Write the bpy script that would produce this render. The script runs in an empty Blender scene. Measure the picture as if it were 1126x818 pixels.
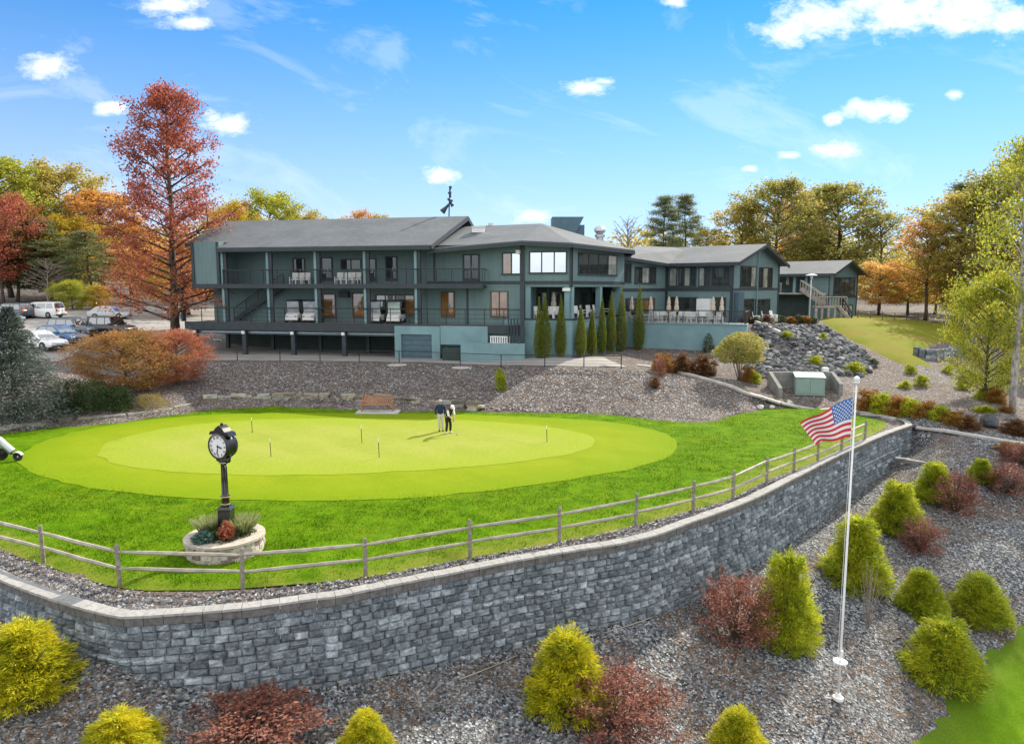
import bpy, bmesh, math, random
import numpy as np
from mathutils import Vector, Matrix, geometry, noise, Quaternion

random.seed(7)
SC = bpy.context.scene
COL = SC.collection
PI = math.pi

# ------------------------------------------------------------------ camera
F, CX, CY = 780.0, 563.0, 409.0
TH = math.atan(94.0 / F)
HC = 8.04
cam_d = bpy.data.cameras.new('camera')
cam = bpy.data.objects.new('camera', cam_d)
COL.objects.link(cam)
cam.location = (0, 0, HC)
cam.rotation_euler = (PI / 2 - TH, 0, 0)
cam_d.sensor_width = 36.0
cam_d.lens = 36.0 * F / 1126.0
cam_d.clip_end = 3000
cam_d.clip_start = 0.2
SC.camera = cam

def ray(px, py):
    xv = (px - CX) / F
    yv = (CY - py) / F
    return Vector((xv, math.cos(TH) + yv * math.sin(TH), -math.sin(TH) + yv * math.cos(TH)))

def G(px, py, z=0.0):
    """survey point: where the sight line meets the level z"""
    d = ray(px, py)
    t = (z - HC) / d.z
    return Vector((d.x * t, d.y * t, z))

def D(px, py, Y):
    d = ray(px, py)
    t = Y / d.y
    return Vector((d.x * t, Y, HC + d.z * t))

# ------------------------------------------------------------------ tagging
def tag(o, label=None, cat=None, group=None, kind=None):
    if label: o['label'] = label
    if cat: o['category'] = cat
    if group: o['group'] = group
    if kind: o['kind'] = kind
    return o

def thing(name, label, cat, loc=(0, 0, 0), rz=0.0, group=None):
    o = bpy.data.objects.new(name, None)
    o.empty_display_size = 0.3
    COL.objects.link(o)
    o.location = loc
    o.rotation_euler = (0, 0, rz)
    return tag(o, label, cat, group)

def dup(root, loc, rz=0.0, scale=(1, 1, 1), label=None, group=None):
    r = root.copy()
    COL.objects.link(r)
    r.location = loc
    r.rotation_euler = (0, 0, rz)
    r.scale = scale
    if label: r['label'] = label
    if group: r['group'] = group
    for ch in list(root.children):
        c = ch.copy()
        COL.objects.link(c)
        c.parent = r
        for g in list(ch.children):
            d = g.copy()
            COL.objects.link(d)
            d.parent = c
    return r

# ------------------------------------------------------------------ mesh builder
class Wall:
    """a vertical plane through two plan points; s runs along it, n points to the viewer"""
    def __init__(s, p0, p1):
        s.p0 = Vector((p0[0], p0[1])); s.p1 = Vector((p1[0], p1[1]))
        d = s.p1 - s.p0
        s.L = d.length
        s.u = d / s.L
        s.n = Vector((s.u.y, -s.u.x))
        if s.n.dot(-s.p0) < 0: s.n = -s.n
    def hit(s, px, py=315, n=0.0):
        d = ray(px, py)
        o = s.p0 + s.n * n
        t = o.dot(s.n) / (d.x * s.n.x + d.y * s.n.y)
        return Vector((d.x * t, d.y * t, HC + d.z * t))
    def s(s, px, n=0.0):
        h = s.hit(px, 315, n)
        return (Vector((h.x, h.y)) - s.p0).dot(s.u)
    def z(s, px, py, n=0.0):
        return s.hit(px, py, n).z
    def pt(s, a, z, n=0.0):
        q = s.p0 + s.u * a + s.n * n
        return Vector((q.x, q.y, z))

class MB:
    def __init__(s):
        s.v = []; s.f = []; s.m = []
    def add(s, vs, fs, mi=0):
        b = len(s.v)
        s.v.extend([tuple(p) for p in vs])
        for f in fs:
            s.f.append(tuple(b + i for i in f)); s.m.append(mi)
    def hexa(s, p, mi=0):
        s.add(p, [(0, 3, 2, 1), (4, 5, 6, 7), (0, 1, 5, 4), (1, 2, 6, 5), (2, 3, 7, 6), (3, 0, 4, 7)], mi)
    def box(s, lo, hi, mi=0):
        x0, y0, z0 = lo; x1, y1, z1 = hi
        s.hexa([(x0, y0, z0), (x1, y0, z0), (x1, y1, z0), (x0, y1, z0), (x0, y0, z1), (x1, y0, z1), (x1, y1, z1), (x0, y1, z1)], mi)
    def obox(s, c, h, M=None, mi=0):
        ps = []
        for z in (-1, 1):
            for x, y in ((-1, -1), (1, -1), (1, 1), (-1, 1)):
                p = Vector((x * h[0], y * h[1], z * h[2]))
                if M is not None: p = M @ p
                ps.append(p + Vector(c))
        s.hexa(ps, mi)
    def wbox(s, W, s0, s1, z0, z1, n0, n1, mi=0):
        s.hexa([W.pt(s0, z0, n1), W.pt(s1, z0, n1), W.pt(s1, z0, n0), W.pt(s0, z0, n0),
                W.pt(s0, z1, n1), W.pt(s1, z1, n1), W.pt(s1, z1, n0), W.pt(s0, z1, n0)], mi)
    def tube(s, pts, r, n=6, mi=0):
        pts = [Vector(p) for p in pts]
        if not isinstance(r, (list, tuple)): r = [r] * len(pts)
        vs = []; fs = []
        prev = None
        for i, p in enumerate(pts):
            a = pts[max(i - 1, 0)]; b = pts[min(i + 1, len(pts) - 1)]
            d = (b - a)
            if d.length < 1e-9: d = Vector((0, 0, 1))
            d.normalize()
            if prev is None:
                x = d.orthogonal().normalized()
            else:
                x = (prev - d * prev.dot(d))
                x = x.normalized() if x.length > 1e-6 else d.orthogonal().normalized()
            prev = x
            y = d.cross(x)
            for k in range(n):
                an = 2 * PI * k / n
                vs.append(p + (x * math.cos(an) + y * math.sin(an)) * r[i])
        for i in range(len(pts) - 1):
            for k in range(n):
                k2 = (k + 1) % n
                fs.append((i * n + k, i * n + k2, (i + 1) * n + k2, (i + 1) * n + k))
        fs.append(tuple(range(n - 1, -1, -1)))
        e = (len(pts) - 1) * n
        fs.append(tuple(e + k for k in range(n)))
        s.add(vs, fs, mi)
    def bar(s, a, b, w, h=None, mi=0):
        """square-section bar between two points"""
        a = Vector(a); b = Vector(b); h = h or w
        d = (b - a).normalized()
        up = Vector((0, 0, 1)) if abs(d.z) < 0.95 else Vector((1, 0, 0))
        x = d.cross(up).normalized(); y = x.cross(d)
        ps = []
        for q in (a, b):
            for sx, sy in ((-1, -1), (1, -1), (1, 1), (-1, 1)):
                ps.append(q + x * sx * w / 2 + y * sy * h / 2)
        s.hexa(ps, mi)
    def lathe(s, prof, c=(0, 0, 0), n=16, mi=0, axis=None):
        vs = []; fs = []
        R = axis if axis is not None else Matrix.Identity(3)
        for r, z in prof:
            for k in range(n):
                a = 2 * PI * k / n
                vs.append(R @ Vector((r * math.cos(a), r * math.sin(a), z)) + Vector(c))
        for i in range(len(prof) - 1):
            for k in range(n):
                k2 = (k + 1) % n
                fs.append((i * n + k, i * n + k2, (i + 1) * n + k2, (i + 1) * n + k))
        fs.append(tuple(range(n - 1, -1, -1)))
        e = (len(prof) - 1) * n
        fs.append(tuple(e + k for k in range(n)))
        s.add(vs, fs, mi)
    def ball(s, c, r, n=8, mi=0):
        if not isinstance(r, (tuple, list)): r = (r, r, r)
        vs = []; fs = []
        rows = n // 2 + 1
        for i in range(rows + 1):
            t = PI * i / rows
            for k in range(n):
                a = 2 * PI * k / n
                vs.append((c[0] + r[0] * math.sin(t) * math.cos(a), c[1] + r[1] * math.sin(t) * math.sin(a), c[2] + r[2] * math.cos(t)))
        for i in range(rows):
            for k in range(n):
                k2 = (k + 1) % n
                fs.append((i * n + k, (i + 1) * n + k, (i + 1) * n + k2, i * n + k2))
        s.add(vs, fs, mi)
    def prism(s, poly, z0, z1, mi=0):
        n = len(poly)
        vs = [(p[0], p[1], z0) for p in poly] + [(p[0], p[1], z1) for p in poly]
        fs = [tuple(range(n - 1, -1, -1)), tuple(range(n, 2 * n))]
        for i in range(n):
            j = (i + 1) % n
            fs.append((i, j, n + j, n + i))
        s.add(vs, fs, mi)
    def slab(s, poly, th, mi=0):
        n = len(poly)
        vs = [tuple(p) for p in poly] + [(p[0], p[1], p[2] - th) for p in poly]
        fs = [tuple(range(n)), tuple(range(2 * n - 1, n - 1, -1))]
        for i in range(n):
            j = (i + 1) % n
            fs.append((j, i, n + i, n + j))
        s.add(vs, fs, mi)
    def build(s, name, mats, parent=None, smooth=False, bevel=0.0, local=False):
        me = bpy.data.meshes.new(name)
        if parent is not None and not local:
            o = Vector((0, 0, 0))
            p = parent
            while p is not None:
                o += Vector(p.location); p = p.parent
            vs = [(x - o.x, y - o.y, z - o.z) for x, y, z in s.v]
        else:
            vs = s.v
        me.from_pydata(vs, [], s.f)
        if not isinstance(mats, (list, tuple)): mats = [mats]
        for m in mats: me.materials.append(m)
        if len(mats) > 1: me.polygons.foreach_set('material_index', s.m)
        bm = bmesh.new(); bm.from_mesh(me)
        bmesh.ops.recalc_face_normals(bm, faces=bm.faces)
        bm.to_mesh(me); bm.free()
        if smooth: me.polygons.foreach_set('use_smooth', [True] * len(me.polygons))
        ob = bpy.data.objects.new(name, me)
        COL.objects.link(ob)
        if parent is not None: ob.parent = parent
        if bevel:
            md = ob.modifiers.new('bevel', 'BEVEL'); md.width = bevel; md.segments = 2; md.limit_method = 'ANGLE'
        return ob

def np_mesh(name, verts, nper, mat, parent=None):
    """fast mesh from an array of separate polygons with nper corners each"""
    verts = np.asarray(verts, dtype=np.float32).reshape(-1, 3)
    nv = len(verts); nf = nv // nper
    me = bpy.data.meshes.new(name)
    me.vertices.add(nv); me.loops.add(nv); me.polygons.add(nf)
    me.vertices.foreach_set('co', verts.ravel())
    me.loops.foreach_set('vertex_index', np.arange(nv, dtype=np.int32))
    me.polygons.foreach_set('loop_start', np.arange(0, nv, nper, dtype=np.int32))
    me.polygons.foreach_set('loop_total', np.full(nf, nper, dtype=np.int32))
    me.update(); me.validate()
    me.materials.append(mat)
    ob = bpy.data.objects.new(name, me)
    COL.objects.link(ob)
    if parent is not None: ob.parent = parent
    return ob

# ------------------------------------------------------------------ materials
def lin(c):
    """sRGB 0-255 -> linear"""
    out = []
    for v in c:
        v = v / 255.0
        out.append(v / 12.92 if v <= 0.04045 else ((v + 0.055) / 1.055) ** 2.4)
    return tuple(out)

class NT:
    def __init__(s, name):
        s.mat = bpy.data.materials.new(name)
        s.mat.use_nodes = True
        s.t = s.mat.node_tree
        s.t.nodes.clear()
        s.out = s.t.nodes.new('ShaderNodeOutputMaterial')
    def n(s, typ, ins=None, **kw):
        nd = s.t.nodes.new(typ)
        for k, v in kw.items(): setattr(nd, k, v)
        for k, v in (ins or {}).items():
            if isinstance(v, bpy.types.NodeSocket): s.t.links.new(v, nd.inputs[k])
            else: nd.inputs[k].default_value = v
        return nd
    def link(s, a, b): s.t.links.new(a, b)
    def ramp(s, fac, stops, interp='LINEAR'):
        nd = s.n('ShaderNodeValToRGB')
        nd.color_ramp.interpolation = interp
        el = nd.color_ramp.elements
        while len(el) < len(stops): el.new(0.5)
        for e, (p, c) in zip(el, stops):
            e.position = p; e.color = (c[0], c[1], c[2], 1)
        s.link(fac, nd.inputs[0])
        return nd.outputs[0]
    def mix(s, fac, a, b, blend='MIX'):
        nd = s.n('ShaderNodeMix', data_type='RGBA', blend_type=blend)
        for sk, v in ((nd.inputs[0], fac), (nd.inputs[6], a), (nd.inputs[7], b)):
            if isinstance(v, bpy.types.NodeSocket): s.link(v, sk)
            elif isinstance(v, (int, float)): sk.default_value = v
            else: sk.default_value = (v[0], v[1], v[2], 1)
        return nd.outputs[2]
    def noise(s, vec, scale, detail=4.0, rough=0.55, dist=0.0):
        nd = s.n('ShaderNodeTexNoise', {'Scale': scale, 'Detail': detail, 'Roughness': rough, 'Distortion': dist})
        s.link(vec, nd.inputs['Vector'])
        return nd.outputs[0]
    def obj(s):
        return s.n('ShaderNodeTexCoord').outputs['Object']
    def geo_pos(s):
        return s.n('ShaderNodeNewGeometry').outputs['Position']
    def island(s):
        return s.n('ShaderNodeNewGeometry').outputs['Random Per Island']
    def bump(s, h, strength=0.5, dist=0.02):
        nd = s.n('ShaderNodeBump', {'Strength': strength, 'Distance': dist})
        s.link(h, nd.inputs['Height'])
        return nd.outputs[0]
    def bsdf(s, color, rough=0.7, metal=0.0, normal=None, spec=0.5, coat=0.0):
        nd = s.n('ShaderNodeBsdfPrincipled', {'Roughness': rough, 'Metallic': metal, 'Specular IOR Level': spec, 'Coat Weight': coat})
        if isinstance(color, bpy.types.NodeSocket): s.link(color, nd.inputs['Base Color'])
        else: nd.inputs['Base Color'].default_value = (color[0], color[1], color[2], 1)
        if normal is not None: s.link(normal, nd.inputs['Normal'])
        s.link(nd.outputs[0], s.out.inputs[0])
        return nd

def m_plain(name, c, rough=0.6, metal=0.0, var=0.12, scale=3.0, coat=0.0, spec=0.5, bump=0.0):
    t = NT(name)
    p = t.obj()
    nz = t.noise(p, scale, 5.0)
    a = tuple(v * (1 - var) for v in c); b = tuple(min(1, v * (1 + var)) for v in c)
    col = t.ramp(nz, [(0.3, a), (0.7, b)])
    nr = t.bump(t.noise(p, scale * 8, 3.0), bump, 0.01) if bump else None
    t.bsdf(col, rough, metal, nr, spec, coat)
    return t.mat

def m_leaf(name, cols, trans=0.45, rough=0.55, tint=None):
    """leaves: each leaf takes its own colour from the list, clumps drift between neighbours"""
    t = NT(name)
    isl = t.island()
    nz = t.noise(t.geo_pos(), 0.9, 2.0)
    f = t.n('ShaderNodeMath', {0: isl, 1: 0.62}, operation='MULTIPLY').outputs[0]
    g = t.n('ShaderNodeMath', {0: nz, 1: 0.9}, operation='MULTIPLY').outputs[0]
    h = t.n('ShaderNodeMath', {0: f, 1: g}, operation='ADD').outputs[0]
    k = t.n('ShaderNodeMath', {0: h, 1: 0.26}, operation='SUBTRACT', use_clamp=True).outputs[0]
    n = len(cols)
    col = t.ramp(k, [(i / max(1, n - 1), c) for i, c in enumerate(cols)])
    if tint:
        sz = t.n('ShaderNodeSeparateXYZ'); t.link(t.geo_pos(), sz.inputs[0])
        mr = t.n('ShaderNodeMapRange', {'From Min': tint[1], 'From Max': tint[2], 'To Min': 0.75, 'To Max': 0.0}); t.link(sz.outputs[2], mr.inputs[0])
        col = t.mix(mr.outputs[0], col, tint[0])
    pb = t.n('ShaderNodeBsdfPrincipled', {'Roughness': rough, 'Specular IOR Level': 0.25})
    t.link(col, pb.inputs['Base Color'])
    tr = t.n('ShaderNodeBsdfTranslucent'); t.link(col, tr.inputs[0])
    mx = t.n('ShaderNodeMixShader', {0: trans}); t.link(pb.outputs[0], mx.inputs[1]); t.link(tr.outputs[0], mx.inputs[2])
    t.link(mx.outputs[0], t.out.inputs[0])
    return t.mat

def m_gravel(name, stones, mulch, scale=11.0, mulch_lo=0.45, mulch_hi=0.62):
    t = NT(name)
    p = t.geo_pos()
    vo = t.n('ShaderNodeTexVoronoi', {'Scale': scale, 'Randomness': 1.0}); t.link(p, vo.inputs['Vector'])
    sep = t.n('ShaderNodeSeparateColor'); t.link(vo.outputs['Color'], sep.inputs[0])
    n = len(stones)
    sc = t.ramp(sep.outputs[0], [(i / (n - 1), c) for i, c in enumerate(stones)])
    v2 = t.n('ShaderNodeTexVoronoi', {'Scale': scale * 1.7}); 
    mp = t.n('ShaderNodeMapping'); mp.inputs['Scale'].default_value = (1.0, 2.2, 1.6); mp.inputs['Rotation'].default_value = (0, 0, 0.7)
    t.link(p, mp.inputs[0]); t.link(mp.outputs[0], v2.inputs['Vector'])
    s2 = t.n('ShaderNodeSeparateColor'); t.link(v2.outputs['Color'], s2.inputs[0])
    m = len(mulch)
    mc = t.ramp(s2.outputs[1], [(i / (m - 1), c) for i, c in enumerate(mulch)])
    big = t.noise(p, 0.45, 6.0, 0.62)
    fac = t.ramp(big, [(mulch_lo, (0, 0, 0)), (mulch_hi, (1, 1, 1))])
    f2 = t.noise(p, 5.0, 3.0)
    fs = t.ramp(f2, [(0.42, (0, 0, 0)), (0.56, (1, 1, 1))])
    ff = t.n('ShaderNodeMath', {0: fac, 1: fs}, operation='MULTIPLY').outputs[0]
    col = t.mix(ff, sc, mc)
    tone = t.ramp(t.noise(p, 1.7, 3.0), [(0.25, (0.72, 0.72, 0.72)), (0.75, (1.2, 1.2, 1.2))])
    col = t.mix(1.0, col, tone, 'MULTIPLY')
    hb = t.n('ShaderNodeMath', {0: vo.outputs['Distance'], 1: sep.outputs[0]}, operation='SUBTRACT').outputs[0]
    t.bsdf(col, 0.9, 0, t.bump(hb, 0.9, 0.05), 0.2)
    return t.mat

M = {}
M['teal'] = None
def build_materials():
    # siding with vertical battens
    t = NT('teal_siding')
    p = t.obj()
    col = t.ramp(t.noise(p, 0.6, 5.0), [(0.3, (0.122, 0.196, 0.208)), (0.7, (0.155, 0.238, 0.250))])
    st = t.n('ShaderNodeMapping'); st.inputs['Scale'].default_value = (9, 9, 0.35); t.link(p, st.inputs[0])
    col = t.mix(0.35, col, t.ramp(t.noise(st.outputs[0], 1.0, 3.0), [(0.3, (0.085, 0.138, 0.146)), (0.7, (0.18, 0.272, 0.282))]))
    t.bsdf(col, 0.65, 0, t.bump(t.noise(st.outputs[0], 1.0, 2.0), 0.3, 0.03), 0.3)
    M['teal'] = t.mat
    M['stucco'] = m_plain('teal_stucco', (0.180, 0.305, 0.338), 0.8, var=0.14, scale=0.7, bump=0.2)
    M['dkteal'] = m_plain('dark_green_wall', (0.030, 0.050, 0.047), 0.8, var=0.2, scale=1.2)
    M['trim'] = m_plain('dark_slate_trim', (0.028, 0.040, 0.050), 0.55, var=0.2, scale=2)
    M['black'] = m_plain('black_metal', (0.018, 0.02, 0.022), 0.4, 0.2, 0.2)
    M['white'] = m_plain('white_paint', (0.74, 0.75, 0.75), 0.5, var=0.05)
    M['cream'] = m_plain('cream_canvas', (0.55, 0.48, 0.40), 0.8, var=0.1, scale=5)
    M['wood'] = m_plain('dark_stained_wood', (0.12, 0.075, 0.05), 0.7, var=0.25, scale=4)
    M['deckwood'] = m_plain('weathered_deck_boards', (0.33, 0.29, 0.25), 0.8, var=0.2, scale=2)
    M['metal'] = m_plain('galvanised_metal', (0.45, 0.48, 0.5), 0.35, 0.8, 0.1)
    M['hvac'] = m_plain('blue_grey_sheet_metal', (0.07, 0.13, 0.17), 0.45, 0.2, 0.15)
    # shingles
    t = NT('grey_shingles')
    p = t.geo_pos()
    br = t.n('ShaderNodeTexVoronoi', {'Scale': 3.5}); 
    mp = t.n('ShaderNodeMapping'); mp.inputs['Scale'].default_value = (1, 1, 3.0); t.link(p, mp.inputs[0]); t.link(mp.outputs[0], br.inputs['Vector'])
    se = t.n('ShaderNodeSeparateColor'); t.link(br.outputs['Color'], se.inputs[0])
    col = t.ramp(se.outputs[0], [(0.0, (0.076, 0.088, 0.100)), (1.0, (0.130, 0.148, 0.166))])
    col = t.mix(0.6, col, t.ramp(t.noise(p, 0.35, 5.0), [(0.3, (0.080, 0.093, 0.106)), (0.7, (0.136, 0.152, 0.170))]))
    t.bsdf(col, 0.85, 0, t.bump(se.outputs[1], 0.35, 0.02), 0.3)
    M['shingle'] = t.mat
    # glass kinds
    def glass(name, c, refl, rough=0.03):
        t = NT(name)
        p = t.geo_pos()
        nz = t.noise(p, 1.1, 4.0)
        col = t.ramp(nz, [(0.35, tuple(v * 0.5 for v in c)), (0.65, c)])
        df = t.n('ShaderNodeBsdfDiffuse'); t.link(col, df.inputs[0])
        gl = t.n('ShaderNodeBsdfGlossy', {'Roughness': rough, 'Color': (0.9, 0.94, 0.97, 1)})
        wob = t.bump(t.noise(p, 0.8, 1.0), 0.04, 0.1); t.link(wob, gl.inputs['Normal'])
        mx = t.n('ShaderNodeMixShader', {0: refl}); t.link(df.outputs[0], mx.inputs[1]); t.link(gl.outputs[0], mx.inputs[2])
        t.link(mx.outputs[0], t.out.inputs[0])
        return t.mat
    M['glass'] = glass('dark_window_glass', (0.04, 0.048, 0.048), 0.09)
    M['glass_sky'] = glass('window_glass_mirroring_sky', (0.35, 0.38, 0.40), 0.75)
    M['glass_warm'] = glass('window_glass_painted_tree_reflection', (0.34, 0.17, 0.05), 0.20)  # orange reflection of autumn trees put into the glass colour
    M['glass_pale'] = glass('window_glass_over_blinds', (0.40, 0.42, 0.38), 0.25)
    M['carglass'] = glass('car_window_glass', (0.02, 0.025, 0.03), 0.35)
    M['screenglass'] = glass('golf_cart_windshield', (0.50, 0.58, 0.66), 0.12)
    # ground kinds
    greys = [(0.016, 0.019, 0.022), (0.06, 0.068, 0.077), (0.122, 0.132, 0.144), (0.205, 0.218, 0.230), (0.42, 0.435, 0.445)]
    browns = [(0.03, 0.021, 0.015), (0.09, 0.06, 0.042), (0.17, 0.12, 0.085), (0.33, 0.26, 0.2)]
    M['gravel'] = m_gravel('grey_stone_chips_and_mulch', greys, browns, 15.0, 0.43, 0.60)
    greys2 = [(0.026, 0.023, 0.023), (0.088, 0.083, 0.085), (0.15, 0.144, 0.147), (0.225, 0.218, 0.22), (0.42, 0.415, 0.41)]
    browns2 = [(0.035, 0.025, 0.02), (0.10, 0.072, 0.058), (0.17, 0.125, 0.10), (0.30, 0.235, 0.19)]
    M['bank'] = m_gravel('bank_gravel_and_wood_mulch', greys2, browns2, 13.5, 0.27, 0.50)
    t = NT('asphalt_paving')
    p = t.geo_pos()
    col = t.ramp(t.noise(p, 0.5, 6.0), [(0.3, (0.22, 0.21, 0.20)), (0.7, (0.33, 0.32, 0.31))])
    col = t.mix(0.4, col, t.ramp(t.noise(p, 14.0, 3.0), [(0.3, (0.15, 0.15, 0.15)), (0.7, (0.40, 0.39, 0.38))]))
    t.bsdf(col, 0.9, 0, t.bump(t.noise(p, 30.0), 0.3, 0.01), 0.3)
    M['asphalt'] = t.mat
    M['concdark'] = m_plain('grey_stained_concrete', (0.22, 0.22, 0.21), 0.9, var=0.3, scale=1.5, bump=0.3)
    M['concrete'] = m_plain('pale_concrete', (0.40, 0.39, 0.37), 0.85, var=0.2, scale=2.5, bump=0.3)
    def grass(name, a, b, c, dry, dry_amt, s1, bump, stripes=0.0, edge=False, blend=None):
        t = NT(name)
        p = t.geo_pos()
        mp = t.n('ShaderNodeMapping'); mp.inputs['Scale'].default_value = (1.0, 1.0, 1.0); t.link(p, mp.inputs[0])
        n1 = t.noise(mp.outputs[0], s1, 6.0, 0.62)
        col = t.ramp(n1, [(0.34, a), (0.5, b), (0.66, c)])
        n2 = t.noise(p, 0.25, 4.0, 0.6)
        col = t.mix(t.ramp(n2, [(0.5 - dry_amt * 0.1, (0, 0, 0)), (0.78, (dry_amt,) * 3)]), col, dry)
        if stripes:
            wv = t.n('ShaderNodeTexWave', {'Scale': 0.16, 'Distortion': 1.2, 'Detail': 2.0}); wv.bands_direction = 'DIAGONAL'; t.link(p, wv.inputs['Vector'])
            col = t.mix(stripes, col, t.ramp(wv.outputs[1], [(0.35, a), (0.65, c)]))
        if edge:
            at = t.n('ShaderNodeAttribute', attribute_name='edge')
            ef = t.n('ShaderNodeMath', {0: at.outputs['Fac'], 1: t.noise(p, 1.3, 4.0)}, operation='MULTIPLY').outputs[0]
            col = t.mix(t.ramp(ef, [(0.22, (0, 0, 0)), (0.5, (.85, .85, .85))]), col, (0.30, 0.22, 0.07))
        if blend:
            at = t.n('ShaderNodeAttribute', attribute_name='edge')
            ad = t.n('ShaderNodeMath', {0: t.noise(p, 1.1, 5.0, 0.65), 1: 0.5}, operation='SUBTRACT').outputs[0]
            ad = t.n('ShaderNodeMath', {0: ad, 1: 0.9}, operation='MULTIPLY').outputs[0]
            ad = t.n('ShaderNodeMath', {0: at.outputs['Fac'], 1: ad}, operation='ADD', use_clamp=True).outputs[0]
            col = t.mix(t.ramp(ad, [(0.05, (0, 0, 0)), (0.95, (1, 1, 1))]), col, blend)
        n3 = t.noise(p, 22.0, 3.0, 0.7)
        col = t.mix(0.55, col, t.ramp(n3, [(0.3, tuple(v * 0.6 for v in b)), (0.7, tuple(v * 1.45 for v in b))]))
        t.bsdf(col, 0.85, 0, t.bump(n3, bump, 0.05), 0.03)
        return t.mat
    M['lawn'] = grass('rough_mown_lawn', (0.030, 0.090, 0.001), (0.080, 0.175, 0.002), (0.16, 0.265, 0.006), (0.20, 0.21, 0.02), 0.6, 1.3, 0.8, 0.0, True)
    M['collar'] = grass('short_mown_collar', (0.13, 0.195, 0.006), (0.175, 0.235, 0.009), (0.215, 0.26, 0.014), (0.25, 0.255, 0.02), 0.35, 0.5, 0.25, 0.3, blend=(0.095, 0.19, 0.002))
    M['green'] = grass('close_mown_putting_turf', (0.175, 0.235, 0.028), (0.235, 0.275, 0.045), (0.285, 0.305, 0.075), (0.31, 0.29, 0.085), 0.5, 0.35, 0.12, 0.3, blend=(0.185, 0.27, 0.002))
    M['knoll'] = grass('yellowing_slope_grass', (0.09, 0.14, 0.012), (0.17, 0.19, 0.022), (0.25, 0.21, 0.05), (0.24, 0.125, 0.055), 1.0, 0.4, 0.9)
    M['fairway'] = grass('fairway_grass', (0.055, 0.13, 0.004), (0.10, 0.19, 0.006), (0.155, 0.24, 0.014), (0.18, 0.21, 0.02), 0.3, 1.2, 0.5, blend=(0.085, 0.095, 0.03))
    # blocks
    t = NT('split_face_block')
    isl = t.island(); p = t.geo_pos()
    col = t.ramp(isl, [(0.0, (0.118, 0.134, 0.145)), (0.5, (0.175, 0.197, 0.212)), (0.85, (0.235, 0.262, 0.28)), (1.0, (0.38, 0.412, 0.432))])
    st = t.n('ShaderNodeMapping'); st.inputs['Scale'].default_value = (1.2, 1.2, 2.4); t.link(p, st.inputs[0])
    wh = t.ramp(t.noise(st.outputs[0], 1.6, 7.0, 0.7, 0.8), [(0.52, (0, 0, 0)), (0.70, (0.6, 0.6, 0.6))])
    col = t.mix(wh, col, (0.50, 0.54, 0.57))
    sz = t.n('ShaderNodeSeparateXYZ'); t.link(p, sz.inputs[0])
    wob = t.n('ShaderNodeMath', {0: t.noise(p, 2.2, 2.0), 1: 0.10}, operation='MULTIPLY').outputs[0]
    zz = t.n('ShaderNodeMath', {0: sz.outputs[2], 1: wob}, operation='ADD').outputs[0]
    dd = t.n('ShaderNodeMath', {0: zz, 1: 0.995}, operation='ADD').outputs[0]
    dd = t.n('ShaderNodeMath', {0: dd}, operation='ABSOLUTE').outputs[0]
    ln_ = t.ramp(dd, [(0.010, (1, 1, 1)), (0.032, (0, 0, 0))])
    pat = t.ramp(t.noise(p, 0.33, 3.0), [(0.44, (0, 0, 0)), (0.58, (.8, .8, .8))])
    lf = t.n('ShaderNodeMath', {0: ln_, 1: pat}, operation='MULTIPLY').outputs[0]
    col = t.mix(lf, col, (0.62, 0.66, 0.69))
    fine = t.noise(p, 16.0, 5.0, 0.65)
    mid = t.noise(p, 5.0, 5.0, 0.7)
    col = t.mix(0.75, col, t.ramp(mid, [(0.32, (0.18, 0.19, 0.20)), (0.68, (0.80, 0.82, 0.84))]), 'OVERLAY')
    col = t.mix(0.5, col, t.ramp(fine, [(0.3, (0.2, 0.21, 0.22)), (0.7, (0.75, 0.77, 0.8))]), 'OVERLAY')
    t.bsdf(col, 0.9, 0, t.bump(fine, 0.9, 0.04), 0.2)
    M['block'] = t.mat
    t = NT('grey_cap_block')
    isl = t.island(); p = t.geo_pos()
    col = t.ramp(isl, [(0.0, (0.26, 0.262, 0.262)), (1.0, (0.34, 0.342, 0.34))])
    fine = t.noise(p, 9.0, 6.0, 0.65)
    col = t.mix(0.5, col, t.ramp(fine, [(0.3, (0.13, 0.13, 0.125)), (0.7, (0.42, 0.41, 0.39))]))
    t.bsdf(col, 0.9, 0, t.bump(fine, 0.6, 0.02), 0.2)
    M['cap'] = t.mat
    M['capshade'] = m_plain('shaded_cap_block', (0.125, 0.12, 0.115), 0.9, var=0.4, scale=6.0, bump=0.7)  # same cap block, with the shade of its front put into the colour
    def stone(name, cols, sc=4.0):
        t = NT(name)
        isl = t.island(); p = t.geo_pos()
        n = len(cols)
        col = t.ramp(isl, [(i / (n - 1), c) for i, c in enumerate(cols)])
        fine = t.noise(p, sc, 6.0, 0.65)
        col = t.mix(0.6, col, t.ramp(fine, [(0.3, (0.2, 0.2, 0.2)), (0.7, (0.8, 0.8, 0.8))]), 'OVERLAY')
        t.bsdf(col, 0.9, 0, t.bump(fine, 0.8, 0.05), 0.2)
        return t.mat
    M['ledge'] = stone('stacked_field_stone', [(0.12, 0.105, 0.085), (0.22, 0.19, 0.15), (0.33, 0.30, 0.24), (0.26, 0.27, 0.26), (0.45, 0.42, 0.36)])
    M['planterstone'] = stone('mortared_planter_stone', [(0.14, 0.11, 0.10), (0.33, 0.27, 0.23), (0.48, 0.42, 0.36), (0.55, 0.50, 0.44)], 7.0)
    M['riprap'] = stone('blue_grey_rip_rap', [(0.035, 0.040, 0.046), (0.085, 0.092, 0.10), (0.14, 0.148, 0.155), (0.30, 0.305, 0.31)], 3.0)
    M['chips'] = stone('loose_stone_chips', [(0.05, 0.055, 0.065), (0.11, 0.12, 0.14), (0.12, 0.085, 0.06), (0.2, 0.21, 0.23), (0.40, 0.40, 0.40)], 9.0)
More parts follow.
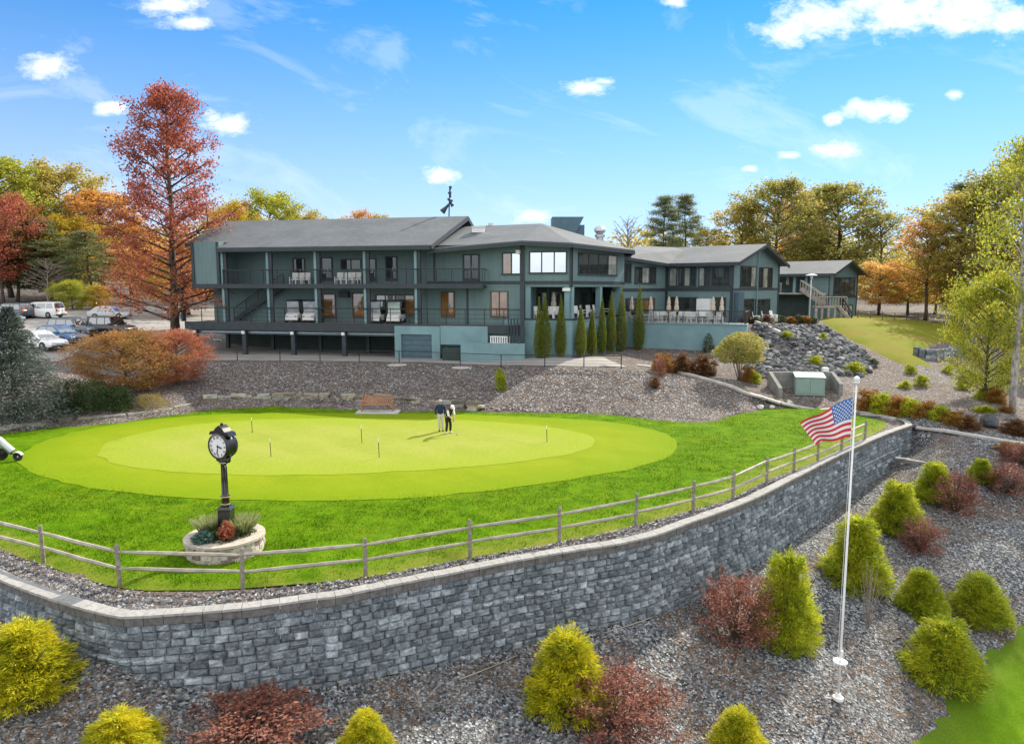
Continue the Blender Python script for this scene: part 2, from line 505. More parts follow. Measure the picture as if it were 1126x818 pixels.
    M['boulder'] = stone('white_quartz_boulder', [(0.45, 0.44, 0.42), (0.6, 0.58, 0.55)], 5.0)
    # timber
    t = NT('weathered_fence_timber')
    p = t.obj()
    mp = t.n('ShaderNodeMapping'); mp.inputs['Scale'].default_value = (3, 3, 3); t.link(p, mp.inputs[0])
    n1 = t.noise(mp.outputs[0], 2.5, 6.0, 0.7, 1.0)
    col = t.ramp(n1, [(0.3, (0.13, 0.11, 0.09)), (0.55, (0.27, 0.245, 0.205)), (0.75, (0.40, 0.375, 0.33))])
    t.bsdf(col, 0.85, 0, t.bump(n1, 0.5, 0.01), 0.25)
    M['timber'] = t.mat
    M['railtimber'] = m_plain('silvered_fence_rail', (0.33, 0.30, 0.25), 0.8, var=0.3, scale=3.0, bump=0.3)
    M['bark'] = m_plain('grey_brown_bark', (0.085, 0.065, 0.05), 0.9, var=0.4, scale=4.0, bump=0.6)
    M['barkpale'] = m_plain('pale_grey_bark', (0.34, 0.32, 0.30), 0.85, var=0.5, scale=3.0, bump=0.5)
    M['twig'] = m_plain('dry_grey_twigs', (0.26, 0.22, 0.20), 0.9, var=0.3, scale=5)
    M['teak'] = m_plain('orange_brown_teak', (0.32, 0.165, 0.095), 0.6, var=0.2, scale=6)
    M['navy'] = m_plain('navy_cloth', (0.012, 0.026, 0.075), 0.9, var=0.2, scale=8)
    M['khaki'] = m_plain('pale_khaki_cloth', (0.55, 0.52, 0.46), 0.9, var=0.1, scale=8)
    M['blackcloth'] = m_plain('black_cloth', (0.014, 0.014, 0.016), 0.9, var=0.2, scale=8)
    M['whitecloth'] = m_plain('white_cloth', (0.72, 0.72, 0.72), 0.9, var=0.06, scale=8)
    M['skin'] = m_plain('skin', (0.45, 0.26, 0.18), 0.55, var=0.06, scale=10)
    M['hair'] = m_plain('grey_hair', (0.40, 0.38, 0.36), 0.8, var=0.2, scale=30)
    M['rubber'] = m_plain('black_rubber', (0.02, 0.02, 0.02), 0.8)
    M['utilgreen'] = m_plain('pale_green_enamel', (0.20, 0.29, 0.265), 0.5, var=0.08, scale=2)
    M['red'] = m_plain('red_bunting', (0.55, 0.025, 0.04), 0.8, var=0.08, scale=4)
    M['bluecanton'] = m_plain('blue_bunting', (0.035, 0.14, 0.42), 0.8, var=0.1, scale=4)
    M['gold'] = m_plain('gilt_metal', (0.6, 0.42, 0.15), 0.35, 0.7, 0.1)
    M['clockblack'] = m_plain('gloss_black_iron', (0.012, 0.012, 0.013), 0.22, 0.1, 0.2, coat=0.5)
    M['soil'] = m_plain('dark_soil', (0.035, 0.025, 0.018), 0.95, var=0.4, scale=8, bump=0.5)
    # foliage
    M['l_gold'] = m_leaf('golden_thread_foliage', [(0.16, 0.21, 0.012), (0.34, 0.38, 0.016), (0.66, 0.58, 0.022), (0.88, 0.74, 0.03)], 0.45)
    M['l_lime'] = m_leaf('lime_thread_foliage', [(0.10, 0.17, 0.012), (0.24, 0.32, 0.018), (0.50, 0.52, 0.03), (0.80, 0.72, 0.05)], 0.5)
    M['l_wine'] = m_leaf('burgundy_foliage', [(0.08, 0.028, 0.022), (0.19, 0.065, 0.045), (0.32, 0.14, 0.10), (0.52, 0.33, 0.26)], 0.4)
    M['l_copper'] = m_leaf('copper_red_foliage', [(0.22, 0.06, 0.04), (0.38, 0.12, 0.07), (0.50, 0.20, 0.11), (0.55, 0.30, 0.16)], 0.45)
    M['l_arb'] = m_leaf('arborvitae_foliage', [(0.07, 0.11, 0.016), (0.13, 0.18, 0.022), (0.20, 0.23, 0.03), (0.22, 0.15, 0.04)], 0.3)
    M['l_dark'] = m_leaf('dark_evergreen_foliage', [(0.025, 0.05, 0.018), (0.05, 0.085, 0.028), (0.09, 0.125, 0.04)], 0.25)
    M['l_blue'] = m_leaf('blue_spruce_needles', [(0.035, 0.055, 0.045), (0.07, 0.095, 0.08), (0.13, 0.165, 0.15), (0.26, 0.30, 0.285)], 0.2)
    M['l_gum'] = m_leaf('red_autumn_foliage', [(0.20, 0.045, 0.038), (0.34, 0.085, 0.065), (0.44, 0.15, 0.075), (0.48, 0.24, 0.10)], 0.5)
    M['l_gumtree'] = m_leaf('crimson_to_orange_foliage', [(0.20, 0.04, 0.035), (0.34, 0.085, 0.07), (0.46, 0.15, 0.08), (0.50, 0.24, 0.10)], 0.5, tint=((0.46, 0.18, 0.07), 5.0, 15.0))
    M['l_orange'] = m_leaf('orange_autumn_foliage', [(0.36, 0.13, 0.05), (0.52, 0.24, 0.06), (0.62, 0.34, 0.09), (0.6, 0.42, 0.12)], 0.55)
    M['l_yellow'] = m_leaf('yellow_autumn_foliage', [(0.30, 0.22, 0.02), (0.48, 0.36, 0.03), (0.62, 0.46, 0.04)], 0.5)
    M['l_olive'] = m_leaf('olive_green_foliage', [(0.14, 0.17, 0.04), (0.25, 0.27, 0.06), (0.40, 0.35, 0.09), (0.52, 0.38, 0.12)], 0.6)
    M['l_mixed'] = m_leaf('green_turning_gold_foliage', [(0.20, 0.22, 0.05), (0.34, 0.32, 0.07), (0.54, 0.41, 0.10), (0.58, 0.33, 0.11)], 0.6)
    M['l_spring'] = m_leaf('bright_green_foliage', [(0.13, 0.19, 0.02), (0.26, 0.31, 0.03), (0.44, 0.44, 0.05), (0.60, 0.50, 0.08)], 0.55)
    M['l_pine'] = m_leaf('pine_needles', [(0.07, 0.11, 0.05), (0.13, 0.18, 0.075), (0.22, 0.24, 0.10), (0.36, 0.27, 0.12)], 0.45)
    M['l_maple'] = m_leaf('maple_turning_foliage', [(0.12, 0.12, 0.025), (0.25, 0.17, 0.045), (0.42, 0.20, 0.07), (0.52, 0.20, 0.09)], 0.45)
    M['l_rust'] = m_leaf('rust_foliage', [(0.16, 0.06, 0.02), (0.28, 0.12, 0.03), (0.40, 0.22, 0.05), (0.42, 0.36, 0.06)], 0.4)
    M['l_dry'] = m_leaf('dry_straw_foliage', [(0.25, 0.19, 0.09), (0.38, 0.30, 0.15), (0.30, 0.30, 0.08)], 0.4)
    M['l_brown'] = m_leaf('brown_red_foliage', [(0.10, 0.05, 0.025), (0.17, 0.08, 0.035), (0.22, 0.13, 0.05)], 0.35)
    M['l_glow'] = m_leaf('sunlit_glow_autumn_foliage', [(0.55, 0.26, 0.07), (0.70, 0.42, 0.11), (0.78, 0.58, 0.20)], 0.6)  # sunlit glow put into a brighter copy of the orange leaf colour
    t = NT('grass_blades')
    p = t.geo_pos(); isl = t.island()
    n1 = t.noise(p, 1.3, 6.0, 0.62)
    col = t.ramp(n1, [(0.36, (0.030, 0.095, 0.001)), (0.5, (0.085, 0.185, 0.002)), (0.64, (0.19, 0.30, 0.008))])
    col = t.mix(0.35, col, t.ramp(isl, [(0.0, (0.04, 0.11, 0.002)), (0.6, (0.12, 0.22, 0.004)), (1.0, (0.26, 0.28, 0.03))]))
    at = t.n('ShaderNodeTexNoise', {'Scale': 0.35, 'Detail': 3.0}); t.link(p, at.inputs[0])
    col = t.mix(t.ramp(at.outputs[0], [(0.52, (0, 0, 0)), (0.72, (.5, .5, .5))]), col, (0.21, 0.24, 0.015))
    pb = t.n('ShaderNodeBsdfPrincipled', {'Roughness': 0.7, 'Specular IOR Level': 0.1}); t.link(col, pb.inputs['Base Color'])
    tr = t.n('ShaderNodeBsdfTranslucent'); t.link(col, tr.inputs[0])
    mx = t.n('ShaderNodeMixShader', {0: 0.35}); t.link(pb.outputs[0], mx.inputs[1]); t.link(tr.outputs[0], mx.inputs[2]); t.link(mx.outputs[0], t.out.inputs[0])
    M['blade'] = t.mat
    M['litter'] = m_leaf('fallen_leaves', [(0.10, 0.05, 0.025), (0.22, 0.11, 0.05), (0.34, 0.20, 0.10), (0.42, 0.32, 0.20)], 0.2)
build_materials()

def paint(name, c, rough=0.25):
    return m_plain(name, c, rough, 0.0, 0.04, 2.0, coat=0.6)
# ------------------------------------------------------------------ survey of the ground
def catmull(pts, step):
    """resample a polyline smoothly"""
    out = []
    n = len(pts)
    for i in range(n - 1):
        p0 = pts[max(i - 1, 0)]; p1 = pts[i]; p2 = pts[i + 1]; p3 = pts[min(i + 2, n - 1)]
        L = (p2 - p1).length
        k = max(1, int(round(L / (step * 0.25))))
        for j in range(k):
            t = j / k
            out.append(0.5 * ((2 * p1) + (p2 - p0) * t + (2 * p0 - 5 * p1 + 4 * p2 - p3) * t * t + (3 * p1 - p0 - 3 * p2 + p3) * t ** 3))
    out.append(pts[-1].copy())
    # even spacing
    res = [out[0].copy()]; acc = 0.0
    for a, b in zip(out[:-1], out[1:]):
        d = (b - a).length
        while acc + d >= step:
            f = (step - acc) / d
            a = a.lerp(b, f)
            res.append(a.copy())
            d = (b - a).length; acc = 0.0
        acc += d
    res.append(out[-1].copy())
    return res

WALLTOP = [(-330, 505), (-160, 560), (-60, 606), (0, 636), (58, 658), (121, 675), (146, 677), (194, 674), (267, 668), (340, 658), (373, 654), (427, 643),
           (498, 629), (569, 615), (640, 603), (680, 597), (720, 588), (753, 576), (826, 549), (874, 525), (923, 500), (972, 478), (1003, 467)]
wall_ctrl = [G(x, y, 0.1) for x, y in WALLTOP]
WALLBOT = [(-330, 500), (-160, 600), (0, 682), (80, 711), (97, 717), (131, 736), (185, 753), (233, 755), (340, 753), (391, 746), (462, 732), (533, 716), (597, 702),
           (665, 684), (720, 674), (753, 663), (811, 629), (874, 593), (904, 571), (952, 537), (991, 508), (1003, 494)]
def interp(tab, x):
    if x <= tab[0][0]: return tab[0][1]
    for (a, b), (c, d) in zip(tab[:-1], tab[1:]):
        if x <= c: return b + (d - b) * (x - a) / (c - a)
    return tab[-1][1]
wall_base = []
for (px, py), P in zip(WALLTOP, wall_ctrl):
    if px < -200: wall_base.append(-0.9); continue
    wall_base.append(min(-0.6, D(px, interp(WALLBOT, px), P.y).z))

wall_line = catmull([Vector((p.x, p.y, 0)) for p in wall_ctrl], 0.455)
wl = np.array([(p.x, p.y) for p in wall_line])
# base height along the line
wc = np.array([(p.x, p.y) for p in wall_ctrl])
def wall_base_at(p):
    best = None
    for i in range(len(wc) - 1):
        a = wc[i]; b = wc[i + 1]; ab = b - a
        t = float(np.clip(np.dot(np.array([p[0], p[1]]) - a, ab) / np.dot(ab, ab), 0, 1))
        q = a + ab * t
        d = (q[0] - p[0]) ** 2 + (q[1] - p[1]) ** 2
        if best is None or d < best[0]: best = (d, wall_base[i] * (1 - t) + wall_base[i + 1] * t)
    return best[1]

LAWN = [(-150, 500), (-60, 487), (0, 477), (72, 469), (144, 463), (192, 456), (240, 450), (300, 447), (400, 450.5), (500, 452), (524, 453), (600, 454), (660, 455), (700, 459), (740, 463),
        (779, 464), (804, 457), (839, 450), (879, 446), (904, 449), (943, 456), (968, 462), (976, 466), (968, 474), (948, 483), (925, 494), (899, 507), (873, 517), (843, 528),
        (806, 547), (762, 560), (699, 577), (615, 596), (517, 613), (402, 634), (340, 640), (267, 646), (209, 648), (131, 645), (48, 620), (0, 603), (-70, 570), (-150, 540)]
lawn_poly = [G(x, y, 0.0) for x, y in LAWN]
lawn_xy = catmull(lawn_poly + [lawn_poly[0]], 0.9)[:-1]
lawn_np = np.array([(p.x, p.y) for p in lawn_xy])

def inside(poly, X, Y):
    poly = np.asarray(poly); X = np.asarray(X); Y = np.asarray(Y)
    r = np.zeros(X.shape, bool)
    j = len(poly) - 1
    for i in range(len(poly)):
        xi, yi = poly[i]; xj, yj = poly[j]
        c = ((yi > Y) != (yj > Y))
        with np.errstate(divide='ignore', invalid='ignore'):
            r ^= c & (X < (xj - xi) * (Y - yi) / (yj - yi + 1e-12) + xi)
        j = i
    return r

PATHLINE = [(700, 402, 1.9), (730, 407, 1.75), (760, 413, 1.6), (800, 424, 1.2), (850, 437, 0.7), (879, 443.5, 0.35), (904, 448, 0.15), (952, 454.5, 0.03), (985, 462, 0.0), (1008, 470, -0.1), (1060, 478, -0.2), (1126, 489, -0.4), (1250, 506, -0.7), (1500, 535, -1.2)]
path_pts = [G(x, y, z) for x, y, z in PATHLINE]

ctrl_u = [(p.x, p.y, 0.0) for p in lawn_poly]
def addz(px, py, z): p = G(px, py, z); ctrl_u.append((p.x, p.y, p.z))
def addY(px, py, Y): p = D(px, py, Y); ctrl_u.append((p.x, p.y, p.z))
for p in path_pts: ctrl_u.append((p.x, p.y, p.z))
for p in wall_ctrl: ctrl_u.append((p.x, p.y, 0.0))
for px, py, h in [(0, 477, .3), (72, 469, .35), (144, 463, .4), (192, 456, .5), (240, 450, .75), (300, 447, .8), (360, 448.5, .8), (430, 451, .7), (500, 452, .5)]:
    p = G(px, py, 0.0); ctrl_u.append((p.x, p.y + 1.35, h))
for a in [(210, 397, 2.1), (260, 397, 2.1), (330, 398, 2.1), (400, 398.5, 2.1), (460, 399, 2.1), (551, 403, 2.1), (642, 404, 2.1), (683, 405, 2.1), (720, 407, 1.95),
          (904, 371, 3.3), (895, 400, 1.8), (940, 405, 1.6), (893, 433, .7), (1000, 406, 1.5), (995, 423, .9), (1042, 406, 1.4), (1058, 423, .9), (1082, 449, .3), (1106, 450, .3), (1113, 452, .2),
          (1030, 378, 2.9), (1020, 400, 1.8), (1126, 400, 1.2), (1126, 430, .4), (40, 383, 3.0), (60, 348, 4.6), (130, 345, 4.7), (0, 400, 2.4), (20, 461, .5), (100, 452, .6), (130, 441, .9), (180, 431, 1.1), (200, 420, 1.4), (820, 400, 1.9), (840, 385, 2.6)]:
    addz(*a)
for a in [(600, 393, 54.5), (638, 391, 56.5), (660, 389, 60), (702, 384, 64.5), (779, 389, 62), (819, 366, 61), (830, 355, 66), (892, 355, 71), (910, 352, 81), (864, 372, 62), (950, 352, 78), (1000, 360, 72), (1060, 382, 66), (170, 362, 66)]:
    addY(*a)
ctrl_u += [(-28, 63, 2.1), (-10, 60.5, 2.1), (0, 58.6, 2.2), (-12, 72, 2.3), (5, 66, 2.6), (-24, 72, 3.0), (-34, 66, 3.6), (15, 75, 4.6), (30, 80, 4.4), (22, 64, 4.5), (25, 70, 4.6),
           (-120, 150, 9), (0, 150, 6.5), (120, 150, 4), (0, 100, 5), (-60, 100, 6.2), (60, 100, 4), (100, 60, 0), (150, 60, -1), (-100, 50, 3), (-60, 30, 0.3), (-150, 40, 3), (0, 400, 6), (-300, 400, 12), (300, 400, 4), (300, 100, -2), (-300, 100, 8),
           (44, 70, 2.0), (52, 62, 1.0), (48, 80, 3.4), (-45, 95, 5.4)]

ctrl_l = []
for p, b in zip(wall_ctrl, wall_base): ctrl_l.append((p.x, p.y, b))
for p in path_pts[8:]: ctrl_l.append((p.x, p.y, p.z))
def lowz(px, py, z): p = G(px, py, z); ctrl_l.append((p.x, p.y, p.z))
for a in [(60, 818, -1.9), (300, 818, -2.6), (560, 818, -3.35), (800, 818, -4.2), (921, 768, -3.9), (1000, 818, -5.0), (1126, 560, -2.5), (1126, 640, -3.8), (1126, 720, -5.0), (1126, 818, -5.7),
          (1000, 700, -4.1), (1000, 600, -3.2), (1060, 510, -0.9), (1040, 556, -2.4), (1040, 490, -0.5), (880, 690, -3.6), (700, 760, -3.4)]:
    lowz(*a)
ctrl_l += [(-30, 8, -2.5), (0, 5, -4.5), (25, 5, -7), (60, 25, -5.5), (100, 30, -6), (60, 45, -1.6), (-60, 10, -2), (0, -40, -9), (150, 0, -12), (-150, 0, -4), (0, -200, -30), (300, -100, -35), (-300, -100, -25)]

def rbf(ctrl):
    C = np.array(ctrl, float)
    # drop near duplicates
    keep = []
    for i in range(len(C)):
        if all((C[i, 0] - C[j, 0]) ** 2 + (C[i, 1] - C[j, 1]) ** 2 > 0.04 for j in keep): keep.append(i)
    C = C[keep]
    d = np.hypot(C[:, None, 0] - C[None, :, 0], C[:, None, 1] - C[None, :, 1])
    n = len(C)
    A = np.zeros((n + 3, n + 3)); A[:n, :n] = -d + np.eye(n) * -0.15
    A[:n, n] = 1; A[:n, n + 1] = C[:, 0]; A[:n, n + 2] = C[:, 1]
    A[n, :n] = 1; A[n + 1, :n] = C[:, 0]; A[n + 2, :n] = C[:, 1]
    b = np.zeros(n + 3); b[:n] = C[:, 2]
    w = np.linalg.solve(A, b)
    def f(X, Y):
        X = np.asarray(X, float); Y = np.asarray(Y, float)
        out = np.empty(X.shape)
        xs = X.ravel(); ys = Y.ravel(); o = out.ravel() if out.ndim else None
        res = np.empty(len(xs))
        for i in range(0, len(xs), 20000):
            a = xs[i:i + 20000]; c = ys[i:i + 20000]
            dd = np.hypot(a[:, None] - C[None, :, 0], c[:, None] - C[None, :, 1])
            res[i:i + 20000] = -dd @ w[:n] + w[n] + w[n + 1] * a + w[n + 2] * c
        return res.reshape(X.shape)
    return f
_hu = rbf(ctrl_u)
_hl = rbf(ctrl_l)

def fbm(X, Y, s=1.0):
    return 0.5 * np.sin(X * 1.7 * s + 2.1 * np.sin(Y * 0.9 * s)) * np.cos(Y * 1.3 * s + 1.3 * np.sin(X * 0.7 * s)) + 0.3 * np.sin(X * 4.1 * s + Y * 2.7 * s) * np.cos(Y * 3.7 * s - X * 1.9 * s)

def hu_arr(X, Y):
    X = np.asarray(X, float); Y = np.asarray(Y, float)
    h = _hu(X, Y) + 0.03 * fbm(X, Y)
    return np.where(inside(lawn_np, X, Y), -0.10, h)
def hl_arr(X, Y):
    return _hl(X, Y) + 0.035 * fbm(np.asarray(X, float), np.asarray(Y, float))
def hu(x, y): return float(hu_arr(np.array([x]), np.array([y]))[0])
def hl(x, y): return float(hl_arr(np.array([x]), np.array([y]))[0])
def GU(px, py):
    """sight line down to the upper ground"""
    d = ray(px, py)
    ts = np.concatenate([np.linspace(15, 140, 1500)])
    X = d.x * ts; Y = d.y * ts; Z = HC + d.z * ts
    h = _hu(X, Y)
    k = np.argmax(Z < h)
    return Vector((X[k], Y[k], h[k]))
def GL(px, py):
    d = ray(px, py)
    ts = np.linspace(6, 80, 2500)
    X = d.x * ts; Y = d.y * ts; Z = HC + d.z * ts
    h = _hl(X, Y)
    k = np.argmax(Z < h)
    return Vector((X[k], Y[k], h[k]))

def resample(poly, step):
    out = []
    n = len(poly)
    for i in range(n):
        a = np.array(poly[i][:2], float); b = np.array(poly[(i + 1) % n][:2], float)
        k = max(1, int(np.hypot(*(b - a)) / step))
        for j in range(k): out.append(tuple(a + (b - a) * j / k))
    return out

def sheet(name, poly, hf, steps, off, mat, kind='structure', edge_drop=0.0, edge_step=None):
    """a ground sheet cut to a plan outline; steps = [(box, spacing)] for the inner points"""
    ed = resample(poly, edge_step or steps[0][1])
    pn = np.array(ed)
    X = []; Y = []
    rng = np.random.default_rng(len(name) * 13 + 5)
    for bi, ((x0, y0, x1, y1), sp) in enumerate(steps):
        gx, gy = np.meshgrid(np.arange(x0, x1, sp), np.arange(y0, y1, sp))
        gx = gx.ravel() + rng.uniform(-.3, .3, gx.size) * sp; gy = gy.ravel() + rng.uniform(-.3, .3, gy.size) * sp
        k = inside(pn, gx, gy)
        for (a0, b0, a1, b1), s2 in steps[:bi]:
            k &= ~((gx > a0) & (gx < a1) & (gy > b0) & (gy < b1))
        X.append(gx[k]); Y.append(gy[k])
    X = np.concatenate(X); Y = np.concatenate(Y)
    # drop points crowding the outline
    if len(X):
        keep = np.ones(len(X), bool)
        for i in range(0, len(X), 4000):
            dd = np.min((X[i:i + 4000, None] - pn[None, :, 0]) ** 2 + (Y[i:i + 4000, None] - pn[None, :, 1]) ** 2, axis=1)
            keep[i:i + 4000] = dd > (0.35 * steps[0][1]) ** 2
        X = X[keep]; Y = Y[keep]
    pts = [Vector(p) for p in ed] + [Vector((a, b)) for a, b in zip(X, Y)]
    n = len(ed)
    r = geometry.delaunay_2d_cdt(pts, [], [list(range(n))], 1, 1e-5)
    V = np.array([(p.x, p.y) for p in r[0]])
    Z = hf(V[:, 0], V[:, 1]) + off
    if edge_drop:
        orig = r[3]
        edge = np.array([any(o < n for o in q) for q in orig])
        Z = Z - edge * edge_drop
    me = bpy.data.meshes.new(name)
    me.from_pydata([(a, b, c) for (a, b), c in zip(V, Z)], [], [tuple(f) for f in r[2]])
    me.materials.append(mat)
    bm = bmesh.new(); bm.from_mesh(me)
    for f in bm.faces:
        if f.normal.z < 0: f.normal_flip()
    bm.to_mesh(me); bm.free()
    me.polygons.foreach_set('use_smooth', [True] * len(me.polygons))
    ob = bpy.data.objects.new(name, me)
    COL.objects.link(ob)
    if kind: ob['kind'] = kind
    return ob

# upper ground: inside the retaining wall, out along the path line on the right
inner = [(p.x, p.y) for p in wall_line]
up = [(-400, 30)] + [(p.x, p.y) for p in wall_line] + [(p.x, p.y) for p in path_pts[9:]] + [(400, 40), (400, 600), (-400, 600)]
# pull the line along the wall back under the cap
def offset_line(pts, d):
    out = []
    for i, p in enumerate(pts):
        a = pts[max(0, i - 1)]; b = pts[min(len(pts) - 1, i + 1)]
        t = np.array([b[0] - a[0], b[1] - a[1]]); t /= (np.hypot(*t) + 1e-9)
        nn = np.array([-t[1], t[0]])
        out.append((p[0] + nn[0] * d, p[1] + nn[1] * d))
    return out
cap_in = offset_line(inner, 0.34)       # towards the lawn
up2 = [(-400, 30)] + offset_line(inner, 0.22) + [(p.x, p.y) for p in path_pts[9:]] + [(400, 40), (400, 600), (-400, 600)]
sheet('ground', up2, hu_arr, [((-55, 15, 62, 92), 1.3), ((-110, 10, 110, 150), 5.0), ((-400, -20, 400, 600), 30.0)], 0.0, M['bank'], edge_step=1.5)
_tip = wall_line[-1]
lowpoly = [(-400, 25)] + offset_line(inner, 0.10)[:-1] + [(_tip.x - .5, _tip.y + .6), (_tip.x - .2, _tip.y + 2.2), (_tip.x + 1.0, _tip.y + 2.4)] + offset_line([(p.x, p.y) for p in path_pts[10:]], 0.9) + [(400, 42), (400, -300), (-400, -300)]
sheet('gravel_slope', lowpoly, hl_arr, [((-30, 6, 50, 46), 0.8), ((-90, -20, 110, 60), 5.0), ((-400, -300, 400, 100), 30.0)], 0.0, M['gravel'], edge_step=0.9)

def flat(h):
    return lambda X, Y: np.full(np.asarray(X).shape, h) + 0.02 * fbm(np.asarray(X), np.asarray(Y), 0.5)
lw = sheet('lawn', [(p.x, p.y) for p in lawn_xy], flat(0.05), [((-60, 14, 40, 60), 0.9)], 0.0, M['lawn'], edge_drop=0.07, edge_step=0.6)
_co = np.array([v.co[:2] for v in lw.data.vertices])
_d = np.min(np.hypot(_co[:, None, 0] - wl[None, ::2, 0], _co[:, None, 1] - wl[None, ::2, 1]), axis=1)
_at = lw.data.attributes.new('edge', 'FLOAT', 'POINT')
_at.data.foreach_set('value', np.clip(1.0 - (_d - 1.0) / 2.4, 0, 1).astype(np.float32))
def ell(pts, step=0.8):
    P = [G(x, y, 0.0) for x, y in pts]
    _r = random.Random(len(pts))
    return [(p.x + _r.uniform(-.10, .10), p.y + _r.uniform(-.10, .10)) for p in catmull(P + [P[0]], step)[:-1]]
collar = ell([(18, 507), (40, 490), (100, 472), (180, 461), (260, 456), (380, 455), (480, 456), (580, 459), (660, 464), (720, 474), (745, 488), (735, 503), (690, 518), (620, 530), (520, 543), (420, 550), (300, 552), (190, 548), (90, 536), (35, 522)])
def edge_attr(ob, poly, width):
    co = np.array([v.co[:2] for v in ob.data.vertices]); P = np.array(resample(poly, .3))
    d = np.empty(len(co))
    for i in range(0, len(co), 1500): d[i:i + 1500] = np.min(np.hypot(co[i:i + 1500, None, 0] - P[None, :, 0], co[i:i + 1500, None, 1] - P[None, :, 1]), axis=1)
    at = ob.data.attributes.new('edge', 'FLOAT', 'POINT'); at.data.foreach_set('value', np.clip(1 - d / width, 0, 1).astype(np.float32))
o = sheet('green_collar', collar, flat(0.05), [((-60, 14, 40, 60), 0.7)], 0.035, M['collar'], edge_drop=0.02, edge_step=0.6); edge_attr(o, collar, 2.8)
putt = ell([(105, 503), (120, 488), (175, 474), (240, 466), (330, 462), (430, 462), (520, 464), (600, 471), (645, 480), (655, 489), (630, 500), (560, 511), (480, 518), (390, 523), (300, 525), (210, 522), (140, 515)])
o = sheet('putting_green', putt, flat(0.05), [((-60, 14, 40, 60), 0.8)], 0.06, M['green'], edge_drop=0.015, edge_step=0.6); edge_attr(o, putt, 4.2)

# drive along the foot of the clubhouse
drv = [GU(x, y) for x, y in [(195, 395.5), (260, 396.5), (330, 397), (400, 397.8), (460, 398.5), (506, 400.5), (551, 402), (599, 402.6), (642, 403.5), (690, 404)]]
drive_poly = [(p.x, p.y) for p in drv] + [(7.4, 57.2), (5, 54.9), (0.5, 55.4), (-4, 58.5), (-10, 66), (-30, 70), (-34, 66)]
sheet('driveway', drive_poly, lambda X, Y: _hu(np.asarray(X), np.asarray(Y)), [((-40, 40, 20, 75), 1.2)], 0.07, M['asphalt'], edge_step=1.0, edge_drop=0.05)
pk = [GU(x, y) for x, y in [(-80, 392), (-20, 393), (30, 396), (62, 398), (80, 392), (95, 378), (125, 368)]]
park_poly = [(p.x, p.y) for p in pk] + [(-32.5, 70), (-30, 76), (-26, 84), (-20, 94), (-30, 100), (-52, 93), (-75, 88), (-90, 75), (-70, 58)]
sheet('parking_lot', park_poly, lambda X, Y: _hu(np.asarray(X), np.asarray(Y)), [((-95, 40, -15, 105), 1.5)], 0.08, M['asphalt'], edge_step=1.2, edge_drop=0.06)
kn = [GU(x, y) for x, y in [(905, 356), (925, 369), (950, 382), (980, 396), (1005, 407), (1020, 410), (1023, 402), (1012, 392), (1018, 386), (1050, 379), (1075, 372)]]
knoll_poly = [(p.x, p.y) for p in kn] + [(52, 84), (48, 92), (40, 92), (36, 84)]
sheet('slope_grass', knoll_poly, lambda X, Y: _hu(np.asarray(X), np.asarray(Y)) + 0.25, [((20, 40, 80, 100), 1.5)], 0.0, M['knoll'], edge_step=0.8, edge_drop=0.28)
fw = [GL(x, y) for x, y in [(1145, 670), (1090, 712), (1068, 735), (1050, 760), (1020, 795), (985, 830)]]
_r2 = random.Random(3)
fw = [p + Vector((_r2.uniform(-.18, .18), _r2.uniform(-.18, .18), 0)) for p in catmull(fw, .5)]
fair_poly = [(p.x, p.y) for p in fw] + [(fw[-1].x + 1, fw[-1].y - 6), (60, 0), (70, 25), (28, 29)]
o = sheet('fairway', fair_poly, lambda X, Y: _hl(np.asarray(X), np.asarray(Y)), [((5, 0, 45, 35), 0.6), ((0, 0, 80, 40), 4)], 0.07, M['fairway'], edge_step=0.6, edge_drop=0.08); edge_attr(o, fair_poly, 1.3)

# concrete edging along the path beside the green and on to the right
mb = MB()
pl = catmull([p.copy() for p in path_pts[:9]], 1.2)
for a, b in zip(pl[:-1], pl[1:]):
    za = max(hu(a.x, a.y), a.z - .3); zb = max(hu(b.x, b.y), b.z - .3)
    mb.bar((a.x, a.y, za + 0.05), (b.x, b.y, zb + 0.05), 0.42, 0.14)
pl = catmull([p.copy() for p in path_pts[9:]], 1.5)
for a, b in zip(pl[:-1], pl[1:]):
    mb.bar((a.x, a.y, hu(a.x, a.y) + 0.05), (b.x, b.y, hu(b.x, b.y) + 0.05), 0.5, 0.12)
o = mb.build('path_edging', M['concrete']); tag(o, kind='structure')

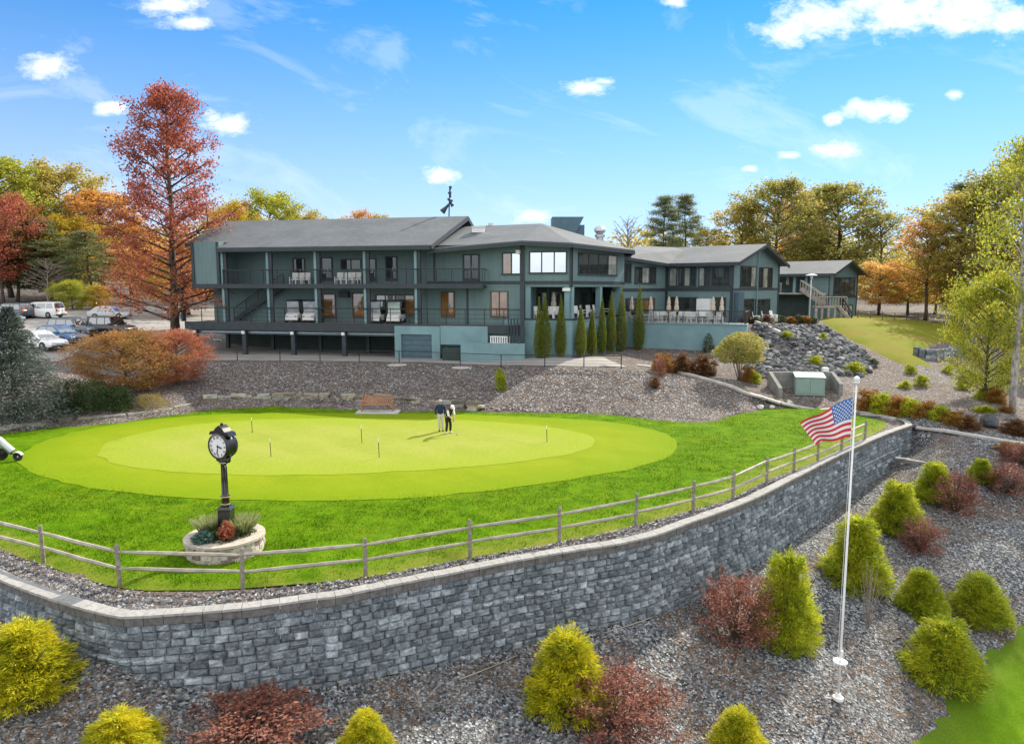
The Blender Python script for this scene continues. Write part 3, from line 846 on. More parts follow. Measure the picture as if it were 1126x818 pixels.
# ------------------------------------------------------------------ block retaining wall
rng = random.Random(11)
wallT = thing('retaining_wall', 'long curved grey split-face block retaining wall holding up the green', 'retaining wall', (wall_line[60].x, wall_line[60].y, wall_base_at(wall_line[60])))
mb = MB()
RH = 0.203
def tangent(i):
    a = wall_line[max(i - 1, 0)]; b = wall_line[min(i + 1, len(wall_line) - 1)]
    t = (b - a).normalized()
    return t, Vector((t.y, -t.x, 0))      # outward = away from the lawn
def wpos(f):
    i = min(int(f), len(wall_line) - 2); u = f - i
    return wall_line[i].lerp(wall_line[i + 1], u)
def wnrm(f):
    i = min(max(int(round(f)), 0), len(wall_line) - 1)
    return tangent(i)[1]
NW = len(wall_line) - 1
for r in range(0, 19):
    z1 = -0.165 - r * RH; z0 = z1 - RH + 0.008
    outw = -0.02 + r * 0.012
    sft = 0.37 * (r % 2)
    i = -sft
    while i < NW:
        wdt = rng.choice((0.74, 0.74, 0.74, 0.74, 1.0))
        f0 = max(i, 0); f1 = min(i + wdt, NW)
        i += wdt
        if f1 - f0 < 0.2: continue
        pm = wpos((f0 + f1) / 2)
        if z1 < wall_base_at(pm) - 0.25: continue
        a = wpos(f0 + 0.008); b = wpos(f1 - 0.008)
        na = wnrm(f0); nb = wnrm(f1)
        o = outw + rng.uniform(-0.008, 0.012)
        def P(q, nn, k, z): return Vector((q.x + nn.x * k, q.y + nn.y * k, z))
        back = [P(a, na, -0.22, z0), P(b, nb, -0.22, z0), P(b, nb, -0.22, z1), P(a, na, -0.22, z1)]
        rim = [P(a, na, o - 0.042, z0), P(b, nb, o - 0.042, z0), P(b, nb, o - 0.042, z1), P(a, na, o - 0.042, z1)]
        nm = (na + nb).normalized()
        e = 0.16
        face = []
        for (fx, fz) in ((e, 0.2), (1 - e, 0.2), (1 - e, 0.8), (e, 0.8)):
            q = a.lerp(b, fx + rng.uniform(-.06, .06)); zz = z0 + (z1 - z0) * (fz + rng.uniform(-.1, .1))
            face.append(P(q, nm, o + rng.uniform(0.0, 0.055), zz))
        vs = back + rim + face
        mb.add(vs, [(0, 1, 5, 4), (1, 2, 6, 5), (2, 3, 7, 6), (3, 0, 4, 7), (4, 5, 9, 8), (5, 6, 10, 9), (6, 7, 11, 10), (7, 4, 8, 11), (8, 9, 10, 11)])
mb.build('block_face', M['block'], wallT)
# cap blocks: pale top slab, and a front painted dark as its shade
mb = MB(); mf_ = MB()
cap_line = wall_line + [Vector((p.x, p.y, 0)) for p in catmull([Vector((wall_line[-1].x, wall_line[-1].y, 0))] + [Vector((q.x, q.y, 0)) for q in (G(999, 462.5, .1), G(991, 460, .1), G(976, 457.2, .1), G(960, 455.8, .1), G(945, 455, .1))], 0.455)[1:]]
for i in range(len(cap_line) - 1):
    a = cap_line[i]; b = cap_line[i + 1]
    ta = (cap_line[min(i + 1, len(cap_line) - 1)] - cap_line[max(i - 1, 0)]).normalized(); tb = (cap_line[min(i + 2, len(cap_line) - 1)] - a).normalized()
    na = Vector((ta.y, -ta.x, 0)); nb = Vector((tb.y, -tb.x, 0))
    g = 0.006
    a2 = a.lerp(b, g / 0.45); b2 = b.lerp(a, g / 0.45)
    o = 0.035 + rng.uniform(-.008, .012); w = 0.33 + rng.uniform(-.01, .01)
    h = 0.10 + rng.uniform(-.003, .005)
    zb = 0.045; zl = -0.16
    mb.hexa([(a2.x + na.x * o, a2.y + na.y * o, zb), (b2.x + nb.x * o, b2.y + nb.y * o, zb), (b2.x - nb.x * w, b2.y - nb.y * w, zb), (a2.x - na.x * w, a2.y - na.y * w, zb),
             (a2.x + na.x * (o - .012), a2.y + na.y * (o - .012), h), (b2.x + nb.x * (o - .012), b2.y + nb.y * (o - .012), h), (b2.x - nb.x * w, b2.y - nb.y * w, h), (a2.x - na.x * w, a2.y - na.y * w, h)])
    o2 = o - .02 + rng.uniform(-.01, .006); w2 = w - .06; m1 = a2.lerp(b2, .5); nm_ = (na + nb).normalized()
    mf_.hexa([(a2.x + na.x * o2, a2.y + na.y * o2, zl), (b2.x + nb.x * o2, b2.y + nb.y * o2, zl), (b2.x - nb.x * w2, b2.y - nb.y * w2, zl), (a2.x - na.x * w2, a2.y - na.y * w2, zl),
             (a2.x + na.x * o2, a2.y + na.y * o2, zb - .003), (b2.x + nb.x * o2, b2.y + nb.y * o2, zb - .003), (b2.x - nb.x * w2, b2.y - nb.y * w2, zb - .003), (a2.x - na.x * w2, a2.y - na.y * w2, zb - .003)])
mb.build('cap_slab', M['cap'], wallT)
mf_.build('cap_shaded_front', M['capshade'], wallT)
# ------------------------------------------------------------------ the clubhouse
club = thing('clubhouse', 'long blue-grey two-storey clubhouse with balconies, octagonal bay and grey shingle roofs', 'building', (-5, 60, 2.1))
def xy(px, Y):
    p = D(px, 315, Y); return (p.x, p.y)
W1 = Wall(xy(213, 62), xy(470, 57.5))        # front line of the balconies and the deck
W2 = Wall(xy(470, 60), xy(575, 56.2))        # middle wall
B1 = Wall(xy(575, 56.2), xy(628, 55.5))      # bay, front facet
B2 = Wall(xy(628, 55.5), xy(686, 64.5))      # bay, right facet
K1 = Wall(xy(684, 66), xy(732, 70.8))        # link
S1 = Wall(xy(732, 70.8), xy(805, 66.3))      # right block, long side
G1 = Wall(xy(805, 66.3), xy(856, 75.5))      # right block, gable end
ZD, ZB, ZE = 4.95, 8.20, 11.30               # deck, balcony floor, eave

def P2(W, px, n): return W.pt(W.s(px), 0, n)[:2]
WIN = [0]
def window(W, x0, x1, y0, y1, panes=1, glass='glass', parent=club, fr=0.09, n=0.0, rows=1, name='window', frame='trim', pmats=None):
    """a framed window; the frame is a part, each pane its child"""
    s0, s1 = W.s(x0, n), W.s(x1, n)
    xm = (x0 + x1) / 2
    z1, z0 = W.z(xm, y0, n), W.z(xm, y1, n)
    mb = MB()
    mb.wbox(W, s0, s1, z1 - fr, z1, n + .004, n + .09)
    mb.wbox(W, s0 - .04, s1 + .04, z0 - .02, z0 + fr, n + .004, n + .12)
    k = panes
    for i in range(k + 1):
        c = s0 + (s1 - s0) * i / k
        wd = fr / 2
        a = max(s0, c - wd) if i else s0; b = min(s1, c + wd) if i < k else s1
        if i == 0: b = s0 + fr
        if i == k: a = s1 - fr
        mb.wbox(W, a, b, z0 + fr, z1 - fr, n + .004, n + .075)
    for r in range(1, rows):
        zz = z0 + (z1 - z0) * r / rows
        mb.wbox(W, s0 + fr, s1 - fr, zz - .03, zz + .03, n + .006, n + .06)
    o = mb.build(name, M[frame], parent)
    for i in range(k):
        a = s0 + (s1 - s0) * i / k; b = s0 + (s1 - s0) * (i + 1) / k
        g = MB(); g.wbox(W, a + .03, b - .03, z0 + .03, z1 - .03, n + .01, n + .035)
        gm = pmats[i] if pmats else glass
        g.build('pane', M[gm], o)
    return o

def door(W, x0, x1, y0, y1, n=0.0, glass='glass', parent=club, leaf='trim'):
    s0, s1 = W.s(x0, n), W.s(x1, n); xm = (x0 + x1) / 2
    z1, z0 = W.z(xm, y0, n), W.z(xm, y1, n)
    mb = MB()
    mb.wbox(W, s0, s0 + .1, z0, z1, n + .004, n + .09); mb.wbox(W, s1 - .1, s1, z0, z1, n + .004, n + .09)
    mb.wbox(W, s0 + .1, s1 - .1, z1 - .1, z1, n + .004, n + .09)
    mb.wbox(W, s0 + .1, s1 - .1, z0, z0 + .25, n + .004, n + .06)
    if s1 - s0 > 1.3: mb.wbox(W, (s0 + s1) / 2 - .06, (s0 + s1) / 2 + .06, z0 + .25, z1 - .1, n + .004, n + .07)
    o = mb.build('door', M[leaf], parent)
    g = MB(); g.wbox(W, s0 + .08, s1 - .08, z0 + .2, z1 - .08, n + .01, n + .035); g.build('pane', M[glass], o)
    h = MB(); c = (s0 + s1) / 2 + .12; zz = z0 + (z1 - z0) * .47
    h.wbox(W, c, c + .04, zz - .12, zz + .12, n + .09, n + .13); h.build('handle', M['metal'], o)
    return o

def part(name, mb, mat, parent=club, **k): return mb.build(name, M[mat], parent, **k)

# ---- left wing body
L = W1.L
sB0 = W1.s(242)
mb = MB(); mb.wbox(W1, W1.s(213) + .0, L + 2.0, ZD, ZE + .35, -14, -2.7)
part('wall', mb, 'teal')
mb = MB(); mb.wbox(W1, W1.s(215), sB0, ZB - .05, ZE + .55, -2.7, 0.02); part('wall', mb, 'teal')            # projecting closed bay at the left end
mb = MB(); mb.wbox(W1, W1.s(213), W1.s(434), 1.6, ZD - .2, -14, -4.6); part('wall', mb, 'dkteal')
mb = MB()
for px in (214, 241.5):
    s = W1.s(px); mb.wbox(W1, s - .12, s + .12, ZB - .35, ZE + .5, 0.03, .12)
mb.wbox(W1, W1.s(214) + .12, W1.s(241.5) - .12, ZB - .35, ZB - .04, 0.03, .10)
part('trim', mb, 'trim')
# balcony slab and rail
s_end = W1.s(531)
bal = MB(); bal.wbox(W1, W1.s(215), s_end, ZB - .26, ZB - .06, -2.68, -.02); bal.wbox(W1, W1.s(213) - .1, s_end + .05, ZB - .32, ZB + .05, -.015, .14)
bal = part('balcony', bal, 'trim')
def railing(W, s0, s1, z, h, n, parent, post=1.3, mat='black', name='railing', cables=7, w=.05):
    mb = MB()
    k = max(1, int(round((s1 - s0) / post)))
    for i in range(k + 1):
        s = s0 + (s1 - s0) * i / k
        mb.wbox(W, s - w / 2, s + w / 2, z, z + h, n - w / 2, n + w / 2)
    mb.wbox(W, s0 - w, s1 + w, z + h + .002, z + h + .06, n - .05, n + .05)
    for c in range(cables):
        zz = z + .12 + (h - .16) * c / max(1, cables - 1)
        mb.wbox(W, s0, s1, zz - .013, zz + .013, n - .008, n + .008)
    return part(name, mb, mat, parent)
railing(W1, W1.s(246), s_end, ZB + .05, 1.15, .02, bal)
rl = MB(); e0 = W1.pt(s_end, ZB + 1.2, .02); e1 = W1.pt(s_end, ZB + 1.2, -2.0)
rl.bar(e0, e1, .08, .06)
for f in (0.33, .66, 1): q = e0.lerp(e1, f); rl.bar(q, (q.x, q.y, ZB), .05)
part('railing', rl, 'black', bal)
# ceiling over the balcony
mb = MB(); mb.wbox(W1, sB0, W1.s(470), ZE - .14, ZE - .02, -2.68, .25); part('balcony_ceiling', mb, 'teal')
mb = MB(); mb.wbox(W1, sB0, W1.s(472), ZE - .42, ZE - .16, .02, .2); part('eave_beam', mb, 'trim')
# deck
sd0 = W1.s(203); sd1 = W1.s(576)
deck = MB(); deck.wbox(W1, sd0, sd1, ZD - .2, ZD, -9.5, -.02); deck = part('deck', deck, 'deckwood')
fb = MB(); fb.wbox(W1, sd0 - .05, sd1, ZD - .62, ZD + .06, -.015, .2); part('deck_fascia', fb, 'trim', deck)
railing(W1, sd0, sd1, ZD + .06, 1.2, .08, deck, cables=4, post=1.6)
bm_ = MB(); bm_.wbox(W1, sd0, W1.s(434), ZD - 1.0, ZD - .66, -.5, -.3); part('ledger_beam', bm_, 'hvac', deck)
wl_ = MB(); wl_.wbox(W1, sd0, W1.s(434), ZD - .86, ZD - .78, -.298, -.26); part('pipe_run', wl_, 'metal', deck)
# posts of the wing
for px in (245, 294.5, 347, 401, 457):
    s = W1.s(px); p = MB()
    p.wbox(W1, s - .10, s + .10, ZD + .06, ZE - .16, -.28, .0)
    part('post', p, 'stucco')
    p = MB(); p.wbox(W1, s + .103, s + .40, ZD + .06, ZE - .16, -.26, -.06); part('post', p, 'trim')
for px in (212, 266, 320, 376.5):
    s = W1.s(px); p = MB(); p.wbox(W1, s - .17, s + .17, 1.9, ZD - .5, -.3, .04); part('post', p, 'trim')
    l = MB(); l.wbox(W1, s - .13, s + .13, ZD - .95, ZD - .70, .05, .2); lo = part('lamp', l, 'white')
for px in (247, 297, 350, 403):
    s = W1.s(px, -3); p = MB(); p.wbox(W1, s - .13, s + .13, 1.9, ZD - .2, -3.3, -3.0); part('post', p, 'trim')
for px in (222,):
    s = W1.s(px, -4); p = MB(); p.wbox(W1, s - .1, s + .1, ZD, ZB - .26, -1.3, -1.0); part('post', p, 'trim')
window(W1, 232.5, 241, 373, 387, 1, 'glass', n=-4.6, frame='white')
# upper wall openings (set back)
nb = -2.7
door(W1, 323, 336.5, 284, 309, nb, 'glass')
door(W1, 354, 366.5, 283, 309, nb)
window(W1, 375.5, 398, 285, 297, 2, 'glass', n=nb)
door(W1, 404, 414.5, 284, 309, nb)
door(W1, 424.5, 437.5, 282, 309, nb)
# lower wall openings
door(W1, 354.5, 369, 323, 350, nb, 'glass_warm', leaf='wood')
door(W1, 387, 402, 322, 350, nb, 'glass_warm', leaf='wood')
window(W1, 413, 456, 324, 347, 4, 'glass_warm', n=nb, frame='wood', pmats=['glass_pale', 'glass_pale', 'glass', 'glass_warm'])
ac = MB(); ac.wbox(W1, W1.s(374, nb), W1.s(384.5, nb), W1.z(380, 327, nb), W1.z(380, 320.5, nb), nb, nb + .4); part('heat_pump', ac, 'trim')
for px, py in ((282, 282), (331, 281), (384, 280.5), (438, 279)):
    s = W1.s(px, -1.3); z = ZE - .15
    m = MB(); m.lathe([(.02, -.02), (.09, -.06), (.14, -.11), (.1, -.16), (.02, -.18)], W1.pt(s, z, -1.3), 10); part('ceiling_lamp', m, 'white')
# stair from the deck up to the balcony
st = MB()
a = W1.pt(W1.s(256, -2), ZD + .1, -2.0); b = W1.pt(W1.s(312, -2), ZB - .1, -2.0)
st2 = MB()
for off in (0, -1.15):
    q0 = a + Vector((W1.n.x, W1.n.y, 0)) * off; q1 = b + Vector((W1.n.x, W1.n.y, 0)) * off
    st.bar(q0, q1, .08, .34)
    st2.bar(q0 + Vector((0, 0, 1.05)), q1 + Vector((0, 0, 1.05)), .07)
    for f in (0, .25, .5, .75, 1):
        q = q0.lerp(q1, f); st2.bar(q, q + Vector((0, 0, 1.05)), .06)
    for h in (.35, .6, .82): st2.bar(q0 + Vector((0, 0, h)), q1 + Vector((0, 0, h)), .025)
for i in range(17):
    f = (i + .5) / 17; q = a.lerp(b, f) + Vector((W1.n.x, W1.n.y, 0)) * -.57
    Mx = Matrix(((W1.u.x, -W1.n.x, 0), (W1.u.y, -W1.n.y, 0), (0, 0, 1)))
    st.obox(q, (.15, .53, .025), Mx)
st = part('stair', st, 'trim'); part('stair_rail', st2, 'black', st)
# roof of the left wing: points are taken on the roof plane
ev_n, rg_n, zr = .45, -7.3, 14.25
slope = (zr - ZE) / (ev_n - rg_n)
def onroof(px, py):
    # plane: z = ZE + (ev_n - n)*slope
    d = ray(px, py)
    lo, hi = 30.0, 110.0
    for _ in range(60):
        t = (lo + hi) / 2
        x, y, z = d.x * t, d.y * t, HC + d.z * t
        n = (Vector((x, y)) - W1.p0).dot(W1.n)
        if z < ZE + (ev_n - n) * slope + 0.02: hi = t
        else: lo = t
    return Vector((x, y, z))
def rp(s, n): return W1.pt(s, ZE + (ev_n - n) * slope, n)
sEl, sEr = W1.s(240, ev_n), W1.s(474, ev_n)
sN = W1.s(246, -.9); sE = W1.s(206, -.9); sRl = W1.s(250, rg_n); sRr = sEr + .9
r = MB()
r.slab([rp(sEl, ev_n), rp(sEr, ev_n), rp(sRr, rg_n), rp(sRl, rg_n), rp(sE, -.9), rp(sEl + .3, -.9)], .16)
bk = -15.0
r.slab([rp(sRl, rg_n), rp(sRr, rg_n), W1.pt(sRr, ZE, bk), W1.pt(sRl, ZE, bk)], .16)
roof = part('roof', r, 'shingle')
fz = MB()
def fas(a, b, h=.30, w=.06, up=.0):
    d = (b - a); fz.bar(a + Vector((0, 0, -.20 + up)), b + Vector((0, 0, -.20 + up)), w, h)
fas(rp(sEl, ev_n + .04), rp(sEr, ev_n + .04)); fas(rp(sEr + .05, ev_n), rp(sRr + .05, rg_n), .34); fas(rp(sRr + .05, rg_n), W1.pt(sRr + .05, ZE, bk), .34); fas(rp(sE, -.86), rp(sEl + .3, -.86))
part('fascia', fz, 'trim', roof)
g = MB(); gs = sEr - .5
p0 = W1.pt(gs, ZE - .05, -2.7); p1 = W1.pt(gs, ZE - .05, bk); p2 = rp(gs, rg_n) - Vector((0, 0, .2)); p3 = rp(gs, -2.7) - Vector((0, 0, .2))
off = Vector((W1.u.x, W1.u.y, 0)) * -.2
g.add([p0, p1, p2, p3, p0 + off, p1 + off, p2 + off, p3 + off], [(0, 1, 2, 3), (7, 6, 5, 4), (0, 4, 5, 1), (1, 5, 6, 2), (2, 6, 7, 3), (3, 7, 4, 0)])
part('wall', g, 'teal')

# ---- middle section
def inset(W, a, b, n): return [W.pt(a, 0, n)[:2], W.pt(b, 0, n)[:2]]
pts = [W2.pt(0, 0)[:2], W2.pt(W2.L, 0)[:2], B1.pt(B1.L, 0)[:2], B2.pt(B2.L, 0)[:2], (10.5, 72), (-4, 74), (-8, 66)]
mb = MB(); mb.prism(pts, 8.0, 11.5); part('wall', mb, 'teal')
zt = 5.4
_a = Vector(B1.pt(0, 0, -3.2)[:2]); _b = Vector(B2.pt(0, 0, -3.2)[:2])
LC = geometry.intersect_line_line_2d(_a - B1.u * 50, _a + B1.u * 50, _b - B2.u * 50, _b + B2.u * 50)[:]
low = [W2.pt(0, 0)[:2], W2.pt(W2.L, 0)[:2], B1.pt(.25, 0, -.3)[:2], B1.pt(.6, 0, -3.2)[:2], LC, B2.pt(B2.L, 0, -3.2)[:2], (10.5, 72), (-4, 74), (-8, 66)]
mb = MB(); mb.prism(low, zt - .7, 7.99); part('wall', mb, 'teal')
base = [W2.pt(W2.L - 1.6, 0, .25)[:2], W2.pt(W2.L, 0, .25)[:2], B1.pt(B1.L, 0, .02)[:2], B2.pt(B2.L + 1.2, 0, .02)[:2], (10.5, 72), (0, 66)]
mb = MB(); mb.prism(base, 1.9, zt); part('wall', mb, 'stucco')
# trims of the middle section
t = MB()
for W, a, b in ((W2, 0.0, W2.L - .1), (B1, .14, B1.L - .14), (B2, .14, B2.L)):
    t.wbox(W, a, b, 8.22, 8.46, .004, .06)
t.wbox(W2, W2.L - .2, W2.L + .02, 4.9, 11.5, .004, .09); t.wbox(B1, .005, .13, 8.0, 11.5, .004, .09)
t.wbox(B1, B1.L - .13, B1.L + .04, 8.0, 11.5, .004, .09); t.wbox(B2, .05, .13, 8.0, 11.5, .004, .09)
t.wbox(W2, W2.s(514) - .08, W2.s(514) + .08, 4.95, 8.0, .004, .05)
t.wbox(W2, W2.s(478) - .08, W2.s(478) + .08, 8.5, 11.4, .004, .05)
t.wbox(W2, W2.s(559.5) - .06, W2.L - .21, 5.15, 5.4, .004, .07)
t.wbox(B1, .02, B1.L, zt + .002, zt + .13, -.2, .05); t.wbox(B2, .02, B2.L, zt + .002, zt + .13, -.2, .05)
part('trim', t, 'trim')
door(W2, 509.5, 527.5, 279.6, 309)
window(W2, 552.4, 573, 277.8, 302, 2, 'glass_warm', pmats=['glass_warm', 'glass_sky'])
door(W2, 485, 500, 320.6, 349, glass='glass_warm', leaf='wood')
window(W2, 539.6, 559, 320, 348.5, 2, 'glass_warm', frame='wood')
window(B1, 581.9, 623.2, 276.5, 300.8, 3, 'glass_sky')
window(B2, 635.3, 677.6, 279.0, 302.8, 4, 'glass', pmats=['glass', 'glass', 'glass', 'glass_pale'])
lp = MB(); s = W2.s(571); lp.wbox(W2, s - .15, s + .15, 10.55, 10.85, .1, .35); part('lamp', lp, 'white')
lp = MB(); s = B1.L - .35; lp.wbox(B1, s - .3, s + .3, 7.68, 7.92, .03, .2); part('lamp', lp, 'white')
# loggia: columns and back openings
for W, px in ((B1, 580.5), (B1, 623.5), (B2, 630.5), (B2, 661.5), (B2, 684)):
    s = min(max(W.s(px), .3), W.L - .25); c = MB(); c.wbox(W, s - .2, s + .2, zt, 8.0, -.45, -.02); part('column', c, 'stucco')
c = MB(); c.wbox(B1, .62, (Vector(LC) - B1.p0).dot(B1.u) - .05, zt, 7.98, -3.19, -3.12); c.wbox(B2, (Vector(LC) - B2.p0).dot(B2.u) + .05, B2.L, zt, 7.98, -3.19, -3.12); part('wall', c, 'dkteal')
for W, a, b in ((B1, 590, 602), (B1, 606, 617)):
    window(W, a, b, 321, 346, 2, 'glass', n=-3.12)
for a, b in ((638, 646), (650, 658), (665, 674)):
    window(B2, a, b, 321, 343, 1, 'glass', n=-3.12)
# roof of the middle section
E0 = D(470, 273.5, 57.6); E1 = D(574, 264.5, 55.2); E2 = D(629.5, 267, 54.4); E3 = D(698, 275, 63.4); E4 = Vector((11.5, 73, 11.3)); E5 = Vector((-5, 75, 11.3))
AP = D(596, 246, 62.5); Q = D(503, 249.5, 64.5)
r = MB()
for poly in ([E0, E1, AP, Q], [E1, E2, AP], [E2, E3, AP], [E3, E4, AP], [E4, E5, Q, AP]): r.slab(poly, .14)
roof2 = part('roof', r, 'shingle')
fz = MB()
for a, b in ((E0, E1), (E1, E2), (E2, E3), (E3, E4)): fz.bar(a + Vector((0, 0, -.24)), b + Vector((0, 0, -.24)), .10, .26)
part('fascia', fz, 'trim', roof2)
sf = MB()
sf.prism([(q.x * .995, q.y * 1.004) for q in (E0, E1, E2, E3)] + [(10.5, 72), (-4, 73)], 11.24, 11.30); part('soffit', sf, 'trim', roof2)
# roof plant
h = MB(); a = D(607, 252, 66); b = D(633, 238.5, 66)
h.hexa([(a.x, 66, a.z - .8), (b.x - .2, 66, a.z - .8), (b.x - .2, 68.2, a.z - .8), (a.x, 68.2, a.z - .8), (a.x, 66, b.z), (b.x + .75, 66, b.z), (b.x + .75, 68.2, b.z), (a.x, 68.2, b.z)])
hv = part('air_handler', h, 'hvac')
h = MB(); h.box((b.x - .1, 66.3, a.z - 1.3), (b.x + .85, 67.8, b.z - .7)); part('duct', h, 'hvac', hv)
h = MB(); c = D(659.5, 262, 65)
h.lathe([(.32, -.6), (.32, .05), (.45, .08), (.45, .3), (.28, .36), (.42, .5), (.52, .62), (.48, .85), (.3, 1.02), (.05, 1.08)], c, 14); part('exhaust_fan', h, 'metal', smooth=False)
h = MB(); c = D(526, 254, 61.5); h.obox(c + Vector((0, 0, .05)), (.52, .4, .22)); h.obox(c + Vector((0, 0, .3)), (.6, .46, .035)); part('roof_vent', h, 'white')
h = MB(); c = D(539.5, 250, 64); h.obox(c, (.22, .2, .35)); part('roof_vent', h, 'metal')
# mast with loudspeaker horns above the ridge
m = MB(); Ya = 66.5
bt = D(493.5, 245, Ya); tp = D(494.5, 207, Ya)
m.tube([bt, tp], .06, 6); mast = part('mast', m, 'trim')
hm = MB()
def horn(px, py, dx, dz, r, l):
    c = D(px, py, Ya); d = Vector((dx, 0.2, dz)).normalized()
    hm.tube([c - d * l * .5, c - d * l * .1, c + d * l * .5], [r * .35, r * .5, r], 10)
horn(490, 229, -.8, -.85, .28, .95); horn(494.5, 220.5, .7, -.5, .22, .5); horn(495, 214.5, -.2, .9, .18, .5); horn(495, 208, .1, .95, .15, .45); horn(496, 224, .5, -.6, .2, .55)
part('loudspeaker_horn', hm, 'trim', mast)

# ---- teal retaining pieces under the deck: garage, stair parapets
mb = MB(); s0, s1 = W1.s(434), W1.s(484)
g0, g1 = W1.s(441), W1.s(475); zg = W1.z(458, 367.5)
mb.wbox(W1, s0, g0, 1.9, ZD - .1, -5, .24); mb.wbox(W1, g1, s1, 1.9, ZD - .1, -5, .24); mb.wbox(W1, g0, g1, zg, ZD - .1, -5, .24)
part('wall', mb, 'stucco')
mb = MB()
for i in range(5):
    a = 1.95 + (zg - 1.95) * i / 5; b = 1.95 + (zg - 1.95) * (i + 1) / 5 - .02
    mb.wbox(W1, g0 + .004, g1 - .004, a, b, .0, .08)
part('garage_door', mb, 'hvac')
mb = MB(); mb.wbox(W1, s1, W1.s(577), 1.9, ZD - .55, -1.8, -.6); part('wall', mb, 'stucco')
mb = MB(); mb.wbox(W1, W1.s(484.5), W1.s(536, .2), W1.z(510, 379), ZD - .05, -.55, .22); part('parapet', mb, 'stucco')
mb = MB(); mb.wbox(W1, W1.s(506, 1.4), W1.s(577, 1.4), 1.9, W1.z(540, 377.5, 1.4), 1.1, 1.42); part('parapet', mb, 'stucco')
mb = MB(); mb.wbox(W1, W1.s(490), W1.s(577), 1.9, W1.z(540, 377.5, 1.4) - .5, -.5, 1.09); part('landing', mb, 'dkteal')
mb = MB()
for px in (559, 562, 565.5, 569): s = W1.s(px, .3); mb.wbox(W1, s - .05, s + .05, W1.z(565, 377, .3), W1.z(565, 350, .3), .26, .36)
part('gate_post', mb, 'trim')
mb = MB(); s = W1.s(574.5, .4); mb.wbox(W1, s - .15, s + .15, 1.9, ZB + .2, .3, .5); part('trim', mb, 'trim')

# ---- link
kz = 4.7
link = [K1.pt(-1.4, 0)[:2], K1.pt(K1.L, 0)[:2], (24, 80), (8, 80)]
mb = MB(); mb.prism(link, kz - 2, 10.45); part('wall', mb, 'teal')
t = MB(); t.wbox(K1, -1.3, K1.L - .1, 7.58, 7.85, .004, .07); part('trim', t, 'trim')
window(K1, 685.5, 693.5, 289.5, 311, 2, 'glass'); window(K1, 697.5, 720.5, 293.5, 312, 3, 'glass', pmats=['glass', 'glass_pale', 'glass'])
window(K1, 688, 704, 328, 346, 2, 'glass'); window(K1, 707, 720, 328, 342, 2, 'glass_warm')
r = MB(); r.slab([D(682, 281.5, 64.7), D(736, 290, 69.8), D(768, 273, 78), D(700, 270.5, 76)], .15); roof3 = part('roof', r, 'shingle')
fz = MB(); fz.bar(D(682, 283.5, 64.65), D(736, 292, 69.75), .1, .25); part('fascia', fz, 'trim', roof3)

# ---- right block
zE2 = 10.33
gl = G1.L
body = [S1.pt(-3, 0)[:2], S1.pt(S1.L, 0)[:2], G1.pt(gl, 0)[:2], (Vector(G1.pt(gl, 0)[:2]) - S1.u * 16)[:], (Vector(S1.pt(S1.L, 0)[:2]) - S1.u * 16)[:]]
body = [body[4], body[1], body[2], body[3]]
mb = MB(); mb.prism(body, kz - 2.2, zE2); part('wall', mb, 'teal')
# gable triangle
apz = 12.05
mid = G1.pt(gl / 2, apz); a = G1.pt(0, zE2 - .01); b = G1.pt(gl, zE2 - .01); off = Vector((S1.u.x, S1.u.y, 0)) * -.3
g = MB(); g.add([a, b, mid, a + off, b + off, mid + off], [(0, 1, 2), (5, 4, 3), (0, 3, 4, 1), (1, 4, 5, 2), (2, 5, 3, 0)]); part('wall', g, 'teal')
u3 = Vector((S1.u.x, S1.u.y, 0)); g3 = Vector((G1.u.x, G1.u.y, 0))
ovh = .8; ovs = .65
sl = (apz - zE2) / (gl / 2)
C0 = G1.pt(0, zE2); C1 = G1.pt(gl, zE2); CM = G1.pt(gl / 2, apz)
def rb(base, e, back): return base + u3 * e if not back else base - u3 * 15.5
f0 = C0 - g3 * ovs + Vector((0, 0, -ovs * sl + .12)); f1 = C1 + g3 * ovs + Vector((0, 0, -ovs * sl + .12)); fm = CM + Vector((0, 0, .12))
r = MB(); r.slab([f0 + u3 * ovh, fm + u3 * ovh, fm - u3 * 15, f0 - u3 * 8.2], .14); r.slab([fm + u3 * ovh, f1 + u3 * ovh, f1 - u3 * 15, fm - u3 * 15], .14)
roof4 = part('roof', r, 'shingle')
fz = MB()
dz = Vector((0, 0, -.17))
for a, b in ((f0 + u3 * ovh, fm + u3 * ovh), (fm + u3 * ovh, f1 + u3 * ovh), (f0 + u3 * ovh, f0 - u3 * 8)): fz.bar(a + dz + u3 * .04, b + dz + u3 * .04, .12, .30)
part('fascia', fz, 'trim', roof4)
t = MB()
t.wbox(S1, 0, S1.L - .15, 7.62, 7.92, .004, .09); t.wbox(G1, .15, gl, 7.66, 7.86, .004, .06)
t.wbox(S1, S1.L - .14, S1.L + .04, kz, zE2, .004, .1); t.wbox(G1, .045, .14, kz, zE2, .004, .08); t.wbox(S1, 0, .25, kz, zE2, .004, .1); t.wbox(G1, gl - .2, gl, kz, zE2, .004, .08)
t.wbox(S1, .25, S1.L - .14, 9.98, zE2 - .02, .004, .08)
part('trim', t, 'trim')
for a, b, p in ((735.5, 744.5, ['glass_pale']), (746, 765.5, ['glass', 'glass_pale', 'glass']), (768, 781, ['glass_pale', 'glass']), (782, 802.5, ['glass', 'glass', 'glass'])):
    window(S1, a, b, 293.8, 315.2, len(p), 'glass', pmats=p)
window(S1, 735, 768, 326.8, 348, 4, 'glass'); window(S1, 785, 799, 327, 348, 2, 'glass')
wp = MB(); wp.wbox(S1, S1.s(769), S1.s(783.8), S1.z(776, 346), S1.z(776, 328.5), .02, .5); part('shutter', wp, 'white')
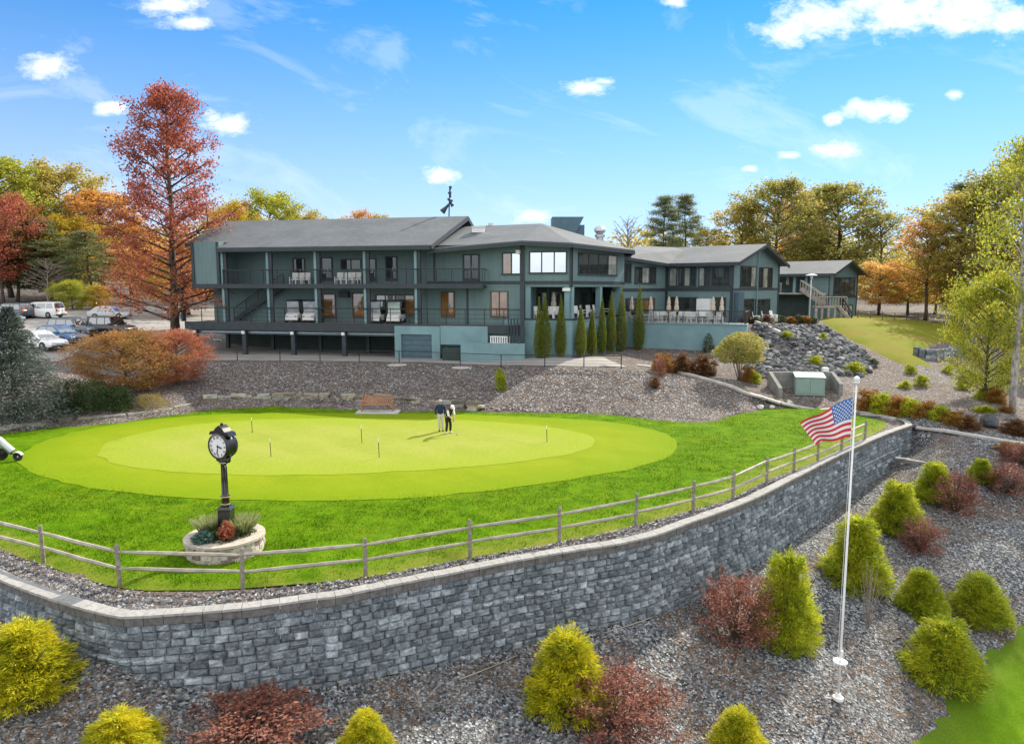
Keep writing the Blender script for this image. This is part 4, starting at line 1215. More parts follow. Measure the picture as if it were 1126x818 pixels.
window(G1, 813.5, 830.5, 292.5, 316, 3, 'glass', pmats=['glass', 'glass', 'glass_pale']); window(G1, 832.5, 848.5, 294, 317, 3, 'glass', pmats=['glass', 'glass_pale', 'glass'])
window(G1, 816, 829.5, 328.5, 348, 2, 'glass'); window(G1, 831, 847, 328.8, 346, 3, 'glass')
dp = MB(); s0, s1 = G1.s(807.5), G1.s(813); dp.wbox(G1, s0, s1, kz, 7.5, .01, .5); part('utility_closet', dp, 'hvac')
gp = MB(); s = G1.s(831.5); gp.wbox(G1, s - .04, s + .04, kz, 11.6, .1, .18); part('downpipe', gp, 'stucco')

# ---- terrace in front of the link and the right block
T1 = Wall(xy(684, 65.6), xy(823, 61.2))
terr = MB()
tp_ = [T1.pt(-.6, 0)[:2], T1.pt(T1.L, 0)[:2], G1.pt(2.2, 0, .3)[:2], G1.pt(0, 0, .3)[:2], (17, 76), (9, 70)]
terr.prism(tp_, 4.4, kz); terr = part('terrace', terr, 'concrete')
tw = MB(); tw.wbox(T1, -.5, T1.L, .8, kz - .02, -.3, .03); part('wall', tw, 'stucco', terr)
tw = MB(); tw.wbox(T1, -.5, T1.L + .05, kz, kz + .1, -.35, .1); part('coping', tw, 'stucco', terr)
railing(T1, .3, T1.L - .2, kz + .1, 1.1, -.1, terr, cables=9, post=1.25)
sw_ = Wall(T1.pt(T1.L, 0)[:2], G1.pt(2.2, 0, 1.0)[:2])
tw = MB(); tw.wbox(sw_, .1, sw_.L, 1.8, kz - .03, -.3, -.05); part('wall', tw, 'stucco', terr)
railing(sw_, .4, sw_.L - .3, kz + .02, 1.05, -.15, terr, cables=7)

# ------------------------------------------------------------------ pavilion beyond
pav = thing('pavilion', 'small gabled blue-grey outbuilding at the top of the grassy slope with white stair', 'building', (35.7, 81.6, 4.0))
V1 = Wall(xy(911, 81.6), xy(942.5, 87.7))
vu = V1.u; vside = Vector((-V1.n.x, -V1.n.y))      # going back from the gable
gl2 = V1.L
zp0, zpE, zpA = 4.0, 9.6, 11.0
back = 17.0
pb = [V1.pt(0, 0)[:2], V1.pt(gl2, 0)[:2], (Vector(V1.pt(gl2, 0)[:2]) + vside * back)[:], (Vector(V1.pt(0, 0)[:2]) + vside * back)[:]]
ins = 3.4
pb_up = [V1.pt(0, 0)[:2], V1.pt(gl2, 0)[:2], pb[2], (Vector(pb[3]) + vu * ins)[:], (Vector(V1.pt(ins, 0)[:2]) + vside * 2.2)[:], (Vector(V1.pt(0, 0)[:2]) + vside * 2.2)[:]]
mb = MB(); mb.prism(pb_up, zp0, zpE); mb.build('wall', M['teal'], pav)
g = MB(); a = V1.pt(0, zpE - .01); b = V1.pt(gl2, zpE - .01); c = V1.pt(gl2 / 2, zpA); off = Vector((vside.x, vside.y, 0)) * .3
g.add([a, b, c, a + off, b + off, c + off], [(0, 1, 2), (5, 4, 3), (0, 3, 4, 1), (1, 4, 5, 2), (2, 5, 3, 0)]); g.build('wall', M['teal'], pav)
u3 = Vector((-vside.x, -vside.y, 0)); g3 = Vector((vu.x, vu.y, 0))
sl = (zpA - zpE) / (gl2 / 2)
f0 = V1.pt(0, zpE) - g3 * .6 + Vector((0, 0, -.6 * sl + .1)); f1 = V1.pt(gl2, zpE) + g3 * .6 + Vector((0, 0, -.6 * sl + .1)); fm = V1.pt(gl2 / 2, zpA) + Vector((0, 0, .1))
r = MB(); r.slab([f0 + u3 * .8, fm + u3 * .8, fm - u3 * back, f0 - u3 * back], .14); r.slab([fm + u3 * .8, f1 + u3 * .8, f1 - u3 * back, fm - u3 * back], .14)
pr = r.build('roof', M['shingle'], pav)
fz = MB()
for a, b in ((f0 + u3 * .85, fm + u3 * .85), (fm + u3 * .85, f1 + u3 * .85), (f0 + u3 * .8, f0 - u3 * back)): fz.bar(a + dz, b + dz, .12, .28)
fz.build('fascia', M['trim'], pr)
t = MB(); t.wbox(V1, .14, gl2 - .14, 6.7, 6.95, .004, .07); t.wbox(V1, 0, .13, zp0, zpE, .004, .08); t.wbox(V1, gl2 - .13, gl2, zp0, zpE, .004, .08); t.build('trim', M['trim'], pav)
window(V1, 916.5, 939.5, 305, 325, 4, 'glass', parent=pav)
door(V1, 934, 938.5, 335, 351.5, glass='glass_pale', parent=pav)
VS = Wall(V1.pt(0, 0)[:2], (Vector(V1.pt(0, 0)[:2]) + vside * back)[:])
VI = Wall((Vector(V1.pt(ins, 0)[:2]) + vside * 2.2)[:], pb_up[3])
window(VI, 893, 903, 307, 320, 2, 'glass', parent=pav)
for px in (886, 873): 
    s = VS.s(px); m = MB(); m.wbox(VS, s - .15, s + .15, 7.1, zpE - .1, -.3, -.05); m.build('post', M['stucco'], pav)
mb = MB(); mb.wbox(VS, 2.2, back, zp0, 7.0, -.45, -.25); mb.build('wall', M['dkteal'], pav)
dk = MB(); dk.wbox(VS, .1, back, 7.1, 7.3, -ins + .05, .9); dk = dk.build('deck', M['deckwood'], pav)
railing(VS, 5.2, back, 7.3, 1.1, .8, dk, mat='railtimber', cables=8, post=1.3, w=.08)
# stair down the front
st = MB(); sr = MB()
q0 = D(880, 318, 82.5); q1 = D(905, 335.5, 78.5); wv = Vector((.55, .85, 0)).normalized() * 1.3
for o_ in (Vector((0, 0, 0)), wv):
    st.bar(q0 + o_, q1 + o_, .1, .42)
    sr.bar(q0 + o_ + Vector((0, 0, 1.0)), q1 + o_ + Vector((0, 0, 1.0)), .1)
    for i in range(9):
        q = (q0 + o_).lerp(q1 + o_, i / 8); sr.bar(q, q + Vector((0, 0, 1.0)), .06)
for i in range(14):
    q = q0.lerp(q1, (i + .5) / 14) + wv * .5; st.bar(q - wv * .5, q + wv * .5, .3, .05)
l0 = D(897, 336.5, 78.5); l1 = D(931, 336.5, 78.8)
st.slab([l0, l1, l1 + Vector((.4, 1.8, 0)), l0 + Vector((.4, 1.8, 0))], .2)
for px in (897.5, 904, 911, 918, 925, 931):
    p = D(px, 337, 78.55); st.bar((p.x, p.y, p.z - .2), (p.x, p.y, 3.7), .22)
for i in range(12):
    f = i / 11; p = l0.lerp(l1, f); sr.bar(p, p + Vector((0, 0, 1.0)), .06)
sr.bar(l0 + Vector((0, 0, 1.0)), l1 + Vector((0, 0, 1.0)), .1)
q2 = D(922, 337, 78.5); q3 = D(935, 352, 77.2)
for o_ in (Vector((0, 0, 0)), Vector((.3, 1.2, 0))):
    st.bar(q2 + o_, q3 + o_, .1, .35)
stp = st.build('stair', M['deckwood'], pav); sr.build('stair_rail', M['railtimber'], stp)
dr = MB()
for o_ in (Vector((0, 0, 0)), Vector((.3, 1.2, 0))):
    a = D(927, 328, 78.5) + o_; b = D(937, 345, 77.2) + o_
    dr.bar(a, b, .12); dr.bar(a, a - Vector((0, 0, 1.0)), .1); dr.bar(b, b - Vector((0, 0, 1.0)), .1); dr.bar(a - Vector((0, 0, .5)), b - Vector((0, 0, .5)), .06)
dr.build('hand_rail', M['black'], stp)
# ------------------------------------------------------------------ foliage
def unit(rng, n):
    v = rng.normal(size=(n, 3)); return v / (np.linalg.norm(v, axis=1, keepdims=True) + 1e-9)

def leaves(c, size, rng, aspect=0.5, axis=None, spread=1.0, nbias=None):
    """diamond leaves: centres c, half length size; axis = preferred long direction"""
    n = len(c)
    a = unit(rng, n)
    if axis is not None: 
        a = axis + a * spread
        a /= (np.linalg.norm(a, axis=1, keepdims=True) + 1e-9)
    r = unit(rng, n)
    if nbias is not None: r = r + nbias
    b = np.cross(a, r); b /= (np.linalg.norm(b, axis=1, keepdims=True) + 1e-9)
    s = (size * rng.uniform(0.6, 1.3, n))[:, None]
    v = np.empty((n, 4, 3), np.float32)
    v[:, 0] = c - a * s; v[:, 1] = c + b * s * aspect; v[:, 2] = c + a * s; v[:, 3] = c - b * s * aspect
    return v

def limb_tree(seed, H, base, R, prof, nl, nleaf, leaf, trunk_r, up=0.45, droop=0.0, clump=0.75, sub=4, aspect=0.55, flat=0.7, twin=False, lean=0.0, inner=0.35, top=0.97):
    """returns (wood builder, leaf corner array) for a tree standing at the origin"""
    rng = np.random.default_rng(seed); rr = random.Random(seed)
    wood = MB(); centers = []
    trunks = []
    for k in range(2 if twin else 1):
        ox = (0.5 if k else -0.3) if twin else 0
        pts = []
        x = y = 0.0
        for i in range(9):
            t = i / 8
            x += rr.uniform(-1, 1) * 0.012 * H; y += rr.uniform(-1, 1) * 0.012 * H
            pts.append(Vector((ox + (x + lean * t * t * H) * (t ** .5) + (ox * 1.6 * t if twin else 0), y * t ** .5, H * top * t)))
        rad = [trunk_r * (1.25 if i == 0 else 1) * (1 - i / 8) ** 0.8 + 0.025 for i in range(9)]
        if k: rad = [q * .8 for q in rad]
        wood.tube(pts, rad, 7)
        trunks.append(pts)
    for i in range(nl):
        pts = trunks[i % len(trunks)]
        f = (i + rr.random()) / nl
        t = base + (0.985 - base) * f
        q = t * 8; j = min(int(q), 7); st = pts[j].lerp(pts[j + 1], q - j)
        az = i * 2.399 + rr.uniform(-.5, .5)
        Ln = max(0.25, R * prof(f) * rr.uniform(.7, 1.15))
        h = Vector((math.cos(az), math.sin(az), 0)); pv = []
        u = up * (0.55 + 0.9 * f) 
        for k in range(5):
            w = k / 4
            pv.append(st + h * Ln * w + Vector((rr.uniform(-.06, .06), rr.uniform(-.06, .06), 0)) * Ln * w + Vector((0, 0, Ln * (u * w - droop * w * w))))
        r0 = min(trunk_r * .45, 0.03 + Ln * .018)
        wood.tube(pv, [r0 * (1 - .8 * k / 4) for k in range(5)], 4)
        centers.append((pv[4], 1.0)); centers.append((pv[3], .9))
        for s_ in range(sub):
            w = inner + (0.95 - inner) * (s_ + rr.random()) / sub
            q = w * 4; j = min(int(q), 3); p = pv[j].lerp(pv[j + 1], q - j)
            az2 = az + rr.choice((-1, 1)) * rr.uniform(.5, 1.25)
            l2 = Ln * rr.uniform(.22, .45)
            e = p + Vector((math.cos(az2) * l2, math.sin(az2) * l2, l2 * rr.uniform(-.1, .6) - droop * l2 * .5))
            wood.tube([p, p.lerp(e, .5) + Vector((0, 0, l2 * .06)), e], [r0 * .45, r0 * .3, r0 * .12], 3)
            centers.append((e, .9)); centers.append((p.lerp(e, .5), .7))
    C = np.array([c[0][:] for c in centers]); W = np.array([c[1] for c in centers]) * rng.uniform(.35, 1.5, len(centers))
    W /= W.sum()
    idx = rng.choice(len(C), nleaf, p=W)
    cr = clump * (0.7 + 0.6 * rng.random(len(C)))
    off = rng.normal(size=(nleaf, 3)) * cr[idx][:, None] * 0.62; off[:, 2] *= flat
    P = C[idx] + off
    lv = leaves(P, leaf, rng, aspect, nbias=np.array([0, 0, 0.6]))
    return wood, lv

P_oval = lambda f: math.sin(PI * (0.12 + 0.86 * f)) ** 0.7
P_round = lambda f: (1 - (2 * f - 0.85) ** 2 * .62) if f < .95 else .35
P_cone = lambda f: (1 - f) ** 0.85 + 0.04
P_pyr = lambda f: max(.10, (1.0 - 0.72 * f ** 1.2 - (.22 * ((f - .8) / .2) ** 2 if f > .8 else 0)) * (1 + .13 * math.sin(f * 23)))
P_pine = lambda f: (0.55 + 0.45 * math.sin(f * PI)) * (1.05 - f * .7)

def conifer(seed, H, R, nleaf, leaf, trunk_r=.14):
    """dense spruce: whorls of drooping boughs clothed along their length"""
    rng = np.random.default_rng(seed); rr = random.Random(seed)
    wood = MB(); wood.tube([(0, 0, 0), (0, 0, H * .5), (0, 0, H * .98)], [trunk_r, trunk_r * .6, .015], 6)
    P = []; A = []
    nw = 26
    per = nleaf // (nw * 11)
    for i in range(nw):
        f = (i + .5) / nw; z = H * (0.04 + .94 * f)
        for b in range(11):
            az = b * 2 * PI / 11 + i * .9 + rr.uniform(-.2, .2)
            L = R * (1 - f) ** .8 * rr.uniform(.7, 1.18) + .12
            h = np.array([math.cos(az), math.sin(az), 0])
            w = rng.random(per) ** .7
            pos = np.array([0, 0, z]) + h * (L * w)[:, None]
            pos[:, 2] += L * (-.28 * w + .16 * w * w) + rng.normal(size=per) * .05 * (1 + L * .5)
            side = np.array([-h[1], h[0], 0]) * (rng.normal(size=per) * .17 * L * (1.1 - .6 * w))[:, None]
            pos += side
            P.append(pos); A.append(np.tile(h + np.array([0, 0, -.1]), (per, 1)))
            if b % 2 == 0: wood.tube([(0, 0, z), tuple(np.array([0, 0, z]) + h * L * .9 + np.array([0, 0, -.12 * L]))], [.025, .008], 3)
    P = np.concatenate(P); A = np.concatenate(A)
    return wood, leaves(P, leaf, rng, .3, A, .55)

def shrub_leaves(seed, w, h, n, leaf, prof, aspect=.3, spread=.6, lump=.22, outb=.5, upv=.35, droop=0.0):
    """foliage clothing a lumpy solid of revolution; prof(t) gives the half width at height t"""
    rng = np.random.default_rng(seed)
    K = 26
    lc = unit(rng, K); ls = rng.uniform(.4, 1, K)
    t = rng.random(n * 2)
    keep = rng.random(n * 2) < np.array([max(.08, prof(x)) for x in t])
    t = t[keep][:n]; m = len(t)
    az = rng.random(m) * 2 * PI
    rad = np.array([prof(x) for x in t]) * w / 2
    d = np.stack([np.cos(az), np.sin(az), (t - .5) * 1.6], 1); d /= np.linalg.norm(d, axis=1, keepdims=True)
    b = np.max(np.clip(d @ lc.T - .80, 0, None) * 5 * ls, axis=1)
    r = rad * (1 - lump + lump * 1.6 * b) * (rng.random(m) ** outb) 
    P = np.stack([np.cos(az) * r, np.sin(az) * r, t * h * (1 - .04 * rng.random(m)) + lump * .25 * b * h * t], 1)
    A = np.stack([np.cos(az), np.sin(az), np.full(m, upv)], 1)
    A[:, 2] -= droop * rng.random(m)
    return leaves(P, leaf, rng, aspect, A, spread)

def tufted(seed, w, h, prof, K, per, tl, tw, leaf, aspect=.2, spread=.45, upv=.6, droop=.3, core=.25, jit=.25):
    """foliage in separate tufts that stand out of a solid of revolution, so the outline is ragged"""
    rng = np.random.default_rng(seed)
    t = rng.random(K * 3); t = t[rng.random(K * 3) < np.array([max(.15, prof(x)) for x in t])][:K]
    K = len(t); az = np.arange(K) * 2.399 + rng.normal(size=K) * .4
    rad = np.array([prof(x) for x in t]) * w / 2 * (1 - jit * rng.random(K))
    base = np.stack([np.cos(az) * rad * .62, np.sin(az) * rad * .62, t * h * .93], 1)
    dr = np.stack([np.cos(az), np.sin(az), upv * (.3 + 1.4 * t) + rng.normal(size=K) * .25], 1); dr /= np.linalg.norm(dr, axis=1, keepdims=True)
    ln = tl * w * rng.uniform(.55, 1.25, K) * (.55 + .45 * np.array([prof(x) for x in t]))
    idx = np.repeat(np.arange(K), per); m = len(idx)
    u = rng.random(m) ** .8
    lat = rng.normal(size=(m, 3)) * (tw * w * (1.05 - .55 * u))[:, None]
    P = base[idx] + dr[idx] * (ln[idx] * u)[:, None] + lat
    P[:, 2] -= droop * ln[idx] * u * u * rng.uniform(.4, 1.2, m)
    A = dr[idx] + lat * 2.2 / (tw * w + 1e-6) * .35; A[:, 2] -= droop * u
    L1 = leaves(P, leaf, rng, aspect, A, spread)
    nc = int(m * core)
    tt = rng.random(nc); a2 = rng.random(nc) * 6.283; r2 = np.array([prof(x) for x in tt]) * w / 2 * .62 * rng.random(nc) ** .5
    C = np.stack([np.cos(a2) * r2, np.sin(a2) * r2, tt * h * .9], 1)
    L2 = leaves(C, leaf * 1.3, rng, aspect * 1.6, np.stack([np.cos(a2), np.sin(a2), np.full(nc, .4)], 1), .9)
    V = np.concatenate([L1, L2]); V[:, :, 2] = np.maximum(V[:, :, 2], -.03)
    return V

def stems(seed, w, h, n=7, r=.02, lo=.85):
    rr = random.Random(seed); mb = MB()
    for i in range(n):
        az = rr.random() * 2 * PI; k = rr.uniform(.2, .42)
        e = Vector((math.cos(az) * w * k, math.sin(az) * w * k, h * rr.uniform(.5, lo)))
        mb.tube([(math.cos(az) * .03, math.sin(az) * .03, -.12), e * .5 + Vector((0, 0, h * .05)), e], [r, r * .7, r * .25], 4)
    return mb

PROTO = {}
def proto_tree(key, wood, lv, leafmat, bark='bark'):
    """mesh data to be shared by every tree of this make"""
    o = wood.build('trunk', M[bark], None, smooth=True, local=True); wm = o.data; bpy.data.objects.remove(o)
    o = np_mesh('crown', lv, 4, M[leafmat]); lm = o.data; bpy.data.objects.remove(o)
    z = np.asarray(lv)[:, :, 2].max(); x = np.percentile(np.abs(np.asarray(lv)[:, :, :2]).max(axis=2).max(axis=1), 97)
    PROTO[key] = (wm, lm, float(z), float(x))
def recolour(src, key, leafmat):
    wm, lm, z, x = PROTO[src]
    l2 = lm.copy(); l2.materials.clear(); l2.materials.append(M[leafmat])
    PROTO[key] = (wm, l2, z, x)

def plant(key, name, loc, H, Wd, rz, label, cat, group=None, trunk='trunk', crown='crown'):
    """H total height, Wd total width in metres"""
    wm, lm, z, x = PROTO[key]
    r = thing(name, label, cat, loc, rz, group)
    s = (Wd / (2 * x), Wd / (2 * x), H / z)
    r.scale = s
    for nm, me in ((trunk, wm), (crown, lm)):
        o = bpy.data.objects.new(nm, me); COL.objects.link(o); o.parent = r
    return r

# ---- makes
proto_tree('gum', *limb_tree(3, 22, .055, 6.0, P_pyr, 78, 27000, .125, .34, up=.5, clump=.66, sub=5, flat=.8), 'l_gumtree')
proto_tree('broad', *limb_tree(5, 18, .22, 6.0, P_round, 40, 15000, .20, .28, up=.55, clump=.95, sub=5), 'l_olive')
proto_tree('tall', *limb_tree(8, 22, .30, 5.0, P_oval, 44, 13000, .20, .26, up=.6, clump=.85, sub=4), 'l_mixed')
proto_tree('sparse', *limb_tree(12, 20, .30, 4.5, P_oval, 34, 5200, .19, .22, up=.7, clump=.75, sub=4), 'l_orange')
proto_tree('pine', *limb_tree(15, 22, .32, 4.2, P_pine, 44, 20000, .20, .25, up=.2, droop=.1, clump=.80, sub=4, aspect=.22, flat=.45), 'l_pine')
proto_tree('birch', *limb_tree(21, 18, .24, 4.4, P_oval, 46, 9000, .13, .17, up=.75, droop=.25, clump=.7, sub=4, twin=True), 'l_spring', 'barkpale')
proto_tree('bare', *limb_tree(25, 12, .15, 4.0, P_round, 46, 700, .035, .16, up=.8, clump=.5, sub=7), 'l_dry', 'twig')
proto_tree('bush', *limb_tree(31, 5, .05, 2.6, P_round, 48, 27000, .058, .09, up=.5, clump=.42, sub=5), 'l_maple')
for s_, k_, m_ in (('broad', 'broad_gold', 'l_yellow'), ('broad', 'broad_orange', 'l_orange'), ('broad', 'broad_red', 'l_gum'), ('broad', 'broad_green', 'l_spring'), ('broad', 'broad_mixed', 'l_mixed'), ('broad', 'broad_dark', 'l_dark'),
                   ('tall', 'tall_olive', 'l_olive'), ('tall', 'tall_orange', 'l_orange'), ('tall', 'tall_green', 'l_spring'), ('sparse', 'sparse_mixed', 'l_mixed'), ('sparse', 'sparse_red', 'l_gum'), ('sparse', 'sparse_olive', 'l_olive'), ('pine', 'pine_blue', 'l_blue'),
                   ('broad', 'broad_glow', 'l_glow'), ('bush', 'bush_rust', 'l_copper'), ('bush', 'bush_lime', 'l_spring'), ('bush', 'bush_yellow', 'l_yellow'), ('bush', 'bush_dark', 'l_dark'), ('bush', 'bush_orange', 'l_orange')):
    recolour(s_, k_, m_)
proto_tree('spruce', *conifer(41, 6.0, 2.5, 30000, .070), 'l_blue')
recolour('spruce', 'spruce_green', 'l_dark')

def at_px(px, Y): 
    p = D(px, 315, Y); return Vector((p.x, Y, hu(p.x, Y)))
_rz = random.Random(99)
def tree_px(key, px, Y, top, wpx, label, name='autumn_tree', cat='tree', group=None):
    """stand a tree at plan distance Y; its measured top and spread give its size"""
    p = at_px(px, Y); p.z -= .15
    H = D(px, top, Y).z - p.z; Wd = wpx * Y / F * 1.02
    return plant(key, name, p, H, Wd, _rz.uniform(0, 6.28), label, cat, group)

tree_px('gum', 190, 66, 85, 138, 'tall pyramidal red and orange sweetgum at the left end of the clubhouse')
# woodland on the left
LW = 'trees in the woodland left of the clubhouse'
for a in [('tall_green', 12, 104, 166, 95, 'tall green tree turning yellow at the left edge of the photo', 'deciduous_tree'),
          ('broad_red', 2, 92, 205, 80, 'red leaved tree at the far left above the parked cars', 'autumn_tree'),
          ('broad_mixed', 72, 112, 170, 95, 'tall tree turning gold between the red tree and the sweetgum', 'autumn_tree'),
          ('tall_orange', 112, 108, 205, 90, 'orange brown tree just left of the tall sweetgum', 'autumn_tree'),
          ('broad_gold', 80, 100, 232, 70, 'small yellow tree in the middle of the left woodland', 'autumn_tree'),
          ('broad_olive' if False else 'broad', 45, 118, 190, 90, 'olive green tree at the back of the left woodland', 'deciduous_tree'),
          ('pine', 58, 96, 240, 70, 'dull green pine above the white estate car', 'pine_tree'),
          ('pine', 103, 94, 252, 56, 'dull green pine behind the yellow shrub', 'pine_tree'),
          ('broad_dark', 18, 96, 262, 80, 'dark green rounded tree above the parked cars at far left', 'evergreen_tree'),
          ('broad_orange', 145, 112, 240, 90, 'orange tree behind the trunk of the sweetgum', 'autumn_tree'),
          ('broad', 75, 99, 280, 60, 'low olive green tree behind the grey bare tree', 'deciduous_tree')]:
    tree_px(a[0], a[1], a[2], a[3], a[4], a[5], a[6], 'tree', LW)
tree_px('bare', 52, 90, 282, 52, 'leafless grey tree in front of the dark evergreens', 'bare_tree')
tree_px('bush_lime', 78, 89, 305, 40, 'rounded bright green shrub beside the yellow shrub at the car park', 'shrub', 'shrub')
tree_px('bush_yellow', 108, 90, 311, 30, 'rounded golden yellow shrub at the edge of the car park', 'shrub', 'shrub')
tree_px('broad_orange', 205, 86, 262, 120, 'spreading orange tree behind the left end of the clubhouse', 'autumn_tree')
# behind the clubhouse
BT = 'trees rising behind the clubhouse'
for a in [('broad_gold', 262, 100, 216, 65, 'yellow tree over the left end of the clubhouse roof', 'autumn_tree'), ('broad_green', 300, 112, 204, 75, 'yellow green tree over the left part of the long roof', 'deciduous_tree'),
          ('broad_mixed', 335, 120, 226, 60, 'low gold and green tree over the middle of the long roof', 'autumn_tree'), ('sparse', 395, 122, 228, 42, 'nearly bare tree tips above the long roof, left one', 'bare_tree'),
          ('sparse_mixed', 418, 128, 232, 36, 'nearly bare tree tips above the long roof, right one', 'bare_tree'),
          ('bare', 690, 112, 234, 52, 'pale leafless tree right of the roof exhaust fan', 'bare_tree'),
          ('pine', 724, 105, 213, 44, 'left pine of the pair above the right block roof', 'pine_tree'), ('pine', 757, 108, 211, 44, 'right pine of the pair above the right block roof', 'pine_tree'),
          ('sparse_mixed', 775, 110, 248, 45, 'small thin gold tree right of the two pines', 'autumn_tree'),
          ('tall', 812, 112, 218, 62, 'slim tree turning gold left of the large olive tree', 'autumn_tree'), ('tall_olive', 850, 108, 192, 86, 'large olive tree behind the gable of the right block', 'deciduous_tree'),
          ('tall_orange', 880, 124, 206, 60, 'brown orange tree between the two large olive trees', 'autumn_tree'),
          ('tall_olive', 922, 112, 196, 98, 'large olive brown tree behind the pavilion roof', 'deciduous_tree'), ('broad', 905, 118, 250, 90, 'wide olive tree low behind the pavilion roof', 'deciduous_tree'),
          ('sparse_olive', 968, 108, 228, 62, 'thin olive tree leaning right of the pavilion', 'deciduous_tree')]:
    tree_px(a[0], a[1], a[2], a[3], a[4], a[5], a[6], 'tree', BT)
RT = 'trees along the right edge of the hill'
for a in [('broad_glow', 968, 96, 285, 60, 'glowing orange tree beside the pavilion', 'autumn_tree'), ('broad_gold', 1000, 98, 282, 62, 'glowing yellow tree right of the orange tree by the pavilion', 'autumn_tree'),
          ('broad_glow', 1030, 104, 292, 62, 'low orange tree behind the tall brown trees on the right', 'autumn_tree'), ('broad_mixed', 1060, 90, 300, 70, 'low green and gold tree above the block terrace', 'autumn_tree'),
          ('sparse', 1020, 88, 238, 74, 'tall thin orange tree above the grassy slope', 'autumn_tree'), ('tall', 1052, 84, 205, 92, 'tall tree turning gold above the block terrace', 'autumn_tree'),
          ('pine', 1052, 90, 196, 84, 'tall brown green pine behind the golden trees on the right', 'pine_tree'), ('sparse_olive', 1092, 80, 182, 90, 'tall thin olive tree behind the pale birch', 'deciduous_tree'),
          ('tall_olive', 1140, 76, 150, 110, 'tall olive tree at the right edge of the photo', 'deciduous_tree'), ('broad_gold', 1088, 78, 308, 64, 'low yellow tree behind the pale birch trunks', 'autumn_tree'),
          ('broad_orange', 1130, 84, 296, 80, 'low orange tree at the far right behind the birch', 'autumn_tree')]:
    tree_px(a[0], a[1], a[2], a[3], a[4], a[5], a[6], 'tree', RT)
bt = GU(1113, 452)
plant('birch', 'birch_tree', (bt.x, bt.y, hu(bt.x, bt.y) - .1), D(1113, 138, bt.y).z - bt.z, 6.0, 1.2, 'twin-trunked pale barked birch at the right edge of the gravel slope', 'tree')
plant('bush_lime', 'young_tree', (bt.x + .2, bt.y + 3.0, hu(bt.x + .2, bt.y + 3) - .1), 9.4, 5.2, 0.4, 'leafy green young tree just behind the birch trunks', 'tree')

# far woodland closing the horizon: read as one mass
rng = np.random.default_rng(77)
pts = []
for i in range(330):
    px = -260 + 1700 * (i + rng.random()) / 330
    Y = rng.uniform(135, 190)
    p = D(px, 315, Y); g = float(_hu(np.array([p.x]), np.array([Y]))[0])
    Hh = rng.uniform(9, 15) if not 440 < px < 690 else rng.uniform(5, 7.5)
    n = 260
    c = np.clip(rng.normal(size=(n, 3)), -1.7, 1.7) * np.array([3.0, 3.0, Hh * .26]) + np.array([p.x, Y, g + Hh * .5])
    pts.append(c)
pts = np.concatenate(pts)
o = np_mesh('far_woodland', leaves(pts, .45, rng, .7), 4, M['l_mixed']); tag(o, 'band of distant autumn woodland behind the clubhouse', 'woodland', kind='stuff')

# ---- planting beds on the left
sp = GU(18, 462)
plant('spruce', 'blue_spruce', (sp.x, sp.y, sp.z - .1), D(18, 333, sp.y)  .z - sp.z, 5.0, .3, 'blue grey spruce beside the car park at the left edge of the green', 'tree')
mp_ = GU(132, 436)
plant('bush', 'japanese_maple', (mp_.x, mp_.y + 1.0, hu(mp_.x, mp_.y + 1) - .1), D(132, 357, mp_.y + 1).z - mp_.z, 6.4, .9, 'wide dome of green turning red maple in front of the car park', 'tree')
rs = GU(186, 428)
plant('bush_rust', 'red_shrub', (rs.x, rs.y + 1.2, hu(rs.x, rs.y + 1.2) - .1), D(186, 358, rs.y + 1.2).z - rs.z, 4.6, 2.1, 'orange red shrub right of the green maple dome', 'shrub')
dome = lambda t: math.sqrt(max(0, 1 - (t * 1.0) ** 2)) * (.86 + .14 * math.sin(3 * t)) + .03
for px, py, w_, h_ in ((78, 452, 2.3, 1.9), (105, 451, 2.2, 1.8), (132, 450, 1.7, 1.4)):
    p = GU(px, py); r = thing('dark_yew_shrub', 'dark green clipped yew shrub below the maple dome', 'shrub', (p.x, p.y, p.z - .05), 0, 'dark yew shrubs in a row below the maple')
    stems(px, w_, h_).build('stem', M['bark'], r, local=True)
    np_mesh('foliage', shrub_leaves(px, w_, h_, 5200, .05, lambda t: .97 if t < .75 else .97 - (t - .75) * 2.2, .5, 1.2, lump=.3), 4, M['l_dark'], r)
p = GU(166, 447); r = thing('straw_grass_tuft', 'pale straw coloured grass tuft below the red shrub', 'plant', (p.x, p.y, p.z - .05))
np_mesh('foliage', shrub_leaves(7, 2.6, .8, 1800, .16, lambda t: 1.0 - .5 * t, .06, .5, upv=.9), 4, M['l_dry'], r)

# ---- columnar evergreens along the bay and the terrace wall
spire = lambda t: (min(1, .62 + t * 2.2) if t < .25 else (1 - ((t - .25) / .75) ** 1.35) * 1.0) + .02
AV = [(599, 393, 323, 15.5), (616.5, 391.5, 325, 13), (638.5, 390.5, 335, 13.5), (650.5, 389.5, 339, 11.5), (661.5, 388.5, 326, 11), (671.5, 386.5, 321, 12.5), (683, 385, 314, 12.5), (702, 384, 311.5, 13.5)]
AVL = ['broadest columnar evergreen, standing first at the left beside the stair wall', 'columnar evergreen in front of the first white column of the bay, second from left', 'third columnar evergreen from the left, below the bay', 'shortest columnar evergreen of the row, fourth from left', 'columnar evergreen fifth from the left in the row at the bay', 'columnar evergreen sixth from the left in the row at the bay', 'tall columnar evergreen closing the row at the right corner of the bay', 'columnar evergreen standing alone against the teal terrace wall']
AVY = [54.4, 54.9, 55.8, 57.6, 59.4, 61.2, 63.0, 64.2]
